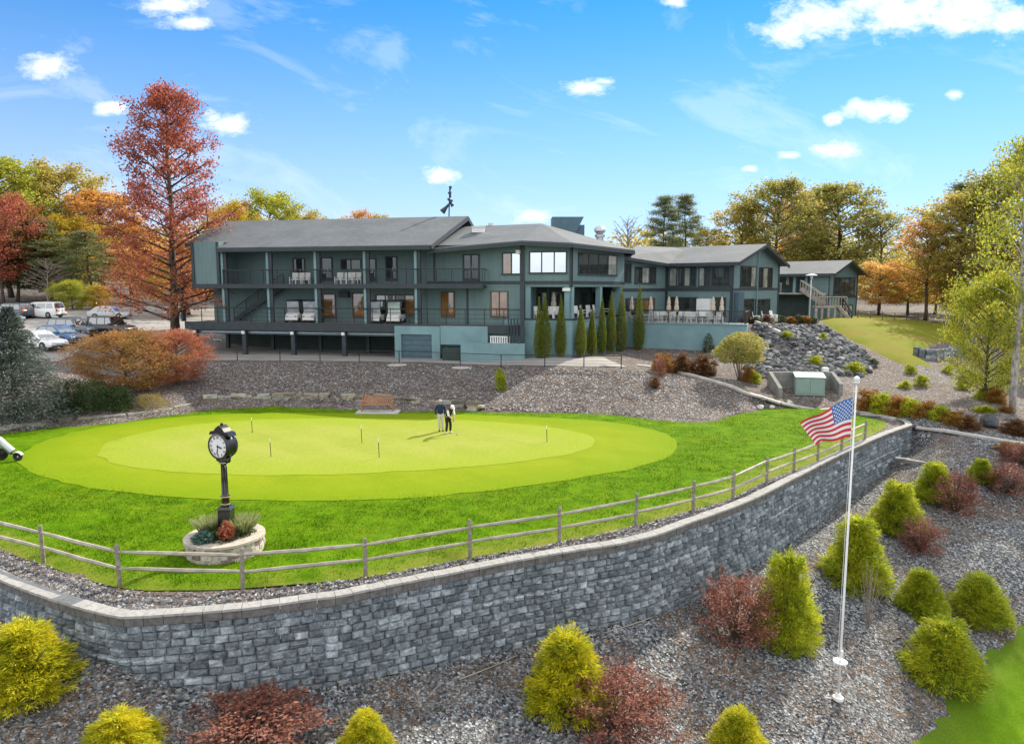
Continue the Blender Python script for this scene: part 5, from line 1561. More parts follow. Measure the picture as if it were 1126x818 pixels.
for (px, py, tp, wp), lb, Y in zip(AV, AVL, AVY):
    b = D(px, py, Y); zt_ = D(px, tp, Y).z; zb_ = min(b.z, hu(b.x, Y) + .3)
    h_ = zt_ - zb_; w_ = wp * Y / F
    r = thing('columnar_evergreen', lb, 'evergreen', (b.x, Y, zb_), 0, 'columnar evergreens along the clubhouse')
    stems(px, w_ * .6, h_, 4).build('stem', M['bark'], r, local=True)
    np_mesh('foliage', shrub_leaves(int(px), w_, h_, 5200, .065, spire, .35, .6, lump=.12, upv=1.6, outb=.35), 4, M['l_arb'], r)
b = D(592.5, 393.5, 54.3); h_ = D(592.5, 325, 54.3).z - b.z
r = thing('columnar_evergreen', 'slim columnar evergreen hard against the left side of the broadest one', 'evergreen', (b.x, 54.3, b.z), 0, 'columnar evergreens along the clubhouse')
stems(5, .5, h_, 4).build('stem', M['bark'], r, local=True)
np_mesh('foliage', shrub_leaves(592, .8, h_, 3600, .065, spire, .35, .6, lump=.12, upv=1.6, outb=.35), 4, M['l_arb'], r)

# ---- golden conifers and burgundy shrubs below the wall
cone = lambda t: (min(1, .80 + 1.6 * t) if t < .15 else (1 - ((t - .15) / .85) ** 1.5) ** .8) + .03
egg = lambda t: (math.sin(PI * min(1, .18 + .80 * t)) ** .75) * (1 - .18 * t) + .02
def cloth(key, seed, n, leaf, prof, mat, **k):
    lv = tufted(seed, 2.0, 2.0, prof, n[0], n[1], leaf=leaf, **k) if isinstance(n, tuple) else shrub_leaves(seed, 2.0, 2.0, n, leaf, prof, **k)
    o = np_mesh('foliage', lv, 4, M[mat]); PROTO[key] = o.data; bpy.data.objects.remove(o)
frust = lambda t: (min(1, .86 + 1.4 * t) if t < .1 else 1 - .78 * ((t - .1) / .9) ** 1.02) if t < .96 else .18
TK = dict(tl=.155, tw=.040, aspect=.17, spread=.5, upv=.75, droop=.35, core=.3, jit=.12)
cloth('thread_a', 51, (260, 66), .052, frust, 'l_gold', **TK)
cloth('thread_b', 52, (230, 74), .052, frust, 'l_gold', **TK)
cloth('lime_a', 53, (270, 64), .050, frust, 'l_lime', **TK)
cloth('lime_b', 54, (250, 70), .050, frust, 'l_lime', **TK)
WK = dict(tl=.36, tw=.050, aspect=.5, spread=1.4, upv=1.1, droop=.15, core=.10, jit=.5)
cloth('wine_a', 55, (110, 56), .034, egg, 'l_wine', **WK)
cloth('wine_b', 56, (95, 62), .034, egg, 'l_wine', **WK)
cloth('tuft', 57, (45, 50), .11, dome, 'l_lime', tl=.3, tw=.07, aspect=.22, spread=.6, upv=.9, droop=.3)
cloth('rust', 58, (90, 60), .065, dome, 'l_rust', tl=.3, tw=.07, aspect=.4, spread=1.0, upv=.7)
cloth('goldleaf', 59, (90, 60), .065, dome, 'l_lime', tl=.3, tw=.07, aspect=.4, spread=1.0, upv=.7)
cloth('brown', 60, (80, 50), .075, dome, 'l_brown', tl=.3, tw=.07, aspect=.4, spread=1.0, upv=.7)
cloth('darkgreen', 61, 3000, .085, dome, 'l_dark', aspect=.45, spread=1.0, lump=.4, upv=.5)
_stem = stems(4, 1.6, 1.8, 9, .022); _o = _stem.build('stem', M['bark'], None, local=True); STEM = _o.data; bpy.data.objects.remove(_o)
_stem = stems(14, 2.3, 2.1, 44, .014, 1.05); _o = _stem.build('stem', M['bark'], None, local=True); STEM2 = _o.data; bpy.data.objects.remove(_o)
def bed(key, name, x0, x1, top, base, label, cat='shrub', group=None, ground=GL, rz=0.0, stem=None, hf=None):
    """a shrub whose measured left, right, top and foot give place and size"""
    px = (x0 + x1) / 2
    p = ground(px, base)
    wm = (x1 - x0) / F * (p - Vector((0, 0, HC))).length * (.97 if 'conifer' in name else 1.0)
    # the foot seen is the near edge: move the centre back by half the width
    dirn = Vector((p.x, p.y, 0)).normalized()
    c = p + dirn * wm * .38
    c.z = float((_hl if ground is GL else _hu)(np.array([c.x]), np.array([c.y]))[0]) - .04
    zt_ = D(px, top, c.y + .15 * wm).z
    h_ = max(.25, zt_ - c.z)
    r = thing(name, label, cat, c, rz, group)
    wv_ = 1.74 if 'conifer' in name else 2.2 if 'burgundy' in name else 2.1
    r.scale = (wm / wv_, wm / wv_, h_ / (2.02 if 'conifer' in name else 2.06))
    for nm, me in (('stem', stem or STEM), ('foliage', PROTO[key])):
        o = bpy.data.objects.new(nm, me); COL.objects.link(o); o.parent = r
    return r
GC = 'golden conifers planted below the retaining wall'
for i, (k, x0, x1, tp, bs, lb) in enumerate([
    ('thread_a', -18, 80, 673, 790, 'large golden yellow conifer at the left edge in front of the wall'),
    ('thread_b', 96, 173, 773, 850, 'small golden conifer cut by the bottom edge near the left corner'),
    ('thread_a', 373, 432, 776, 846, 'small golden conifer at the bottom edge right of the red shrub'),
    ('thread_b', 574, 672, 682, 806, 'large golden green conifer in front of the middle of the wall'),
    ('thread_a', 780, 842, 771, 850, 'small golden conifer at the bottom edge below the flagpole bed'),
    ('lime_a', 826, 899, 596, 720, 'tall leaning golden green conifer right of the burgundy shrub by the wall'),
    ('lime_b', 903, 975, 558, 655, 'large golden green conifer behind the flagpole'),
    ('lime_a', 958, 1012, 523, 592, 'golden green conifer beside the small round red shrub'),
    ('lime_b', 1004, 1047, 504, 558, 'golden green conifer nearest the end of the wall'),
    ('lime_a', 1064, 1091, 501, 537, 'smallest golden conifer, beside the red shrubs at the right edge'),
    ('lime_b', 986, 1036, 619, 683, 'round golden conifer in the middle of the right slope'),
    ('lime_a', 1045, 1104, 624, 694, 'golden conifer on the right slope nearest the fairway grass'),
    ('lime_b', 995, 1072, 670, 768, 'large golden conifer at lower right beside the fairway grass')]):
    bed(k, 'golden_conifer', x0, x1, tp, bs, lb, 'conifer', GC, GL, i * 1.3)
RS = 'burgundy shrubs planted below the retaining wall'
for i, (k, x0, x1, tp, bs, lb) in enumerate([
    ('wine_a', 760, 858, 628, 727, 'large open burgundy shrub close to the wall'),
    ('wine_b', 613, 748, 728, 850, 'largest burgundy shrub, at the bottom edge right of the golden conifer'),
    ('wine_a', 202, 362, 756, 862, 'wide red burgundy shrub at the bottom edge near the left'),
    ('wine_b', 1024, 1074, 518, 574, 'burgundy shrub right of the conifer nearest the end of the wall'),
    ('wine_a', 988, 1036, 568, 616, 'small round red shrub between golden conifers on the right slope'),
    ('wine_b', 1077, 1130, 508, 557, 'burgundy shrub at the right edge, front one of the two'),
    ('wine_a', 1100, 1140, 486, 520, 'burgundy shrub at the right edge, back one of the two')]):
    bed(k, 'burgundy_shrub', x0, x1, tp, bs, lb, 'shrub', RS, GL, i * 2.1, STEM2)
bed('rust', 'small_yellow_shrub', 1098, 1122, 485, 500, 'small yellow brown shrub beside the path at the right edge', 'shrub', None, GL)
# bare twiggy plant and dry stalk
for px, py, tp, lb in ((954, 692, 618, 'thin leafless grey twigs in front of the conifer by the flagpole'), (461, 790, 752, 'thin dry weed stalk standing in the gravel below the wall')):
    p = GL(px, py); r = thing('bare_twigs', lb, 'plant', p)
    h_ = D(px, tp, p.y).z - p.z; mb = MB(); rr = random.Random(px)
    for k in range(16 if px > 900 else 3):
        a = rr.random() * 6.28; q = rr.uniform(.08, .28) * h_ if px > 900 else .05
        e = Vector((math.cos(a) * q, math.sin(a) * q, h_ * rr.uniform(.6, 1)))
        mb.tube([(0, 0, -.05), e * .5 + Vector((0, 0, .1)), e], [.012, .008, .004], 3)
        for j in range(3): mb.tube([e * (.5 + .15 * j), e * (.5 + .15 * j) + Vector((rr.uniform(-.15, .15), rr.uniform(-.15, .15), .22))], [.006, .003], 3)
    mb.build('stem', M['twig'], r, local=True)

# ---- hedge row of turning shrubs behind the end of the green
for i, (x0, x1, tp, bs, k, lb) in enumerate([
    (940, 968, 427, 455, 'rust', 'rust brown shrub at the left end of the row behind the flag'), (958, 984, 430, 458, 'goldleaf', 'yellow shrub second in the row behind the flag'), (974, 1000, 434, 461, 'rust', 'rust brown shrub third in the row behind the end of the green'),
    (990, 1014, 436, 464, 'goldleaf', 'yellow shrub fourth in the row behind the end of the green'), (1004, 1030, 440, 468, 'rust', 'rust and yellow shrub in the middle of the row by the path'), (1020, 1044, 444, 471, 'goldleaf', 'yellow green shrub past the middle of the row by the path'),
    (1034, 1060, 450, 474, 'rust', 'rust brown shrub last but one in the row by the path'), (1052, 1076, 456, 477, 'brown', 'dark brown shrub at the right end of the row by the path')]):
    bed(k, 'turning_shrub', x0, x1, tp, bs, lb, 'shrub', 'row of turning shrubs beside the path', GU, i)
for i, (x0, x1, tp, bs, k, lb) in enumerate([
    (716, 742, 388, 409, 'rust', 'left shrub of the rust coloured clump above the path'), (736, 764, 388, 411, 'brown', 'middle shrub of the rust coloured clump above the path'), (758, 789, 390, 414, 'brown', 'right shrub of the rust coloured clump above the path')]):
    bed(k, 'turning_shrub', x0, x1, tp, bs, lb, 'shrub', 'rust coloured shrubs above the path', GU, i)
bed('rust', 'turning_shrub', 813, 831, 402, 421, 'small rust shrub beside the pale green tuft near the path', 'shrub', None, GU)
TU = 'small tufted shrubs planted on the stony slope'
for i, (x0, x1, tp, bs, k, lb) in enumerate([
    (823, 838, 408, 423, 'tuft', 'bright yellow green tuft next to the small rust shrub above the path'), (857, 872, 364, 375, 'tuft', 'yellow green tuft high on the stony slope below the terrace corner'), (899, 910, 366, 375, 'tuft', 'yellow green tuft highest on the rip-rap'),
    (888, 904, 391, 404, 'tuft', 'yellow green tuft in the middle of the rip-rap'), (930, 950, 398, 412, 'tuft', 'yellow green tuft at the right foot of the rip-rap'), (953, 966, 394, 404, 'darkgreen', 'dark green tuft between the rip-rap and the grass slope'),
    (994, 1008, 401, 412, 'tuft', 'green tuft at the foot of the grass slope, upper one'), (1005, 1021, 412, 426, 'tuft', 'green tuft at the foot of the grass slope, largest one'), (988, 1002, 418, 428, 'tuft', 'green tuft at the foot of the grass slope, lower left one'),
    (1036, 1048, 401, 411, 'tuft', 'green tuft below the block terrace on the right'), (1051, 1066, 418, 429, 'tuft', 'green tuft in the open gravel left of the birch'), (1073, 1092, 445, 455, 'goldleaf', 'yellow tuft in the gravel just left of the birch foot'),
    (1099, 1112, 446, 454, 'rust', 'rust tuft at the foot of the birch')]):
    bed(k, 'tufted_shrub', x0, x1, tp, bs, lb, 'shrub', TU, GU, i)
bed('goldleaf', 'turning_shrub', 1073, 1090, 424, 440, 'yellow half of the turning clump left of the birch trunks', 'shrub', 'turning clump left of the birch', GU)
bed('rust', 'turning_shrub', 1085, 1104, 426, 444, 'rust half of the turning clump left of the birch trunks', 'shrub', 'turning clump left of the birch', GU, 2)
bed('brown', 'red_shrub', 1104, 1130, 460, 480, 'red brown shrub at the right edge beyond the path', 'shrub', None, GU)
for i, (px, k) in enumerate([(811, 'darkgreen'), (822, 'brown'), (831, 'darkgreen'), (843, 'brown'), (859, 'darkgreen'), (869, 'rust'), (877, 'darkgreen'), (885, 'rust'), (893, 'darkgreen')]):
    bed(k, 'low_shrub', px - 7, px + 7, 346 + (i % 3), 356, 'low dark green mound in the bed along the terrace edge' if k == 'darkgreen' else 'low brown mound in the bed along the terrace edge', 'shrub', 'low mounds along the terrace edge' + (' (green)' if k == 'darkgreen' else ' (brown)'), GU, i)
# the loose rounded tree in front of the terrace wall, a red sapling, a thin shrub on the bank
p = GU(814, 418)
p2 = D(814, 412, p.y)
lv = shrub_leaves(91, 3.3, 2.1, 6500, .07, lambda t: math.sin(PI * (.15 + .8 * t)) ** .7, .45, 1.1, lump=.35, outb=.5)
lv[:, :, 2] += 1.25
mb = MB(); rr = random.Random(3)
for k in range(9):
    a = rr.random() * 6.28; e = Vector((math.cos(a) * rr.uniform(.4, 1.2), math.sin(a) * rr.uniform(.4, 1.2), rr.uniform(1.8, 2.8)))
    mb.tube([(math.cos(a) * .08, math.sin(a) * .08, -.1), e * .45 + Vector((0, 0, .1)), e], [.035, .025, .01], 4)
proto_tree('loose', mb, lv, 'l_olive', 'twig')
plant('loose', 'small_round_tree', (p.x, p.y, p.z - .05), D(814, 363, p.y).z - p.z, 57 * p.y / F, 0, 'small rounded olive green tree on thin grey stems in front of the terrace wall', 'tree')
bed('wine_a', 'red_sapling', 718, 734, 392, 416, 'small red leaved sapling at the left end of the rust clump', 'shrub', None, GU)
bed('tuft', 'bank_shrub', 543, 558, 405, 432, 'thin pale green shrub on the stony bank above the golfers', 'shrub', None, GU)
bed('brown', 'bank_shrub', 714, 726, 414, 428, 'small dark shrub on the bank below the red sapling', 'shrub', None, GU)
p = D(778, 377, 62.0); r = thing('wall_shrub', 'small dark spiky plant against the teal terrace wall', 'plant', (p.x, p.y - .2, hu(p.x, p.y) - .05))
h_ = p.z - r.location.z + .9
np_mesh('foliage', shrub_leaves(17, 1.2, h_, 700, .09, egg, .3, 1.0), 4, M['l_dark'], r); stems(9, .8, h_, 8).build('stem', M['twig'], r, local=True)
# ------------------------------------------------------------------ split rail fence
FP = [(-98, 583), (-30, 598), (48, 618), (132, 643), (267, 646), (402, 633), (517, 612), (615, 596), (699, 578), (762, 562), (806, 549.5), (843, 531), (873, 519.5), (899, 509), (925, 497), (951, 485)]
fp = [G(x, y, 0.0) for x, y in FP]
rngf = random.Random(5)
fence = thing('split_rail_fence', 'weathered two-rail wooden fence running along the top of the retaining wall', 'fence', fp[5])
tops = []
for p in fp:
    mb = MB(); a = rngf.uniform(-.3, .3); lx = rngf.uniform(-.02, .02); ly = rngf.uniform(-.02, .02)
    b = Vector((p.x, p.y, -.12)); t_ = Vector((p.x + lx, p.y + ly, 1.12 + rngf.uniform(-.03, .04)))
    hw = .065
    vs = []
    for q, w_ in ((b, hw), (t_ - Vector((0, 0, .04)), hw * .95), (t_, hw * .55)):
        for k in range(6):
            an = a + 2 * PI * k / 6 + rngf.uniform(-.08, .08); vs.append((q.x + math.cos(an) * w_, q.y + math.sin(an) * w_ * .85, q.z))
    fs = [(i * 6 + k, i * 6 + (k + 1) % 6, (i + 1) * 6 + (k + 1) % 6, (i + 1) * 6 + k) for i in range(2) for k in range(6)] + [tuple(range(5, -1, -1)), tuple(range(12, 18))]
    mb.add(vs, fs); mb.build('post', M['timber'], fence)
    tops.append(t_)
for i in range(len(fp) - 1):
    for zz in (.93, .46):
        a = fp[i] + Vector((0, 0, zz + rngf.uniform(-.03, .03))); b = fp[i + 1] + Vector((0, 0, zz + rngf.uniform(-.03, .03)))
        d = (b - a).normalized(); n_ = Vector((d.y, -d.x, 0))
        a = a - d * .10 + n_ * rngf.uniform(-.02, .02); b = b + d * .10 + n_ * rngf.uniform(-.02, .02)
        mid = a.lerp(b, .5) + Vector((0, 0, rngf.uniform(-.03, .0))) + n_ * rngf.uniform(-.02, .02)
        mb = MB(); mb.tube([a, a.lerp(mid, .5), mid, mid.lerp(b, .5), b], [.035, .055, .058, .055, .035], 5); mb.build('rail', M['railtimber'], fence)

# ------------------------------------------------------------------ clock, planter and planting
pc = G(249, 622, 0.0); pc = pc + Vector((pc.x, pc.y, 0)).normalized() * 1.14
pc.z = 0.06
pr_ = 1.14
planter = thing('stone_planter', 'round mortared stone planter on the lawn behind the wooden fence', 'planter', pc)
mb = MB(); rr = random.Random(8)
for row in range(3):
    n = 19
    for k in range(n):
        a0 = 2 * PI * (k + .5 * (row % 2)) / n + .02; a1 = 2 * PI * (k + 1 + .5 * (row % 2)) / n - .02 - rr.uniform(0, .03)
        z0 = .165 * row + .008 - .06; z1 = .165 * (row + 1) - .06 - rr.uniform(0, .02)
        o_ = pr_ - .05 + rr.uniform(0, .05)
        ps = []
        for z, e in ((z0, 0), (z1, 0)):
            for r_, a_ in ((o_, a0), (o_ + .015, (a0 + a1) / 2), (o_, a1), (.94, a1), (.94, a0)):
                ps.append((pc.x + math.cos(a_) * r_, pc.y + math.sin(a_) * r_, pc.z + z))
        mb.add(ps, [(4, 3, 2, 1, 0), (5, 6, 7, 8, 9), (0, 1, 6, 5), (1, 2, 7, 6), (2, 3, 8, 7), (3, 4, 9, 8), (4, 0, 5, 9)])
mb.build('stone_ring', M['planterstone'], planter)
mb = MB(); mb.lathe([(.94, .0), (pr_ - .035, .0), (pr_ - .035, .38), (.94, .42)], (pc.x, pc.y, pc.z), 40); mb.build('mortar', M['concrete'], planter)
mb = MB(); mb.lathe([(.94, .44), (1.17, .438), (1.165, .51), (.95, .515)], (pc.x, pc.y, pc.z), 40); mb.build('rim', m_plain('pale_planter_rim', (.40, .355, .30), .9, var=.25, scale=6, bump=.4), planter)
mb = MB(); mb.lathe([(.95, .1), (.95, .44), (.5, .52), (.05, .54)], (pc.x, pc.y, pc.z), 30); mb.build('soil', M['soil'], planter)
zs = pc.z + .46
def tuft(name, label, dx, dy, w, h, n, leaf, mat, prof, **k):
    r = thing(name, label, 'plant', (pc.x + dx, pc.y + dy, zs)); np_mesh('foliage', shrub_leaves(int(abs(dx * 900) + 3), w, h, n, leaf, prof, **k), 4, M[mat], r); return r
M['l_grassy'] = m_leaf('ornamental_grass', [(0.16, 0.20, 0.07), (0.30, 0.34, 0.13), (0.45, 0.46, 0.24)], .4)
M['l_bluegrn'] = m_leaf('blue_green_foliage', [(0.05, 0.11, 0.09), (0.10, 0.19, 0.16), (0.17, 0.26, 0.22)], .3)
tuft('ornamental_grass', 'arching pale ornamental grass at the left in the stone planter', -.52, .12, 1.1, .46, 1500, .16, 'l_grassy', lambda t: .25 + .75 * t, aspect=.05, spread=.25, upv=1.4)
tuft('ornamental_grass', 'arching pale ornamental grass at the right in the stone planter', .52, .08, 1.15, .50, 1600, .17, 'l_grassy', lambda t: .25 + .75 * t, aspect=.05, spread=.25, upv=1.4)
tuft('blue_green_plant', 'low blue green plant at the front left of the stone planter', -.38, -.62, .75, .36, 900, .05, 'l_bluegrn', dome, aspect=.5, spread=1.1)
tuft('red_leaved_plant', 'red leaved plant in front of the clock base in the stone planter', .26, -.48, .55, .62, 700, .055, 'l_copper', egg, aspect=.5, spread=1.0)
tuft('ground_cover_plant', 'dark green low planting around the clock base', .0, .0, 1.8, .30, 2600, .05, 'l_dark', lambda t: 1 - .3 * t, aspect=.5, spread=1.2)
# the clock
ck = Vector((pc.x + .05, pc.y + .05, zs))
hz = D(244, 489.5, ck.y).z; top_z = D(245, 465.5, ck.y).z
clock = thing('street_clock', 'black four-metre post clock with white dial standing in the stone planter', 'clock', ck)
col = MB()
def sq(z0, z1, h0, h1=None): 
    h1 = h1 or h0
    col.hexa([(ck.x - h0, ck.y - h0, z0), (ck.x + h0, ck.y - h0, z0), (ck.x + h0, ck.y + h0, z0), (ck.x - h0, ck.y + h0, z0), (ck.x - h1, ck.y - h1, z1), (ck.x + h1, ck.y - h1, z1), (ck.x + h1, ck.y + h1, z1), (ck.x - h1, ck.y + h1, z1)])
zb = zs - .06; zc1 = D(245, 556, ck.y).z; zc2 = D(245, 545, ck.y).z; zn = D(244, 507, ck.y).z
sq(zb, zb + .12, .26); sq(zb + .12, zc1 - .06, .19, .18); sq(zc1 - .06, zc1, .23, .16)
part('base', col, 'clockblack', clock)
col = MB()
col.lathe([(.15, zc1 + .003), (.12, zc1 + .05), (.115, zc2 - .06), (.15, zc2 - .03), (.15, zc2), (.10, zc2 + .03), (.085, (zc2 + zn) / 2), (.08, zn - .1), (.13, zn - .06), (.13, zn - .02), (.09, zn + .02), (.2, zn + .1)], (ck.x, ck.y, 0), 16)
for k in range(8):
    a = 2 * PI * k / 8; col.tube([(ck.x + .09 * math.cos(a), ck.y + .09 * math.sin(a), zc2 + .05), (ck.x + .082 * math.cos(a), ck.y + .082 * math.sin(a), zn - .11)], .014, 4)
part('column', col, 'clockblack', clock, smooth=True)
gb = MB()
for z, r_ in ((zc1 + .07, .122), (zc2 - .015, .155), (zn - .04, .135)): gb.lathe([(r_, z - .012), (r_ + .006, z), (r_, z + .012)], (ck.x, ck.y, 0), 16)
part('gilt_band', gb, 'gold', clock)
yaw = math.radians(-24)                       # the dial looks a little to the left of the camera
fd = Vector((math.sin(yaw) * 1.0, -math.cos(yaw), 0)); fu = Vector((0, 0, 1)); fr_ = fu.cross(fd) * -1
fr_ = Vector((math.cos(yaw), math.sin(yaw), 0))
HR = .345
A3 = Matrix((fr_, fu, fd)).transposed()       # columns: right, up, out
hc = Vector((ck.x, ck.y, hz))
hb = MB(); hb.lathe([(HR * .9, -.24), (HR * 1.12, -.22), (HR * 1.18, -.14), (HR * 1.10, -.1), (HR * 1.10, .1), (HR * 1.18, .14), (HR * 1.14, .2), (HR * 1.01, .215), (HR * 1.0, .18), (.01, .179)], hc, 32, axis=A3)
hd = part('head', hb, 'clockblack', clock)
f = MB(); f.lathe([(HR * .985, .181), (HR * .985, .188), (.004, .189)], hc, 32, axis=A3); part('dial', f, 'white', hd)
f = MB(); f.lathe([(HR * .985, -.262), (HR * .985, -.245), (.004, -.244)], hc, 32, axis=A3); part('dial', f, 'white', hd)
# numerals as roman letters in the clock's own plane
def text_mesh(txt, size):
    cu = bpy.data.curves.new('numeral', 'FONT'); cu.body = txt; cu.size = size; cu.align_x = 'CENTER'; cu.align_y = 'CENTER'; cu.extrude = .002
    ob = bpy.data.objects.new('numeral', cu); COL.objects.link(ob)
    bpy.context.view_layer.update()
    me = ob.evaluated_get(bpy.context.evaluated_depsgraph_get()).to_mesh()
    vs = [v.co.copy() for v in me.vertices]; fs = [tuple(p.vertices) for p in me.polygons]
    ob.evaluated_get(bpy.context.evaluated_depsgraph_get()).to_mesh_clear()
    bpy.data.objects.remove(ob); bpy.data.curves.remove(cu)
    return vs, fs
nm = MB()
for i, tx in enumerate(['XII', 'I', 'II', 'III', 'IV', 'V', 'VI', 'VII', 'VIII', 'IX', 'X', 'XI']):
    a = 2 * PI * i / 12; vs, fs = text_mesh(tx, .105)
    c0 = Vector((math.sin(a) * HR * .76, math.cos(a) * HR * .76, .193))
    ca, sa = math.cos(-a), math.sin(-a)
    nm.add([A3 @ (c0 + Vector((v.x * ca * .8 - v.y * sa, v.x * sa * .8 + v.y * ca, v.z))) + hc for v in vs], fs)
for i in range(60):
    a = 2 * PI * i / 60; l = .02 if i % 5 else .035
    p0 = A3 @ Vector((math.sin(a) * HR * .95, math.cos(a) * HR * .95, .192)) + hc; p1 = A3 @ Vector((math.sin(a) * (HR * .95 - l), math.cos(a) * (HR * .95 - l), .192)) + hc
    nm.bar(p0, p1, .006 if i % 5 else .011, .003)
part('numerals', nm, 'clockblack', hd)
hn = MB()
def hand(mins, L, w):
    a = 2 * PI * mins / 60; d = Vector((math.sin(a), math.cos(a), 0)); n_ = Vector((d.y, -d.x, 0)); z = Vector((0, 0, .200))
    pts_ = [z - d * L * .2 + n_ * w * .5, z - d * L * .2 - n_ * w * .5, z + d * L * .75 - n_ * w, z + d * L, z + d * L * .75 + n_ * w]
    vs = [A3 @ q + hc for q in pts_] + [A3 @ (q + Vector((0, 0, .006))) + hc for q in pts_]
    hn.add(vs, [(4, 3, 2, 1, 0), (5, 6, 7, 8, 9)] + [(i, (i + 1) % 5, 5 + (i + 1) % 5, 5 + i) for i in range(5)])
hand(31.5, HR * .80, .016); hand(17.6, HR * .52, .024); hn.lathe([(.03, .2), (.03, .212), (.004, .214)], hc, 10, axis=A3)
part('hands', hn, 'clockblack', hd)
# crest and scrolls around the head
cr = MB()
cw = [(-.40, .30), (-.36, .40), (-.22, .42), (-.13, .52), (0, .60), (.13, .52), (.22, .42), (.36, .40), (.40, .30), (.2, .33), (0, .35), (-.2, .33)]
sc_ = (top_z - hz) / .64
vs = [A3 @ Vector((x, y * sc_, .13)) + hc for x, y in cw] + [A3 @ Vector((x, y * sc_, -.16)) + hc for x, y in cw]
n = len(cw); cr.add(vs, [tuple(range(n)), tuple(range(2 * n - 1, n - 1, -1))] + [(i, n + i, n + (i + 1) % n, (i + 1) % n) for i in range(n)])
part('crest', cr, 'clockblack', hd)
cr = MB(); cr.ball(tuple(hc + Vector((0, 0, .62 * sc_))), .05, 8); part('crest_ball', cr, 'clockblack', hd)
for sx_ in (-1, 1):
    pts_ = [A3 @ Vector((sx_ * (.12 + .20 * t_ + .05 * math.sin(t_ * 6)), -.52 + .20 * t_, 0)) + hc for t_ in (0, .25, .5, .75, 1)]
    cr = MB(); cr.tube(pts_, [.03, .05, .06, .05, .03], 6); part('scroll', cr, 'clockblack', hd)

# ------------------------------------------------------------------ flagpole and flag
bp = GL(921.5, 768); bp.z = hl(bp.x, bp.y)
tpz = D(941, 420, bp.y).z
pole = thing('flagpole', 'tall white flagpole rising from the gravel slope', 'flagpole', bp)
mb = MB(); mb.tube([(bp.x, bp.y, bp.z - .2), (bp.x, bp.y, bp.z + 3), (bp.x, bp.y, tpz)], [.038, .034, .022], 12); part('shaft', mb, 'white', pole, smooth=True)
mb = MB(); mb.lathe([(.15, -.05), (.15, .03), (.09, .06), (.07, .12), (.05, .14)], bp, 20); part('base_collar', mb, 'white', pole)
mb = MB(); mb.lathe([(.15, 1.10), (.19, 1.09), (.205, 1.115), (.19, 1.14), (.15, 1.13), (.05, 1.12), (.05, 1.10)], bp, 20); part('ring_plate', mb, 'white', pole)
mb = MB(); mb.ball((bp.x, bp.y, tpz + .08), .085, 12); mb.lathe([(.05, tpz - .06), (.08, tpz - .02), (.08, tpz + .01), (.03, tpz + .03)], (bp.x, bp.y, 0), 12); part('finial', mb, 'white', pole)
mb = MB(); mb.tube([(bp.x - .09, bp.y - .03, bp.z + 1.2), (bp.x - .085, bp.y - .03, tpz - .1)], .006, 4)
mb.box((bp.x - .05, bp.y - .12, bp.z + 1.35), (bp.x + .02, bp.y - .05, bp.z + 1.5)); part('halyard', mb, 'white', pole)
ht = D(938.5, 437, bp.y); hbz = D(937.5, 480.5, bp.y).z
hoist = ht.z - hbz
flag = thing('american_flag', 'red white and blue flag with stars and stripes flying from the white pole', 'flag', (bp.x - .06, bp.y, ht.z))
def fpt(u, v, off=0.0):
    ex = -1.36 * (1 - v) - .90 * v; ez = -.80 * (1 - v) - .27 * v
    wv_ = math.sin(u * 8.2 + v * 1.2) * .10 * u ** .6
    x = ex * u + .05 * math.sin(u * 7 + 1) * u; z = ez * (u ** 1.15) - v * hoist + .04 * math.sin(u * 9 + v) * u
    y = .25 * u + wv_ + off
    return Vector((x, y, z))
NU, NV = 40, 13
def flag_cells(sel, off, sub=2):
    mb = MB()
    for r in range(NV):
        for k in range(NU):
            if not sel(r, k): continue
            for q in range(sub):
                v0 = (r + q / sub) / NV; v1 = (r + (q + 1) / sub) / NV; u0 = k / NU; u1 = (k + 1) / NU
                ps = [fpt(u0, v0, off), fpt(u1, v0, off), fpt(u1, v1, off), fpt(u0, v1, off)]
                mb.add(ps + [p + Vector((0, .006, 0)) for p in ps], [(0, 1, 2, 3), (7, 6, 5, 4)])
    return mb
KU = int(NU * .4)
for s_ in range(13):
    part('stripe', flag_cells(lambda r, k: r == s_ and not (r < 7 and k < KU), 0), 'whitecloth' if s_ % 2 else 'red', flag, local=True)
cn = part('canton', flag_cells(lambda r, k: r < 7 and k < KU, 0), 'bluecanton', flag, local=True)
sm = MB()
for r in range(9):
    for c in range(6 if r % 2 == 0 else 5):
        u = (.4 / 12) * (1 + 2 * c + (r % 2)); v = (7 / 13 / 10) * (r + 1)
        for off in (-.006, .012):
            cpt = fpt(u, v, off)
            du = (fpt(u + .01, v, off) - cpt).normalized(); dv = (fpt(u, v + .01, off) - cpt).normalized()
            ps = []
            for k in range(10):
                rr_ = .034 if k % 2 == 0 else .014; a = 2 * PI * k / 10
                ps.append(cpt + du * rr_ * math.sin(a) - dv * rr_ * math.cos(a))
            sm.add(ps, [tuple(range(10))])
part('stars', sm, 'whitecloth', cn, local=True)

# ------------------------------------------------------------------ people
def skin_mesh(name, verts, edges, radii, roots, mat, parent, levels=1):
    me = bpy.data.meshes.new(name); me.from_pydata([tuple(v) for v in verts], edges, [])
    me.materials.append(mat)
    o = bpy.data.objects.new(name, me); COL.objects.link(o)
    o.parent = parent
    sk = o.modifiers.new('skin', 'SKIN'); sk.use_smooth_shade = True
    if not me.skin_vertices: me.skin_vertices.new()
    for i, r in enumerate(radii):
        q = r if isinstance(r, tuple) else (r, r)
        me.skin_vertices[0].data[i].radius = q
        me.skin_vertices[0].data[i].use_root = i in roots
    sb = o.modifiers.new('subsurf', 'SUBSURF'); sb.levels = levels; sb.render_levels = levels
    return o

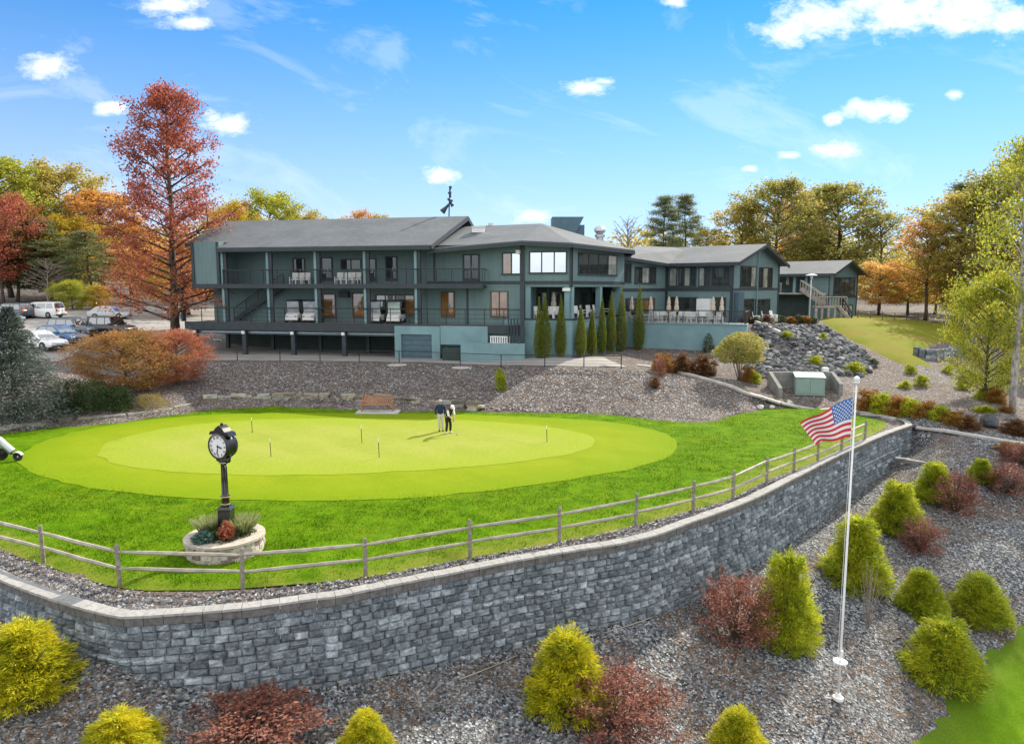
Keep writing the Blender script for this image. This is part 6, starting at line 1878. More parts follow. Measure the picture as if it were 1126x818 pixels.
class Fig:
    def __init__(s): s.v = []; s.e = []; s.r = []; s.roots = []
    def root(s, p, r): s.v.append(Vector(p)); s.r.append(r); s.roots.append(len(s.v) - 1); return len(s.v) - 1
    def to(s, i, p, r): s.v.append(Vector(p)); s.r.append(r); j = len(s.v) - 1; s.e.append((i, j)); return j
    def chain(s, i, pr):
        for p, r in pr: i = s.to(i, p, r)
        return i

def person(label, loc, rz, J, clothes, hair, cap=None):
    """J holds the joints in metres, facing -Y; body is one surface, clothing and hair are children"""
    r = thing('person', label, 'person', loc, rz)
    b = Fig()
    pel = b.root(J['pelvis'], (.13, .10))
    ch = b.chain(pel, [(J['waist'], (.115, .085)), (J['chest'], (.13, .085)), (J['neck'], (.05, .05))])
    b.chain(ch, [(J['head0'], (.062, .075)), (J['head1'], (.078, .095)), (J['head2'], (.055, .07))])
    cidx = 2
    for sd in ('l', 'r'):
        k = b.chain(cidx, [(J['sh' + sd], (.06, .06)), (J['el' + sd], (.042, .042)), (J['wr' + sd], (.028, .03)), (J['ha' + sd], (.022, .04))])
        k2 = b.chain(pel, [(J['hip' + sd], (.085, .09)), (J['kn' + sd], (.06, .06)), (J['an' + sd], (.04, .042)), (J['to' + sd], (.04, .035))])
        wr, ha = Vector(J['wr' + sd]), Vector(J['ha' + sd]); d = (ha - wr).normalized()
        side = d.orthogonal().normalized(); side = Vector((0, 1, 0)) - d * d.y; side.normalize(); curl = d.cross(side) * (1 if sd == 'l' else -1)
        for f, (o_, ln) in enumerate(((-.030, .062), (-.010, .075), (.010, .070), (.030, .055))):
            q = ha + side * o_ + d * .01
            a = b.root(q, .010); b.chain(a, [(q + d * ln * .55 + curl * .012, .009), (q + d * ln * .9 + curl * .035, .007)])
        q = wr.lerp(ha, .45) - side * .025
        a = b.root(q, .012); b.chain(a, [(q - side * .03 + d * .03, .010), (q - side * .035 + d * .06 + curl * .015, .008)])
    # nose and ears
    h1 = Vector(J['head1']); fw = Vector(J['face']).normalized(); rt = fw.cross(Vector((0, 0, 1))).normalized()
    a = b.root(h1 + fw * .085 + Vector((0, 0, .0)), .012); b.chain(a, [(h1 + fw * .112 + Vector((0, 0, -.025)), .013)])
    for s_ in (-1, 1):
        a = b.root(h1 + rt * s_ * .078 + Vector((0, 0, .01)), .012); b.chain(a, [(h1 + rt * s_ * .088 + Vector((0, 0, -.03)), .012)])
    body = skin_mesh('body', b.v, b.e, b.r, b.roots, M['skin'], r)
    # eyes and mouth
    em = MB()
    for s_ in (-1, 1): em.ball(tuple(h1 + fw * .083 + rt * s_ * .032 + Vector((0, 0, .012))), .011, 6)
    em.bar(h1 + fw * .088 + rt * .022 + Vector((0, 0, -.062)), h1 + fw * .088 - rt * .022 + Vector((0, 0, -.062)), .012, .008)
    part('eyes_and_mouth', em, 'trim', r, local=True)
    for nm_, kind, mt in clothes:
        c = Fig()
        if kind in ('top', 'vest', 'sleeves'):
            if kind != 'sleeves':
                p0 = c.root(Vector(J['pelvis']) - Vector((0, 0, .07)), (.168, .14)); cc = c.chain(p0, [(J['waist'], (.162, .135)), (J['chest'], (.19, .15)), (Vector(J['chest']).lerp(Vector(J['neck']), .95), (.095, .085))]); ci = 2
                if kind == 'vest':
                    for sd in ('l', 'r'): c.chain(2, [(J['sh' + sd], (.075, .078))])
            if kind == 'top':
                for sd in ('l', 'r'): c.chain(2, [(J['sh' + sd], (.082, .082)), (J['el' + sd], (.062, .062)), (Vector(J['el' + sd]).lerp(Vector(J['wr' + sd]), .92), (.046, .046))])
            if kind == 'sleeves':
                for sd in ('l', 'r'):
                    a = c.root(J['sh' + sd], (.082, .082)); c.chain(a, [(J['el' + sd], (.066, .066)), (Vector(J['el' + sd]).lerp(Vector(J['wr' + sd]), .25), (.06, .06))])
        elif kind == 'legs':
            p0 = c.root(Vector(J['pelvis']), (.152, .125)); c.chain(p0, [(Vector(J['pelvis']).lerp(Vector(J['waist']), .8), (.14, .112))])
            for sd in ('l', 'r'): c.chain(p0, [(J['hip' + sd], (.102, .108)), (J['kn' + sd], (.080, .080)), (Vector(J['an' + sd]) + Vector((0, 0, .01)), (.068, .068))])
        elif kind == 'shoes':
            for sd in ('l', 'r'):
                an = Vector(J['an' + sd]); to = Vector(J['to' + sd]); d = (to - an); d.z = 0; d.normalize()
                a = c.root(Vector((an.x, an.y, .055)) - d * .05, (.05, .052)); c.chain(a, [(Vector((an.x, an.y, .05)) + d * .07, (.05, .046)), (Vector((an.x, an.y, .042)) + d * .17, (.044, .038))])
        skin_mesh(nm_, c.v, c.e, c.r, c.roots, M[mt], r)
    hb_ = MB(); up_ = Vector(J['head2']) - Vector(J['head1']); 
    R_ = Matrix((rt, fw, rt.cross(fw))).transposed()
    hs_ = MB(); hs_.lathe([(.096, -.005), (.102, .03), (.096, .065), (.07, .1), (.02, .118)], (0, 0, 0), 12)
    part_m = MB(); part_m.add([R_ @ Vector((v[0], v[1] * 1.18 - .012, v[2])) + h1 for v in hs_.v], hs_.f)
    if cap:
        part_m.add([R_ @ Vector((x, y, .028)) + h1 for x, y in ((-.085, .06), (-.075, .16), (0, .205), (.075, .16), (.085, .06))] + [R_ @ Vector((x, y, .040)) + h1 for x, y in ((-.085, .06), (-.075, .16), (0, .205), (.075, .16), (.085, .06))],
                   [(0, 1, 2, 3, 4), (9, 8, 7, 6, 5), (0, 1, 6, 5), (1, 2, 7, 6), (2, 3, 8, 7), (3, 4, 9, 8)])
        part('cap', part_m, cap, r, local=True, smooth=True)
        hm = MB(); hm.lathe([(.07, -.075), (.09, -.04), (.092, .0)], (0, 0, 0), 12)
        h2 = MB(); h2.add([R_ @ Vector((v[0], v[1] * 1.0 - .028, v[2])) + h1 for v in hm.v], hm.f); part('hair', h2, hair, r, local=True, smooth=True)
    else: part('hair', part_m, hair, r, local=True, smooth=True)
    return r
# man in navy, hands at his sides, weight on one leg
JA = dict(pelvis=(0, 0, .93), waist=(0, 0, 1.10), chest=(0, .01, 1.33), neck=(0, 0, 1.50), head0=(0, -.015, 1.56), head1=(0, -.03, 1.65), head2=(0, -.02, 1.735), face=(.1, -1, -.12),
          shl=(.20, .0, 1.42), ell=(.27, .02, 1.14), wrl=(.25, -.07, .90), hal=(.245, -.09, .81), shr=(-.20, .0, 1.42), elr=(-.27, .03, 1.14), wrr=(-.26, -.06, .90), har=(-.255, -.08, .81),
          hipl=(.095, 0, .86), knl=(.11, -.02, .49), anl=(.13, .02, .09), tol=(.15, -.12, .04), hipr=(-.095, 0, .86), knr=(-.09, -.05, .49), anr=(-.06, .0, .09), tor=(-.08, -.14, .04))
pa = G(484.5, 474, .11); pa.z = .115
person('grey haired man in a navy pullover and pale trousers standing on the green', pa, .25, JA, [('trousers', 'legs', 'khaki'), ('pullover', 'top', 'navy'), ('shoes', 'shoes', 'trim')], 'hair')
# golfer bent over a putt, facing right
JB = dict(pelvis=(0, .12, .90), waist=(0, .06, 1.06), chest=(0, -.08, 1.24), neck=(0, -.19, 1.38), head0=(0, -.235, 1.42), head1=(0, -.29, 1.475), head2=(0, -.31, 1.555), face=(0, -.75, -.66),
          shl=(.18, -.12, 1.31), ell=(.20, -.20, 1.04), wrl=(.05, -.36, .86), hal=(.025, -.385, .79), shr=(-.18, -.12, 1.31), elr=(-.20, -.20, 1.03), wrr=(-.05, -.37, .82), har=(-.02, -.395, .75),
          hipl=(.095, .12, .84), knl=(.12, .03, .48), anl=(.14, .09, .09), tol=(.16, -.06, .04), hipr=(-.095, .12, .84), knr=(-.12, .03, .48), anr=(-.14, .09, .09), tor=(-.16, -.06, .04))
pb_ = G(494, 476.5, .11); pb_.z = .115
gol = person('golfer in white cap, black vest and black trousers bending over a putt', pb_, .75, JB, [('trousers', 'legs', 'blackcloth'), ('vest', 'vest', 'blackcloth'), ('sleeves', 'sleeves', 'whitecloth'), ('shoes', 'shoes', 'whitecloth')], 'hair', 'whitecloth')
Rz = Matrix.Rotation(.75, 3, 'Z')
ptr = thing('putter', 'thin putter held by the golfer in the white cap', 'golf club', pb_, .75)
mb = MB(); mb.tube([(0, -.365, .92), (0, -.40, .72), (.03, -.60, .03)], [.014, .012, .006], 6); part('shaft', mb, 'metal', ptr, local=True)
mb = MB(); mb.obox((.03, -.61, .018), (.055, .018, .016)); part('club_head', mb, 'metal', ptr, local=True)
mb = MB(); mb.ball((0, 0, .022), .0214, 8); gb_ = G(500, 479, .11); o = bpy.data.objects.new('x', None); bpy.data.objects.remove(o)
bo = part('golf_ball', mb, 'white', None, local=True); bo.location = (gb_.x, gb_.y, .112); tag(bo, 'white golf ball on the green in front of the bending golfer', 'golf ball')

# ------------------------------------------------------------------ practice pins on the green
PIN = [(277.5, 459, 475, 'practice pin furthest left and furthest back on the green'), (298, 482, 502, 'practice pin right of the clock head, nearest the front on the left side'), (398, 467, 487, 'practice pin left of the two near the middle of the green'), (417, 482, 503, 'practice pin right of the two near the middle of the green'), (601.5, 468, 486, 'practice pin alone at the right end of the green')]
for px, tp, bs, lb in PIN:
    p = G(px, bs, .11); h_ = D(px, tp, p.y).z - .11
    r = thing('practice_pin', lb, 'golf pin', (p.x, p.y, .105), 0, 'practice pins on the putting green')
    mb = MB(); mb.tube([(0, 0, 0), (-.02, 0, h_ * .8)], .017, 6); part('stick', mb, 'blackcloth', r, local=True)
    mb = MB(); mb.tube([(-.02, 0, h_ * .8), (-.025, 0, h_)], .022, 6); part('white_top', mb, 'white', r, local=True)
    mb = MB(); mb.lathe([(.054, .002), (.054, .006), (.03, .007)], (0, 0, 0), 12); part('hole', mb, 'black', r, local=True)

# ------------------------------------------------------------------ bench on its pad
bc = G(416, 453.5, .05); bw = 1.95
pad = MB(); pad.obox((bc.x, bc.y - .1, .07), (1.35, .62, .06)); o = part('bench_pad', pad, 'concrete', None); tag(o, 'white concrete pad under the teak bench', 'concrete pad')
bench = thing('park_bench', 'orange brown slatted teak bench at the back of the green', 'bench', (bc.x - .05, bc.y + .05, .13), .05)
bm = MB()
for k in range(4): bm.box((-bw / 2, -.25 + k * .125, .42), (bw / 2, -.15 + k * .125, .45))
part('seat', bm, 'teak', bench, local=True)
bm = MB()
for k in range(15): x = -bw / 2 + .12 + k * (bw - .24) / 14; bm.hexa([(x - .04, .23, .5), (x + .04, .23, .5), (x + .04, .25, .5), (x - .04, .25, .5), (x - .04, .31, .9), (x + .04, .31, .9), (x + .04, .33, .9), (x - .04, .33, .9)])
bm.box((-bw / 2 - .02, .29, .90), (bw / 2 + .02, .34, .97)); bm.box((-bw / 2, .22, .46), (bw / 2, .26, .52))
part('backrest', bm, 'teak', bench, local=True)
for sx_ in (-1, 1):
    for y0, y1, h_ in ((-.27, -.21, .62), (.24, .30, .95)):
        bm = MB(); bm.box((sx_ * bw / 2 - .035, y0, 0), (sx_ * bw / 2 + .035, y1, h_)); part('leg', bm, 'teak', bench, local=True)
    bm = MB(); bm.box((sx_ * bw / 2 - .045, -.30, .621), (sx_ * bw / 2 + .045, .24, .66)); part('armrest', bm, 'teak', bench, local=True)

# ------------------------------------------------------------------ dry stone edging behind the green
rr = random.Random(21)
edge = catmull([G(x, y, 0.0) for x, y in [(-120, 493), (-60, 484), (0, 474.5), (72, 466.5), (144, 460.5), (192, 453.5), (240, 447.5), (300, 444.8), (360, 446), (430, 448.5), (490, 450), (532, 452)]], .32)
def rock(mb, c, r, rnd, squash=.6, yaw=None):
    n0 = 6; vs = []; fs = []
    rings = [(-.95, .6), (-.3, 1.0), (.45 + rnd.uniform(-.2, .2), .9), (.95, .42)]
    yw = rnd.random() * 6.28 if yaw is None else yaw
    el = rnd.uniform(.7, 1.3)
    for z, q in rings:
        for k in range(n0):
            a = 2 * PI * k / n0 + rnd.uniform(-.25, .25); q2 = q * rnd.uniform(.62, 1.25)
            x, y = math.cos(a) * q2 * r * el, math.sin(a) * q2 * r / el
            vs.append((c[0] + x * math.cos(yw) - y * math.sin(yw), c[1] + x * math.sin(yw) + y * math.cos(yw), c[2] + z * r * squash * rnd.uniform(.85, 1.1)))
    for i in range(3):
        for k in range(n0): fs.append((i * n0 + k, i * n0 + (k + 1) % n0, (i + 1) * n0 + (k + 1) % n0, (i + 1) * n0 + k))
    fs += [tuple(range(n0 - 1, -1, -1)), tuple(range(3 * n0, 4 * n0))]
    mb.add(vs, fs)
mb = MB()
i = 0
while i < len(edge) - 3:
    p = edge[i]; t_ = (edge[i + 1] - p).normalized(); n_ = Vector((-t_.y, t_.x, 0)); n_ = n_ if n_.y > 0 else -n_
    px = CX + F * p.x / p.y
    rows = 1 if px < 60 else 2 if px < 215 else 4
    if px > 470: rows = 3
    z = 0.02
    for r in range(rows):
        hh = rr.uniform(.14, .26); ln = rr.uniform(.3, .62)
        if rows == 1: hh = rr.uniform(.15, .32)
        c = p + t_ * rr.uniform(-.1, .3) + n_ * (-.10 + r * .09 + rr.uniform(-.04, .04))
        a = math.atan2(t_.y, t_.x) + rr.uniform(-.12, .12)
        Mx = Matrix.Rotation(a, 3, 'Z') @ Matrix.Rotation(rr.uniform(-.06, .06), 3, 'Y')
        ps = []
        for zz in (-1, 1):
            for x, y in ((-1, -1), (0, -1.15), (1, -1), (1, 1), (-1, 1)):
                ps.append(Mx @ Vector((x * ln * rr.uniform(.85, 1.05), y * .26 * rr.uniform(.8, 1.1), zz * hh * .5 * rr.uniform(.8, 1.05))) + Vector((c.x, c.y, z + hh * .5)))
        mb.add(ps, [(4, 3, 2, 1, 0), (5, 6, 7, 8, 9)] + [(k, (k + 1) % 5, 5 + (k + 1) % 5, 5 + k) for k in range(5)])
        z += hh * .93
    i += rr.choice((2, 3, 3))
o = part('dry_stone_wall', mb, 'ledge', None); tag(o, 'low dry stacked field stone wall along the back edge of the green', 'stone wall')
for i, (px, py, r_, lb) in enumerate([(836, 449, .30, 'small white boulder at the lawn edge by the path, left one'), (849, 448.5, .26, 'small white boulder at the lawn edge by the path, middle one'), (868, 445.5, .42, 'largest white boulder at the lawn edge by the path')]):
    p = G(px, py, .05); mb = MB(); rock(mb, (0, 0, r_ * .4), r_, rr, .6); o = part('white_boulder', mb, 'boulder', None, local=True, bevel=.04); o.location = (p.x, p.y, .0); tag(o, lb, 'boulder', 'white boulders by the path')
for i, (px, py, r_, lb) in enumerate([(1087, 468, .75, 'large dark boulder beside the path at the right'), (1117, 474, .6, 'second dark boulder beside the path at the right edge')]):
    p = GU(px, py); mb = MB(); rock(mb, (0, 0, r_ * .35), r_, rr, .65); o = part('dark_boulder', mb, 'riprap', None, local=True, bevel=.05); o.location = p; tag(o, lb, 'boulder')

# ------------------------------------------------------------------ loose stone
rip_px = [(826, 360), (868, 358), (905, 358), (925, 371), (952, 388), (962, 402), (950, 414), (915, 413), (880, 417), (850, 418), (832, 414), (822, 405), (838, 392), (843, 380), (836, 368)]
mb = MB(); rr = random.Random(31)
xs = [p[0] for p in rip_px]; ys = [p[1] for p in rip_px]
RP = np.array([GU(x, y)[:2] for x, y in rip_px])
k = 0; tries = 0
lo, hi = RP.min(0), RP.max(0)
while k < 2300 and tries < 60000:
    tries += 1
    x = rr.uniform(lo[0], hi[0]); y = rr.uniform(lo[1], hi[1])
    if not inside(RP, np.array([x]), np.array([y]))[0]: continue
    r_ = rr.choice((.09, .12, .12, .16, .16, .22, .32)) * rr.uniform(.8, 1.25)
    rock(mb, (x, y, float(_hu(np.array([x]), np.array([y]))[0]) + r_ * .25), r_, rr, .65); k += 1
o = part('rip_rap', mb, 'riprap', None); tag(o, 'blue grey rip-rap stones covering the slope below the terrace', 'stones', kind='stuff')
# small chips: on the lower slope, the strip behind the cap, and the bank
def chips(n, sampler, size, seed):
    rng = np.random.default_rng(seed)
    P = sampler(rng, n); n = len(P)
    s = size * rng.uniform(.5, 1.5, n)
    tet = np.array([[-1, -.6, -.3], [1, -.5, -.2], [.1, .9, -.3], [0, 0, .55]])
    a = rng.random(n) * 6.28; ca, sa = np.cos(a), np.sin(a)
    q = tet[None] * np.stack([s * rng.uniform(.7, 1.6, n), s, s * rng.uniform(.6, 1.2, n)], 1)[:, None, :]
    x = q[:, :, 0] * ca[:, None] - q[:, :, 1] * sa[:, None]; y = q[:, :, 0] * sa[:, None] + q[:, :, 1] * ca[:, None]
    V = np.stack([x + P[:, None, 0], y + P[:, None, 1], q[:, :, 2] + P[:, None, 2]], 2)
    return V
def chip_mesh(name, V, mat, label):
    n = len(V); me = bpy.data.meshes.new(name)
    me.vertices.add(n * 4); me.vertices.foreach_set('co', V.astype(np.float32).ravel())
    f = np.array([[0, 1, 3], [1, 2, 3], [2, 0, 3]])
    idx = (np.arange(n)[:, None, None] * 4 + f[None]).ravel().astype(np.int32)
    me.loops.add(len(idx)); me.loops.foreach_set('vertex_index', idx)
    me.polygons.add(n * 3); me.polygons.foreach_set('loop_start', np.arange(0, len(idx), 3, dtype=np.int32)); me.polygons.foreach_set('loop_total', np.full(n * 3, 3, np.int32))
    me.update(); me.validate(); me.materials.append(mat)
    o = bpy.data.objects.new(name, me); COL.objects.link(o); tag(o, label, 'stones', kind='stuff'); return o
lp_np = np.array(lowpoly)
def s_low(rng, n):
    # denser near the camera side
    px = rng.uniform(-60, 1190, n * 2); py = 470 + 400 * rng.random(n * 2) ** .6
    out = []
    X = rng.uniform(-16, 34, n * 4); Y = rng.uniform(9, 44, n * 4)
    keep = (rng.random(n * 4) < np.clip((17 / Y) ** 1.5, 0, 1)) & inside(lp_np, X, Y) & (np.abs(X) < Y * .78 + 1.5) & ~inside(np.array(fair_poly), X, Y)
    X = X[keep][:n]; Y = Y[keep][:n]
    return np.stack([X, Y, hl_arr(X, Y) + .008], 1)
chip_mesh('slope_stones', chips(48000, s_low, .034, 3), M['chips'], 'loose grey stone chips strewn over the slope below the wall')
wl2 = np.array(offset_line(inner, .36)); wl3 = np.array(offset_line(inner, 1.15))
def s_strip(rng, n):
    i = rng.integers(20, len(wl2) - 4, n); t_ = rng.random(n)[:, None]
    a = wl2[i] * (1 - t_) + wl3[i] * t_ + rng.normal(size=(n, 2)) * .12
    k = ~inside(lawn_np, a[:, 0], a[:, 1]); a = a[k]
    return np.stack([a[:, 0], a[:, 1], np.full(len(a), .012)], 1)
chip_mesh('strip_stones', chips(16000, s_strip, .040, 4), M['chips'], 'loose stone chips in the strip between the wall cap and the lawn')
bank_np = np.array([(p.x, p.y) for p in [GU(x, y) for x, y in [(205, 446), (300, 442), (430, 446), (530, 451), (660, 454), (717, 459), (779, 463), (838, 449), (845, 440), (790, 425), (740, 412), (680, 407), (600, 405), (500, 402), (400, 400), (210, 399)]]])
def s_bank(rng, n):
    lo, hi = bank_np.min(0), bank_np.max(0)
    X = rng.uniform(lo[0], hi[0], n * 3); Y = rng.uniform(lo[1], hi[1], n * 3); k = inside(bank_np, X, Y); X = X[k][:n]; Y = Y[k][:n]
    return np.stack([X, Y, hu_arr(X, Y) + .02], 1)
chip_mesh('bank_stones', chips(20000, s_bank, .06, 5), M['chips'], 'loose stones and bark on the bank between the green and the drive')
# fallen leaves caught in the gravel
rngl = np.random.default_rng(61)
P1 = s_low(rngl, 5200); n1_ = .5 + .5 * fbm(P1[:, 0] * .7, P1[:, 1] * .7); P1 = P1[rngl.random(len(P1)) < np.clip(n1_ * 1.5 - .1, .05, 1)]
P2 = s_bank(rngl, 5000)
P_ = np.concatenate([P1, P2]); P_[:, 2] += .03
o = np_mesh('fallen_leaves', leaves(P_, .055, rngl, .55, nbias=None, axis=np.array([[0, 0, 0.0]]), spread=1.0) if False else leaves(P_, .05, rngl, .55, axis=rngl.normal(size=(len(P_), 3)) * np.array([1, 1, .15]), spread=.1, nbias=np.array([0, 0, .2])), 4, M['litter']); tag(o, 'brown fallen leaves scattered over the gravel and the bank', 'leaves', kind='stuff')
# grass blades on the rough lawn
def blades(n, rng):
    X = rng.uniform(-24, 26, n * 3); Y = rng.uniform(15, 50, n * 3)
    k = inside(lawn_np, X, Y) & (np.abs(X) < Y * .76 + 1) & (rng.random(n * 3) < np.clip((22 / Y) ** 1.6, 0, 1))
    X = X[k]; Y = Y[k]
    k = ~inside(np.array(collar), X + rng.normal(size=len(X)) * .3, Y + rng.normal(size=len(X)) * .3); X = X[k]; Y = Y[k]
    dw = np.concatenate([np.min(np.hypot(X[i:i + 20000, None] - wl[None, ::4, 0], Y[i:i + 20000, None] - wl[None, ::4, 1]), axis=1) for i in range(0, len(X), 20000)])
    k = rng.random(len(X)) < np.clip((dw - 1.0) / 1.9, .12, 1); X = X[k][:n]; Y = Y[k][:n]
    m_ = len(X)
    cl = np.clip(.5 + .9 * fbm(X * 1.1, Y * 1.1), .1, 1.3)
    h_ = .055 * (.5 + cl) * rng.uniform(.6, 1.3, m_)
    a = rng.random(m_) * 6.28; w_ = .012 + .008 * rng.random(m_)
    dx = np.cos(a) * w_; dy = np.sin(a) * w_
    lx = rng.normal(size=m_) * .03; ly = rng.normal(size=m_) * .03
    z = np.full(m_, .045)
    V = np.stack([np.stack([X - dx, Y - dy, z], 1), np.stack([X + dx, Y + dy, z], 1), np.stack([X + lx, Y + ly, z + h_], 1)], 1)
    return V
o = np_mesh('lawn_grass', blades(170000, np.random.default_rng(9)), 3, M['blade']); tag(o, 'longer tufted grass of the rough lawn around the green', 'grass', kind='stuff')

# ------------------------------------------------------------------ black metal fence along the drive
mf = []
for px, py in ((172, 395.5), (217, 396), (261, 396.5), (308, 397), (352, 397.5), (395, 398), (439, 398.5), (506, 401), (551, 403), (599, 403.5), (642, 404), (683, 405)):
    p = GU(px, py); mf.append(Vector((p.x, p.y, hu(p.x, p.y))))
mfence = thing('metal_fence', 'low black metal rail fence along the drive below the clubhouse', 'fence', mf[5])
for p in mf:
    mb = MB(); mb.tube([p - Vector((0, 0, .1)), p + Vector((0, 0, .92))], .038, 6); part('post', mb, 'black', mfence)
for a, b in zip(mf[:-1], mf[1:]):
    mb = MB()
    mb.bar(a + Vector((0, 0, .88)), b + Vector((0, 0, .88)), .06, .05)
    for h_ in (.3, .5, .7): mb.bar(a + Vector((0, 0, h_)), b + Vector((0, 0, h_)), .015)
    part('rail', mb, 'black', mfence)
for px, py, lb in ((437, 401.5, 'pale flat splash stone below the garage door'), (508, 404.5, 'pale flat splash stone below the stair parapet')):
    p = GU(px, py); mb = MB(); mb.lathe([(.75, -.04), (.7, .04), (.3, .05)], (0, 0, 0), 14); o = part('splash_stone', mb, 'concrete', None, local=True); o.location = p; o.scale = (1.1, .8, 1); tag(o, lb, 'stone slab')

# ------------------------------------------------------------------ utility cabinet and its concrete walls
uc = GU(893, 434); uz = hu(uc.x, uc.y)
cab = thing('utility_cabinet', 'pale green metal utility cabinet in the concrete recess beside the path', 'utility box', (uc.x, uc.y + .6, uz), -.25)
mb = MB(); mb.hexa([(-.95, -.6, -.1), (.95, -.6, -.1), (.95, .7, -.1), (-.95, .7, -.1), (-.95, -.6, 1.12), (.95, -.6, 1.12), (.95, .7, 1.3), (-.95, .7, 1.3)]); cb = part('housing', mb, 'utilgreen', cab, local=True, bevel=.03)
mb = MB(); mb.hexa([(-.99, -.64, 1.125), (.99, -.64, 1.125), (.99, .74, 1.31), (-.99, .74, 1.31), (-.99, -.64, 1.18), (.99, -.64, 1.18), (.99, .74, 1.37), (-.99, .74, 1.37)]); part('lid', mb, 'utilgreen', cab, local=True)
mb = MB(); mb.box((-.85, -.625, .05), (-.02, -.604, 1.05)); mb.box((.02, -.625, .05), (.85, -.604, 1.05)); dd = part('door', mb, 'utilgreen', cab, local=True)
mb = MB(); mb.box((.06, -.66, .55), (.1, -.626, .75)); part('handle', mb, 'metal', dd, local=True)
cw_ = MB()
a = D(848, 424, uc.y + 1.0); 
w0 = GU(846, 424); w1 = GU(872, 436); 
cz = uz + 1.35
bx = thing('concrete_recess', 'grey concrete retaining recess around the pale green cabinet', 'wall', (uc.x - 2, uc.y + 1.6, uz))
mb = MB()
xl, xr = D(845, 420, uc.y + 1.6).x, D(917, 420, uc.y + 1.6).x
mb.box((xl, uc.y + 1.6, uz - .3), (xr, uc.y + 1.85, cz)); part('back_wall', mb, 'concdark', bx)
mb = MB(); mb.hexa([(xl, uc.y - .4, uz - .3), (xl + .25, uc.y - .4, uz - .3), (xl + .25, uc.y + 1.597, uz - .3), (xl, uc.y + 1.597, uz - .3), (xl, uc.y - .4, uz + .5), (xl + .25, uc.y - .4, uz + .5), (xl + .25, uc.y + 1.597, cz), (xl, uc.y + 1.597, cz)]); part('side_wall', mb, 'concdark', bx)
mb = MB(); mb.hexa([(xr - .25, uc.y + .2, uz - .3), (xr, uc.y + .2, uz - .3), (xr, uc.y + 1.597, uz - .3), (xr - .25, uc.y + 1.597, uz - .3), (xr - .25, uc.y + .2, uz + .7), (xr, uc.y + .2, uz + .7), (xr, uc.y + 1.597, cz), (xr - .25, uc.y + 1.597, cz)]); part('side_wall', mb, 'concdark', bx)
pw = D(912, 414, uc.y + 1.3)
mb = MB(); mb.box((pw.x - .2, uc.y + 1.86, uz), (pw.x + .2, uc.y + 2.2, pw.z + .55)); o = part('white_pedestal', mb, 'white', None, bevel=.03); tag(o, 'small white utility pedestal behind the pale green cabinet', 'utility box')
# edge rail at the top of the slope
mb = MB(); a = GU(831, 356); b = GU(858, 367); mb.bar(a + Vector((0, 0, .18)), b + Vector((0, 0, .12)), .3, .2); o = part('concrete_curb', mb, 'concrete', None); tag(o, 'short pale concrete curb running down the slope from the terrace corner', 'curb')
# culvert pipe below the end of the wall
p = GL(992, 511); q = GL(1008, 515); r_ = .30
cv = thing('culvert', 'short concrete culvert headwall sticking out of the gravel by the end of the wall', 'culvert', q)
mb = MB(); mb.bar(p + Vector((-.1, .2, .22)), q + Vector((.6, .2, .18)), .3, .22); part('headwall', mb, 'concdark', cv)
mb = MB(); mb.tube([p + Vector((-.5, -.15, .42)), p + Vector((.35, -.1, .32))], .06, 8); part('pipe', mb, 'concrete', cv)
# block terrace on the right hill
tw_ = thing('block_terrace_wall', 'low curved pale block terrace wall at the foot of the grassy slope', 'retaining wall', GU(1040, 392))
mb = MB(); rr = random.Random(4)
tl = catmull([GU(x, y) for x, y in [(1006, 391), (1014, 393.5), (1030, 394), (1045, 391.5), (1058, 386)]], .45)
for r in range(4):
    for i in range(len(tl) - 1):
        a = tl[i]; b = tl[i + 1]; zb0 = tl[i].z - .1
        mb.bar(Vector((a.x, a.y, zb0 + r * .24)).lerp(Vector((b.x, b.y, zb0 + r * .24)), .02), Vector((b.x, b.y, zb0 + r * .24)), .4 + rr.uniform(0, .05), .225)
part('block_course', mb, 'block', tw_)
# drip hoses on the slope
for pts_, lb in (([(505, 748), (540, 735), (568, 722)], 'thin pale irrigation hose in the gravel below the wall, left piece'), ([(664, 697), (695, 688), (718, 679)], 'thin pale irrigation hose beside the wall foot, right piece')):
    P_ = [GL(x, y) + Vector((0, 0, .035)) for x, y in pts_]; mb = MB(); mb.tube(catmull(P_, .25), .016, 5); o = part('irrigation_hose', mb, 'railtimber', None); tag(o, lb, 'hose')
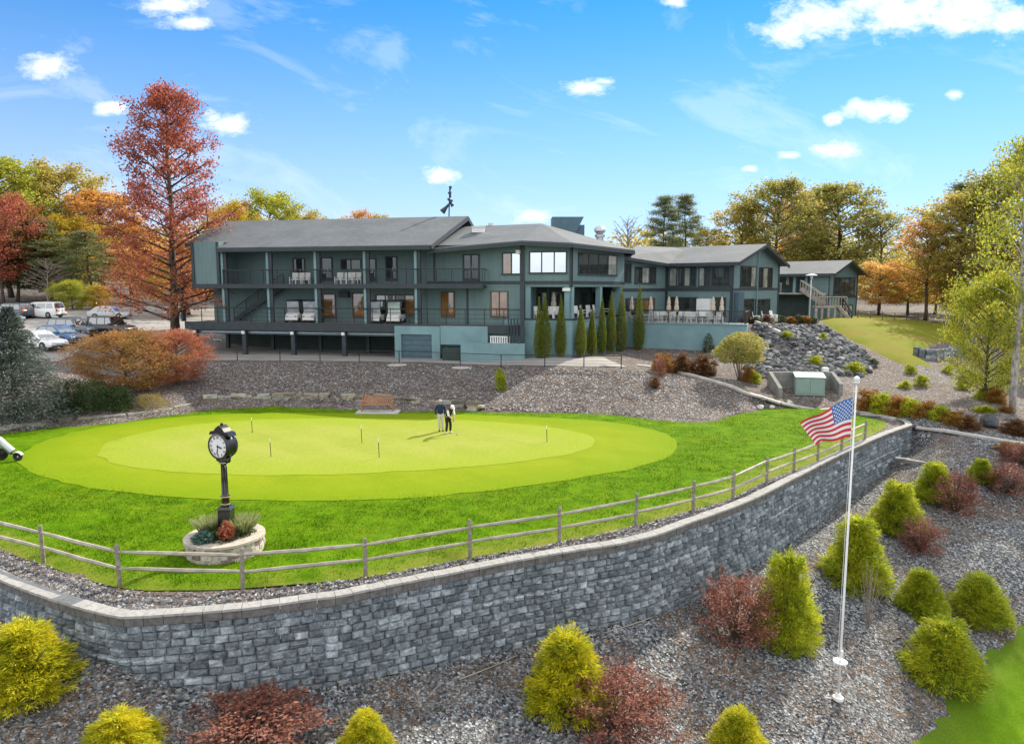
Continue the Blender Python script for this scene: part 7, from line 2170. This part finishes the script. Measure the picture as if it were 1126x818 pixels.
# ------------------------------------------------------------------ parked cars
def car(label, p, rz, colour, kind='suv', L=4.6, W=1.85, H=1.65, name='parked_car'):
    """front points to +X"""
    r = thing(name, label, 'car', p, rz, 'cars in the car park left of the clubhouse')
    pm = paint('car_paint', colour)
    hl_, hw = L / 2, W / 2
    belt = .58 * H; bot = .19
    # lower body: cross sections along the length: x, half width, bottom, top
    hood = .60 * H if kind == 'suv' else .56 * H
    rear = belt + .02
    sec = [(-hl_, hw * .86, .38, belt - .12), (-hl_ + .08, hw * .95, .26, rear), (-hl_ + .5, hw, bot, belt + .03), (0, hw, bot, belt), (hl_ - 1.35, hw, bot, belt - .02), (hl_ - 1.15, hw, bot, hood), (hl_ - .35, hw * .96, bot + .03, hood - .10), (hl_ - .06, hw * .88, .28, hood - .26), (hl_, hw * .80, .34, hood - .34)]
    vs = []; fs = []
    for x, w_, z0, z1 in sec:
        zm = z0 + (z1 - z0) * .62
        vs += [(x, -w_ * .94, z0), (x, -w_, z0 + .12), (x, -w_, zm), (x, -w_ * .93, z1), (x, w_ * .93, z1), (x, w_, zm), (x, w_, z0 + .12), (x, w_ * .94, z0)]
    n = 8
    for i in range(len(sec) - 1):
        for k in range(n): fs.append((i * n + k, i * n + (k + 1) % n, (i + 1) * n + (k + 1) % n, (i + 1) * n + k))
    fs += [tuple(range(n - 1, -1, -1)), tuple(range((len(sec) - 1) * n, len(sec) * n))]
    b = MB(); b.add(vs, fs); b.build('body', pm, r, local=True, smooth=False, bevel=.03)
    # cabin
    if kind == 'suv': cab = [(-hl_ + .10, belt), (-hl_ + .34, H - .06), (-hl_ + .7, H), (.15, H), (.62, H - .07), (hl_ - 1.25, belt + .0)]
    elif kind == 'jeep': cab = [(-hl_ + .06, belt), (-hl_ + .10, H - .02), (-hl_ + .3, H), (.3, H), (.46, H - .03), (.72, belt)]
    else: cab = [(-hl_ + .25, belt), (-hl_ + .95, H - .08), (-hl_ + 1.4, H), (-.05, H), (.35, H - .06), (hl_ - 1.2, belt)]
    def prof(x0s, w_b, w_t, zs):
        pass
    c = MB(); m = len(cab)
    wt = hw * .74; wb = hw * .90
    def wz(z): return wb + (wt - wb) * (z - belt) / (H - belt)
    vs = [(x, -wz(z), z - .01) for x, z in cab] + [(x, wz(z), z - .01) for x, z in cab]
    c.add(vs, [tuple(range(m)), tuple(range(2 * m - 1, m - 1, -1))] + [(i, m + i, m + (i + 1) % m, (i + 1) % m) for i in range(m)])
    c.build('cabin', pm, r, local=True, bevel=.03)
    # windows set just proud of the cabin
    def sidewin(x0b, x0t, x1t, x1b, nm='side_window'):
        for s in (-1, 1):
            g = MB(); z0, z1 = belt + .05, H - .14
            o_ = .006
            ps = [(x0b, s * (wz(z0) + o_), z0), (x1b, s * (wz(z0) + o_), z0), (x1t, s * (wz(z1) + o_), z1), (x0t, s * (wz(z1) + o_), z1)]
            g.add(ps + [(x, y - s * .02, z) for x, y, z in ps], [(0, 1, 2, 3), (7, 6, 5, 4), (0, 4, 5, 1), (1, 5, 6, 2), (2, 6, 7, 3), (3, 7, 4, 0)])
            g.build(nm, M['carglass'], r, local=True)
    if kind == 'car':
        sidewin(-hl_ + .75, -hl_ + 1.1, -.55, -.5); sidewin(-.42, -.45, .22, hl_ - 1.45)
    else:
        sidewin(-hl_ + .30, -hl_ + .46, -hl_ + 1.15, -hl_ + 1.15); sidewin(-hl_ + 1.25, -hl_ + 1.25, -.15, -.1); sidewin(-.02, -.06, .45 if kind == 'suv' else .36, hl_ - 1.5 if kind == 'suv' else .58)
    def endwin(a, b, nm, sgn):
        (xa, za), (xb, zb) = a, b; g = MB()
        za += .05; o_ = .012 * sgn
        t0 = .05
        xa2 = xa + (xb - xa) * .1
        ps = [(xa2 + o_, -wz(za) * .88, za), (xa2 + o_, wz(za) * .88, za), (xb + o_, wz(zb) * .86, zb - .03), (xb + o_, -wz(zb) * .86, zb - .03)]
        g.add(ps + [(x - .03 * sgn, y, z) for x, y, z in ps], [(0, 1, 2, 3), (7, 6, 5, 4), (0, 4, 5, 1), (1, 5, 6, 2), (2, 6, 7, 3), (3, 7, 4, 0)])
        g.build(nm, M['carglass'], r, local=True)
    endwin(cab[5], cab[4], 'windscreen', 1); endwin(cab[0], cab[1], 'rear_window', -1)
    for sx, sy in ((1, 1), (1, -1), (-1, 1), (-1, -1)):
        x = sx * (hl_ - .88); R_ = .34 if kind != 'car' else .32
        ax = Matrix(((1, 0, 0), (0, 0, 1), (0, -1, 0)))
        w_ = MB(); w_.lathe([(R_ * .62, -.11), (R_ * .96, -.11), (R_, -.06), (R_, .06), (R_ * .96, .11), (R_ * .62, .11)], (x, sy * (hw - .08), R_), 18, axis=ax); wo = w_.build('wheel', M['rubber'], r, local=True)
        q = MB(); q.lathe([(R_ * .63, -.10), (R_ * .63, .10)], (x, sy * (hw - .08), R_), 14, axis=ax)
        for k in range(5):
            a = 2 * PI * k / 5; q.obox((x + math.cos(a) * R_ * .3, sy * (hw + .025), R_ + math.sin(a) * R_ * .3), (R_ * .28, .012, .035), Matrix.Rotation(-a, 3, 'Y'))
        q.build('rim', M['metal'], wo, local=True)
    for sy in (-1, 1):
        g = MB(); g.box((hl_ - .14, sy * hw * .62 - .2, hood - .36), (hl_ - .02, sy * hw * .62 + .16, hood - .22)); g.build('headlight', M['white'], r, local=True)
        g = MB(); g.box((-hl_ - .01, sy * hw * .72 - .1, belt - .30), (-hl_ + .08, sy * hw * .72 + .1, belt - .02)); g.build('tail_light', M['red'], r, local=True)
        g = MB(); g.obox((hl_ - 1.55, sy * (hw + .07), belt + .06), (.08, .1, .07)); g.build('mirror', pm, r, local=True)
    g = MB(); g.box((hl_ - .03, -hw * .5, .42), (hl_ + .02, hw * .5, hood - .40)); g.build('grille', M['black'], r, local=True)
    g = MB(); g.box((hl_ - .10, -hw * .82, .20), (hl_ + .03, hw * .82, .36)); g.box((-hl_ - .03, -hw * .82, .26), (-hl_ + .1, hw * .82, .42)); g.build('bumper', M['trim'], r, local=True)
    if kind == 'suv':
        g = MB()
        for s in (-1, 1): g.tube([(-hl_ + .5, s * wt * .9, H + .01), (-hl_ + .6, s * wt * .9, H + .05), (.1, s * wt * .9, H + .05), (.25, s * wt * .9, H + .0)], .02, 5)
        g.build('roof_rack', M['trim'], r, local=True)
    return r
def car_px(label, px, base, Y, deg, colour, **k):
    p = D(px, base, Y); p.z = hu(p.x, Y) + .08
    return car(label, p, math.radians(deg), colour, **k)
car_px('white estate car parked at the far side of the car park', 46, 347, 80, 172, (.78, .79, .80), kind='suv', L=4.9, H=1.75)
car_px('dark estate car just left of the white one across the car park', 14, 349, 79, 165, (.06, .09, .11), kind='suv', L=4.6)
car_px('grey blue car at the left edge, behind the spruce', -2, 357, 74, 20, (.20, .27, .32), kind='car', H=1.5)
car_px('white car in the front row of the car park beside the spruce', 44, 386, 57.5, -18, (.80, .81, .82), kind='car', L=4.6, H=1.5)
car_px('bright blue car behind the white car in the front row', 66, 379, 60.5, -18, (.03, .13, .30), kind='car', L=4.6, H=1.55)
car_px('dark blue grey estate car behind the bright blue car', 82, 371, 64.5, -14, (.09, .13, .17), kind='suv', L=4.7)
car_px('black off-road car half hidden by the sweetgum leaves', 124, 369, 65, -12, (.018, .02, .022), kind='jeep', L=4.2, H=1.8)
car_px('silver car beyond the black off-road car', 121, 350, 80, 10, (.50, .53, .56), kind='car', L=4.2, H=1.45)
car_px('white car at the left edge half covered by the spruce', 0, 381, 58, -18, (.76, .77, .78), kind='car', H=1.5)

# ------------------------------------------------------------------ golf carts on the deck
def golf_cart(label, p, rz):
    r = thing('golf_cart', label, 'golf cart', p, rz, 'golf carts parked on the lower deck')
    b = MB()
    b.hexa([(-.58, -1.15, .22), (.58, -1.15, .22), (.6, -.35, .2), (-.6, -.35, .2), (-.5, -1.12, .62), (.5, -1.12, .62), (.58, -.55, .92), (-.58, -.55, .92)])
    b.box((-.6, -.35, .2), (.6, .45, .34)); b.box((-.6, .10, .34), (.6, 1.15, .74))
    b.build('body', M['white'], r, local=True, bevel=.05)
    s = MB(); s.box((-.55, .12, .745), (.55, .62, .88)); s.hexa([(-.55, .56, .89), (.55, .56, .89), (.55, .68, .89), (-.55, .68, .89), (-.55, .66, 1.30), (.55, .66, 1.30), (.55, .76, 1.30), (-.55, .76, 1.30)]); s.build('seat', M['blackcloth'], r, local=True)
    s = MB(); s.hexa([(-.62, -.78, 1.84), (.62, -.78, 1.84), (.62, 1.0, 1.84), (-.62, 1.0, 1.84), (-.56, -.70, 1.94), (.56, -.70, 1.94), (.56, .92, 1.94), (-.56, .92, 1.94)]); s.build('roof', M['trim'], r, local=True, bevel=.03)
    for sx in (-1, 1):
        for pq in ([(sx * .55, -.60, .9), (sx * .56, -.68, 1.84)], [(sx * .55, .78, .74), (sx * .56, .9, 1.84)]):
            s = MB(); s.tube(pq, .028, 5); s.build('roof_post', M['black'], r, local=True)
    s = MB(); s.hexa([(-.52, -.62, .94), (.52, -.62, .94), (.52, -.60, .94), (-.52, -.60, .94), (-.52, -.70, 1.80), (.52, -.70, 1.80), (.52, -.68, 1.80), (-.52, -.68, 1.80)]); s.build('windshield', M['screenglass'], r, local=True)
    s = MB(); s.tube([(-.25, -.5, .9), (-.25, -.22, 1.12)], .02, 5); s.lathe([(.16, -.012), (.18, 0), (.16, .012)], (-.25, -.2, 1.13), 12, axis=Matrix.Rotation(.9, 3, 'X')); s.build('steering_wheel', M['black'], r, local=True)
    for sx in (-1, 1):
        for y in (-.82, .78):
            ax = Matrix(((0, 0, 1), (0, 1, 0), (-1, 0, 0))); s = MB(); s.lathe([(.12, -.09), (.22, -.09), (.23, 0), (.22, .09), (.12, .09)], (sx * .52, y, .23), 12, axis=ax); w_ = s.build('wheel', M['rubber'], r, local=True)
            q = MB(); q.lathe([(.125, -.085), (.125, .085)], (sx * .52, y, .23), 10, axis=ax); q.build('rim', M['metal'], w_, local=True)
        s = MB(); s.box((sx * .38 - .09, -1.13, .52), (sx * .38 + .09, -1.06, .60)); s.build('headlight', M['glass_sky'], r, local=True)
    return r
for px, lb in ((324.5, 'white golf cart with black roof on the deck, left of the left pair'), (342.5, 'white golf cart on the deck, right of the left pair'), (413, 'white golf cart in front of the wide window, left one'), (435, 'white golf cart in front of the wide window, right one')):
    s = W1.s(px, -1.7); q = W1.pt(s, ZD, -1.7); golf_cart(lb, q, math.atan2(W1.u.y, W1.u.x) + .12)

# ------------------------------------------------------------------ white slatted chairs and tables
def make_chair():
    r = thing('white_chair', 'white slatted chair on the upper balcony', 'chair')
    s = MB()
    for k in range(4): s.box((-.26, -.28 + k * .135, .42), (.26, -.165 + k * .135, .45))
    s.build('seat', M['white'], r, local=True)
    s = MB()
    for k in range(5): x = -.22 + k * .11; s.hexa([(x - .045, .24, .46), (x + .045, .24, .46), (x + .045, .265, .46), (x - .045, .265, .46), (x - .045, .36, 1.05), (x + .045, .36, 1.05), (x + .045, .385, 1.05), (x - .045, .385, 1.05)])
    s.box((-.27, .345, .98), (.27, .36, 1.04)); s.box((-.27, .25, .56), (.27, .262, .62)); s.build('backrest', M['white'], r, local=True)
    for sx in (-1, 1):
        for y in (-.25, .24): s = MB(); s.box((sx * .27 - .03, y - .03, 0), (sx * .27 + .03, y + .03, .64 if y < 0 else .60)); s.build('leg', M['white'], r, local=True)
        s = MB(); s.box((sx * .28 - .05, -.32, .642), (sx * .28 + .05, .30, .67)); s.build('armrest', M['white'], r, local=True)
    return r
def make_table():
    r = thing('white_table', 'small square white table among the chairs on the balcony', 'table')
    s = MB()
    for k in range(6): s.box((-.45, -.45 + k * .151, .70), (.45, -.45 + k * .151 + .14, .73))
    s.build('table_top', M['white'], r, local=True)
    for sx in (-1, 1):
        for sy in (-1, 1): s = MB(); s.box((sx * .4 - .035, sy * .4 - .035, 0), (sx * .4 + .035, sy * .4 + .035, .70)); s.build('leg', M['white'], r, local=True)
    return r
chair0 = make_chair(); table0 = make_table(); used = {'c': False, 't': False}
def put(kind, W, px, n, z, rz, label, group):
    q = W.pt(W.s(px, n), z, n); rot = math.atan2(W.u.y, W.u.x) + rz
    src = chair0 if kind == 'c' else table0
    if not used[kind]:
        used[kind] = True; src.location = q; src.rotation_euler = (0, 0, rot); src['label'] = label; src['group'] = group; return src
    return dup(src, q, rot, (1, 1, 1), label, group)
for i, (px, n, rz) in enumerate([(323.5, -.9, .1), (330, -1.0, -.1), (337, -.85, .2)]): put('c', W1, px, n, ZB - .06, rz, 'white slatted chair in the left set on the upper balcony', 'white chairs of the left balcony set')
put('t', W1, 333, -2.0, ZB - .06, 0, 'square white table behind the left set of balcony chairs', 'white tables on the balcony')
for i, (px, n, rz) in enumerate([(373, -.9, .1), (379.5, -1.0, -.2), (386, -.85, .1), (392, -1.0, -.1)]): put('c', W1, px, n, ZB - .06, rz, 'white slatted chair in the right set on the upper balcony', 'white chairs of the right balcony set')
put('t', W1, 383, -2.0, ZB - .06, 0, 'square white table behind the right set of balcony chairs', 'white tables on the balcony')
rc = random.Random(12)
TL = 'white slatted chair among the tables on the fenced terrace'
for k in range(22):
    px = 690 + 106 * (k + .5) / 22 + rc.uniform(-1.2, 1.2); n = -.8 - rc.random() * 1.6
    if px < 700: n = -.6
    put('c', T1, px, n, kz, rc.choice((0, .3, -.3, PI / 2, -PI / 2, PI)) + rc.uniform(-.2, .2), TL, 'white chairs on the fenced terrace')
for px in (712, 734, 752, 775): put('t', T1, px, -1.5, kz, rc.uniform(-.2, .2), 'white table among the chairs on the fenced terrace', 'white tables on the terrace')
for W, px in ((B1, 592), (B1, 606), (B1, 612), (B2, 636), (B2, 643), (B2, 650), (B2, 657), (B2, 667)):
    put('c', W, px, -.9, zt, rc.uniform(-.5, .5), 'white slatted chair in the covered porch under the bay', 'white chairs in the porch under the bay')
for px in (836, 846, 856, 862): put('c', G1, min(px, 855) - 3, 1.5 if px < 850 else 1.8, 4.62, rc.uniform(-.4, .4), 'white chair on the ground beside the gable of the right block', 'white chairs beside the gable end')
# white bench rail on the stair landing
lb_ = thing('white_bench', 'white slatted bench on the landing above the lower parapet', 'bench', W1.pt(W1.s(549, .4), W1.z(540, 377.5, 1.4) - .5, .4), math.atan2(W1.u.y, W1.u.x))
s = MB()
for k in range(9): x = -.75 + k * 1.5 / 8; s.box((x - .05, .2, .4), (x + .05, .23, .95))
s.box((-.82, .18, .9), (.82, .25, .98)); s.build('backrest', M['white'], lb_, local=True)
s = MB(); s.box((-.8, -.28, .40), (.8, .2, .45)); s.build('seat', M['white'], lb_, local=True)
for x in (-.75, .75):
    s = MB(); s.box((x - .04, -.26, 0), (x + .04, .24, .397)); s.build('leg', M['white'], lb_, local=True)

# ------------------------------------------------------------------ closed umbrellas
def umbrella(W, px, n, z, h, label, group='closed umbrellas on the terrace'):
    q = W.pt(W.s(px, n), z, n); r = thing('closed_umbrella', label, 'umbrella', q, px * .7, group)
    s = MB(); s.tube([(0, 0, 0), (0, 0, h + .06)], .028, 6); s.build('pole', M['wood'], r, local=True)
    s = MB(); s.lathe([(.26, 0), (.26, .05), (.06, .07), (.04, .2)], (0, 0, 0), 10); s.build('base', M['trim'], r, local=True)
    s = MB(); n_ = 12; vs = []; fs = []
    rings = [(.30 * h + .35, .15), (.30 * h + .5, .21), (.62 * h, .20), (.70 * h, .13), (.74 * h, .17), (.92 * h, .10), (h, .03)]
    for z_, rad in rings:
        for k in range(n_):
            a = 2 * PI * k / n_; q_ = rad * (1.0 if k % 2 == 0 else .68); vs.append((q_ * math.cos(a), q_ * math.sin(a), z_))
    for i in range(len(rings) - 1):
        for k in range(n_): fs.append((i * n_ + k, i * n_ + (k + 1) % n_, (i + 1) * n_ + (k + 1) % n_, (i + 1) * n_ + k))
    fs += [tuple(range(n_ - 1, -1, -1)), tuple(range((len(rings) - 1) * n_, len(rings) * n_))]
    s.add(vs, fs); s.build('canopy', M['cream'], r, local=True)
    return r
for px, lb in ((695, 'closed cream umbrella left of the tall lone columnar evergreen'), (716, 'closed cream umbrella just right of the lone columnar evergreen'), (736, 'closed cream umbrella before the long dark window, left one'), (744.5, 'closed cream umbrella in front of the long dark window, right one'), (785, 'closed cream umbrella just right of the white shutter'), (794.5, 'closed cream umbrella closest to the corner of the right block')):
    umbrella(T1, px, -1.2, kz, 2.45, lb)
umbrella(B1, 609, -1.6, zt, 2.2, 'closed cream umbrella in the porch under the bay')
umbrella(VS, 866, -1.0, 7.3, 2.0, 'closed cream umbrella on the pavilion deck', 'closed umbrellas on the terrace')
# mushroom heater by the pavilion stair
q = D(891, 331, 80.5); tz = D(891, 302, 80.5).z
ht_ = thing('patio_heater', 'tall white mushroom shaped heater beside the pavilion stair', 'patio heater', (q.x, q.y, 4.3))
s = MB(); s.tube([(0, 0, 0), (0, 0, tz - 4.3)], .06, 8); s.build('pole', M['white'], ht_, local=True)
s = MB(); h_ = tz - 4.3; s.lathe([(.62, h_ - .12), (.60, h_ - .04), (.2, h_ + .05), (.03, h_ + .07)], (0, 0, 0), 18); s.build('hood', M['white'], ht_, local=True)
s = MB(); s.lathe([(.14, h_ - .5), (.17, h_ - .45), (.17, h_ - .14), (.1, h_ - .12)], (0, 0, 0), 12); s.build('burner', M['metal'], ht_, local=True)

# ------------------------------------------------------------------ golf push cart at the left edge of the lawn
pcx = G(4, 507, .06)
gc = thing('golf_push_cart', 'white and black golf push cart with a bag at the left edge of the lawn', 'golf push cart', (pcx.x, pcx.y, .06), .12)
ax = Matrix(((1, 0, 0), (0, 0, 1), (0, -1, 0)))
def pwheel(x, y, R_):
    s = MB(); s.lathe([(R_ * .80, -.03), (R_, -.035), (R_ * 1.04, 0), (R_, .035), (R_ * .80, .03)], (x, y, R_), 18, axis=ax); w_ = s.build('wheel', M['rubber'], gc, local=True)
    q = MB(); q.lathe([(.04, -.035), (.04, .035)], (x, y, R_), 8, axis=ax)
    for k in range(6): a = PI * k / 3; q.bar((x, y, R_), (x + math.cos(a) * R_ * .8, y, R_ + math.sin(a) * R_ * .8), .03)
    q.build('rim', M['white'], w_, local=True)
pwheel(-.25, -.36, .27); pwheel(-.25, .36, .27); pwheel(.62, 0, .20)
s = MB(); s.bar((-.25, -.36, .27), (-.25, .36, .27), .05); s.bar((.62, 0, .30), (-.55, 0, .50), .07); s.bar((-.25, -.3, .27), (.1, 0, .42), .05); s.bar((-.25, .3, .27), (.1, 0, .42), .05); s.bar((.62, -.08, .2), (.5, -.05, .36), .03); s.bar((-.55, 0, .50), (-1.0, 0, .98), .05); s.bar((-1.0, -.22, 1.0), (-1.0, .22, 1.0), .05); s.build('frame', M['black'], gc, local=True)
s = MB()
d = Vector((-.70, 0, .72)).normalized(); R3 = d.to_track_quat('Z', 'Y').to_matrix()
s.lathe([(.14, 0), (.17, .03), (.165, .5), (.18, .8), (.17, .86), (.12, .865)], (.42, 0, .42), 14, axis=R3); s.build('golf_bag', M['metal'], gc, local=True)
s = MB()
for k in range(7):
    a = 2 * PI * k / 7; o_ = R3 @ Vector((.09 * math.cos(a), .09 * math.sin(a), .86)); p_ = Vector((.42, 0, .42)) + o_
    s.tube([p_, p_ + d * .28], .008, 4); s.obox(p_ + d * .30, (.035, .02, .03))
s.build('golf_clubs', M['metal'], gc, local=True)
s = MB(); s.lathe([(.21, -.10), (.235, -.07), (.235, .07), (.21, .10)], (.62, 0, .20), 16, axis=ax); 
s2 = MB(); s2.add([v for v in s.v], [f for f in s.f if all(s.v[i][2] > .24 for i in f)]); s2.build('mudguard', M['white'], gc, local=True)

# ------------------------------------------------------------------ wooden post fence at the top of the grass slope
a = at_px(945, 80); b = at_px(1012, 84)
wf = thing('post_and_wire_fence', 'thin dark post and wire fence along the top of the grassy slope', 'fence', a)
for i in range(6):
    q = a.lerp(b, i / 5); q.z = hu(q.x, q.y); s = MB(); s.tube([q - Vector((0, 0, .1)), q + Vector((0, 0, 1.15))], .05, 5); part('post', s, 'wood', wf)
s = MB()
for h_ in (.4, .75, 1.1): s.tube([Vector((a.lerp(b, i / 5).x, a.lerp(b, i / 5).y, hu(a.lerp(b, i / 5).x, a.lerp(b, i / 5).y) + h_)) for i in range(6)], .012, 4)
part('wire', s, 'black', wf)
SKY_STRENGTH = 0.07
SKY_SAT = 1.12
SKY_HUE = 0.5
SKY_TINT = (0.60, 1.16, 1.55, 1)
SKY_DUST = 0.0
SKY_OZONE = 1.5
HAZE_COL = (7.2, 6.8, 8.2, 1)
CLOUD_FILL_COL = (11.8, 11.9, 12.1, 1)  # shared by the visible clouds and the added fill deck
SUN_STRENGTH = 4.4
EXPOSURE = 0.82
# ------------------------------------------------------------------ sky, clouds, sun
SUN_AZ = math.atan2(0.60, 0.80)      # to the right of straight ahead
SUN_EL = math.radians(35)
w = bpy.data.worlds.new('World')
SC.world = w
w.use_nodes = True
t = w.node_tree
t.nodes.clear()
out = t.nodes.new('ShaderNodeOutputWorld')
bg = t.nodes.new('ShaderNodeBackground'); bg.inputs['Strength'].default_value = SKY_STRENGTH
t.links.new(bg.outputs[0], out.inputs[0])
sky = t.nodes.new('ShaderNodeTexSky'); sky.sky_type = 'NISHITA'; sky.sun_disc = False
sky.sun_elevation = SUN_EL; sky.sun_rotation = SUN_AZ
sky.air_density = 1.0; sky.dust_density = SKY_DUST; sky.ozone_density = SKY_OZONE; sky.altitude = 700
hs = t.nodes.new('ShaderNodeHueSaturation'); hs.inputs['Saturation'].default_value = SKY_SAT; hs.inputs['Value'].default_value = 1.0; hs.inputs['Hue'].default_value = SKY_HUE
tint = t.nodes.new('ShaderNodeMix'); tint.data_type = 'RGBA'; tint.blend_type = 'MULTIPLY'; tint.inputs[0].default_value = 1.0
t.links.new(sky.outputs[0], tint.inputs[6]); tint.inputs[7].default_value = SKY_TINT
t.links.new(tint.outputs[2], hs.inputs['Color'])
hzm = t.nodes.new('ShaderNodeMix'); hzm.data_type = 'RGBA'
tc = t.nodes.new('ShaderNodeTexCoord')
sx = t.nodes.new('ShaderNodeSeparateXYZ'); t.links.new(tc.outputs['Generated'], sx.inputs[0])
def mth(op, a, b=None, clamp=False):
    nd = t.nodes.new('ShaderNodeMath'); nd.operation = op; nd.use_clamp = clamp
    for i, v in enumerate((a, b)):
        if v is None: continue
        if isinstance(v, bpy.types.NodeSocket): t.links.new(v, nd.inputs[i])
        else: nd.inputs[i].default_value = v
    return nd.outputs[0]
hz_f = mth('MULTIPLY', mth('POWER', mth('SUBTRACT', 1.0, mth('DIVIDE', mth('MAXIMUM', sx.outputs[2], 0.0), 0.44), True), 1.7), 0.85, True)
t.links.new(hz_f, hzm.inputs[0]); t.links.new(hs.outputs[0], hzm.inputs[6]); hzm.inputs[7].default_value = HAZE_COL
yy = mth('MAXIMUM', sx.outputs[1], 0.05)
az = mth('DIVIDE', sx.outputs[0], yy); el = mth('DIVIDE', sx.outputs[2], yy)
nz = t.nodes.new('ShaderNodeTexNoise'); nz.inputs['Scale'].default_value = 26; nz.inputs['Detail'].default_value = 8; nz.inputs['Roughness'].default_value = 0.68
cmb = t.nodes.new('ShaderNodeCombineXYZ'); t.links.new(az, cmb.inputs[0]); t.links.new(mth('MULTIPLY', el, 1.7), cmb.inputs[1]); t.links.new(cmb.outputs[0], nz.inputs['Vector'])
nb = mth('MULTIPLY', mth('SUBTRACT', nz.outputs[0], 0.5), 2.6)
CL = [(870, 36, 48, 18), (900, 22, 60, 24), (985, 12, 90, 30), (1060, 14, 80, 30), (1110, 22, 40, 22), (963, 121, 38, 14), (945, 116, 18, 10), (985, 124, 16, 12), (915, 132, 13, 7), (921, 166, 33, 13), (646, 97, 32, 9), (665, 90, 14, 5), (484, 193, 22, 10), (250, 137, 34, 14), (235, 130, 15, 10),
      (53, 73, 36, 15), (124, 118, 24, 9), (195, 6, 50, 12), (205, 25, 32, 9), (743, 3, 20, 8), (868, 171, 16, 5), (824, 186, 12, 6), (1050, 104, 12, 6), (585, 238, 24, 10)]
acc = None
for (cx, cy, rw, rh) in CL:
    d = ray(cx, cy)
    a0 = d.x / d.y; b0 = d.z / d.y
    u = mth('DIVIDE', mth('SUBTRACT', az, a0), rw / F)
    v = mth('DIVIDE', mth('SUBTRACT', el, b0), rh / F)
    rr = mth('ADD', mth('MULTIPLY', u, u), mth('MULTIPLY', v, v))
    s = mth('SUBTRACT', 1.0, mth('SQRT', rr))
    acc = s if acc is None else mth('MAXIMUM', acc, s)
m = mth('ADD', mth('MULTIPLY', mth('ADD', acc, nb), 0.85), 0.0, True)
m = mth('POWER', m, 1.15)
m = mth('MULTIPLY', m, 1.35, True)
m = mth('MULTIPLY', m, mth('GREATER_THAN', sx.outputs[1], 0.06))
m = mth('MULTIPLY', m, 0.90)
wn = t.nodes.new('ShaderNodeTexNoise'); wn.inputs['Scale'].default_value = 4.2; wn.inputs['Detail'].default_value = 7; wn.inputs['Roughness'].default_value = 0.62; wn.inputs['Distortion'].default_value = 0.8
wc = t.nodes.new('ShaderNodeCombineXYZ'); t.links.new(az, wc.inputs[0]); t.links.new(mth('ADD', mth('MULTIPLY', el, 2.6), mth('MULTIPLY', az, 0.5)), wc.inputs[1]); t.links.new(wc.outputs[0], wn.inputs['Vector'])
wisp = mth('MULTIPLY', mth('SUBTRACT', wn.outputs[0], 0.53), 1.3, True)
wisp = mth('MULTIPLY', wisp, mth('GREATER_THAN', sx.outputs[1], 0.06))
m = mth('MAXIMUM', m, mth('MINIMUM', wisp, 0.15))
# unseen bright cloud deck, added overhead and behind the camera as fill light
n2 = t.nodes.new('ShaderNodeTexNoise'); n2.inputs['Scale'].default_value = 3.0; n2.inputs['Detail'].default_value = 5; n2.inputs['Roughness'].default_value = 0.55
t.links.new(tc.outputs['Generated'], n2.inputs['Vector'])
ahead = mth('SUBTRACT', mth('MULTIPLY', sx.outputs[2], 1.15), mth('MULTIPLY', sx.outputs[1], 0.95))
fill_deck_m = mth('ADD', mth('ADD', mth('MULTIPLY', ahead, 3.0), 0.55), mth('MULTIPLY', mth('SUBTRACT', n2.outputs[0], 0.5), 2.6), True)
fill_deck_m = mth('MULTIPLY', fill_deck_m, mth('MULTIPLY', mth('ADD', sx.outputs[2], 0.02), 12.0, True))
m = mth('MAXIMUM', m, fill_deck_m)
mxn = t.nodes.new('ShaderNodeMix'); mxn.data_type = 'RGBA'
t.links.new(m, mxn.inputs[0]); t.links.new(hzm.outputs[2], mxn.inputs[6]); mxn.inputs[7].default_value = CLOUD_FILL_COL
t.links.new(mxn.outputs[2], bg.inputs['Color'])

sd = bpy.data.lights.new('sun', 'SUN'); sd.energy = SUN_STRENGTH; sd.angle = math.radians(0.53); sd.color = (1.0, 0.90, 0.74)
so = bpy.data.objects.new('sun', sd); COL.objects.link(so)
to = Vector((math.sin(SUN_AZ) * math.cos(SUN_EL), math.cos(SUN_AZ) * math.cos(SUN_EL), math.sin(SUN_EL)))
so.rotation_euler = to.to_track_quat('Z', 'Y').to_euler()
so.location = (40, 60, 80)

SC.view_settings.view_transform = 'Standard'
SC.view_settings.look = 'None'
SC.view_settings.gamma = 1.0
SC.view_settings.exposure = EXPOSURE
SC.view_settings.use_curve_mapping = False
SC.render.engine = 'CYCLES'
SC.cycles.max_bounces = 5
SC.cycles.diffuse_bounces = 3
SC.cycles.glossy_bounces = 2
SC.cycles.transmission_bounces = 3
SC.cycles.transparent_max_bounces = 4
SC.cycles.caustics_reflective = False
SC.cycles.caustics_refractive = False
SC.cycles.use_denoising = True
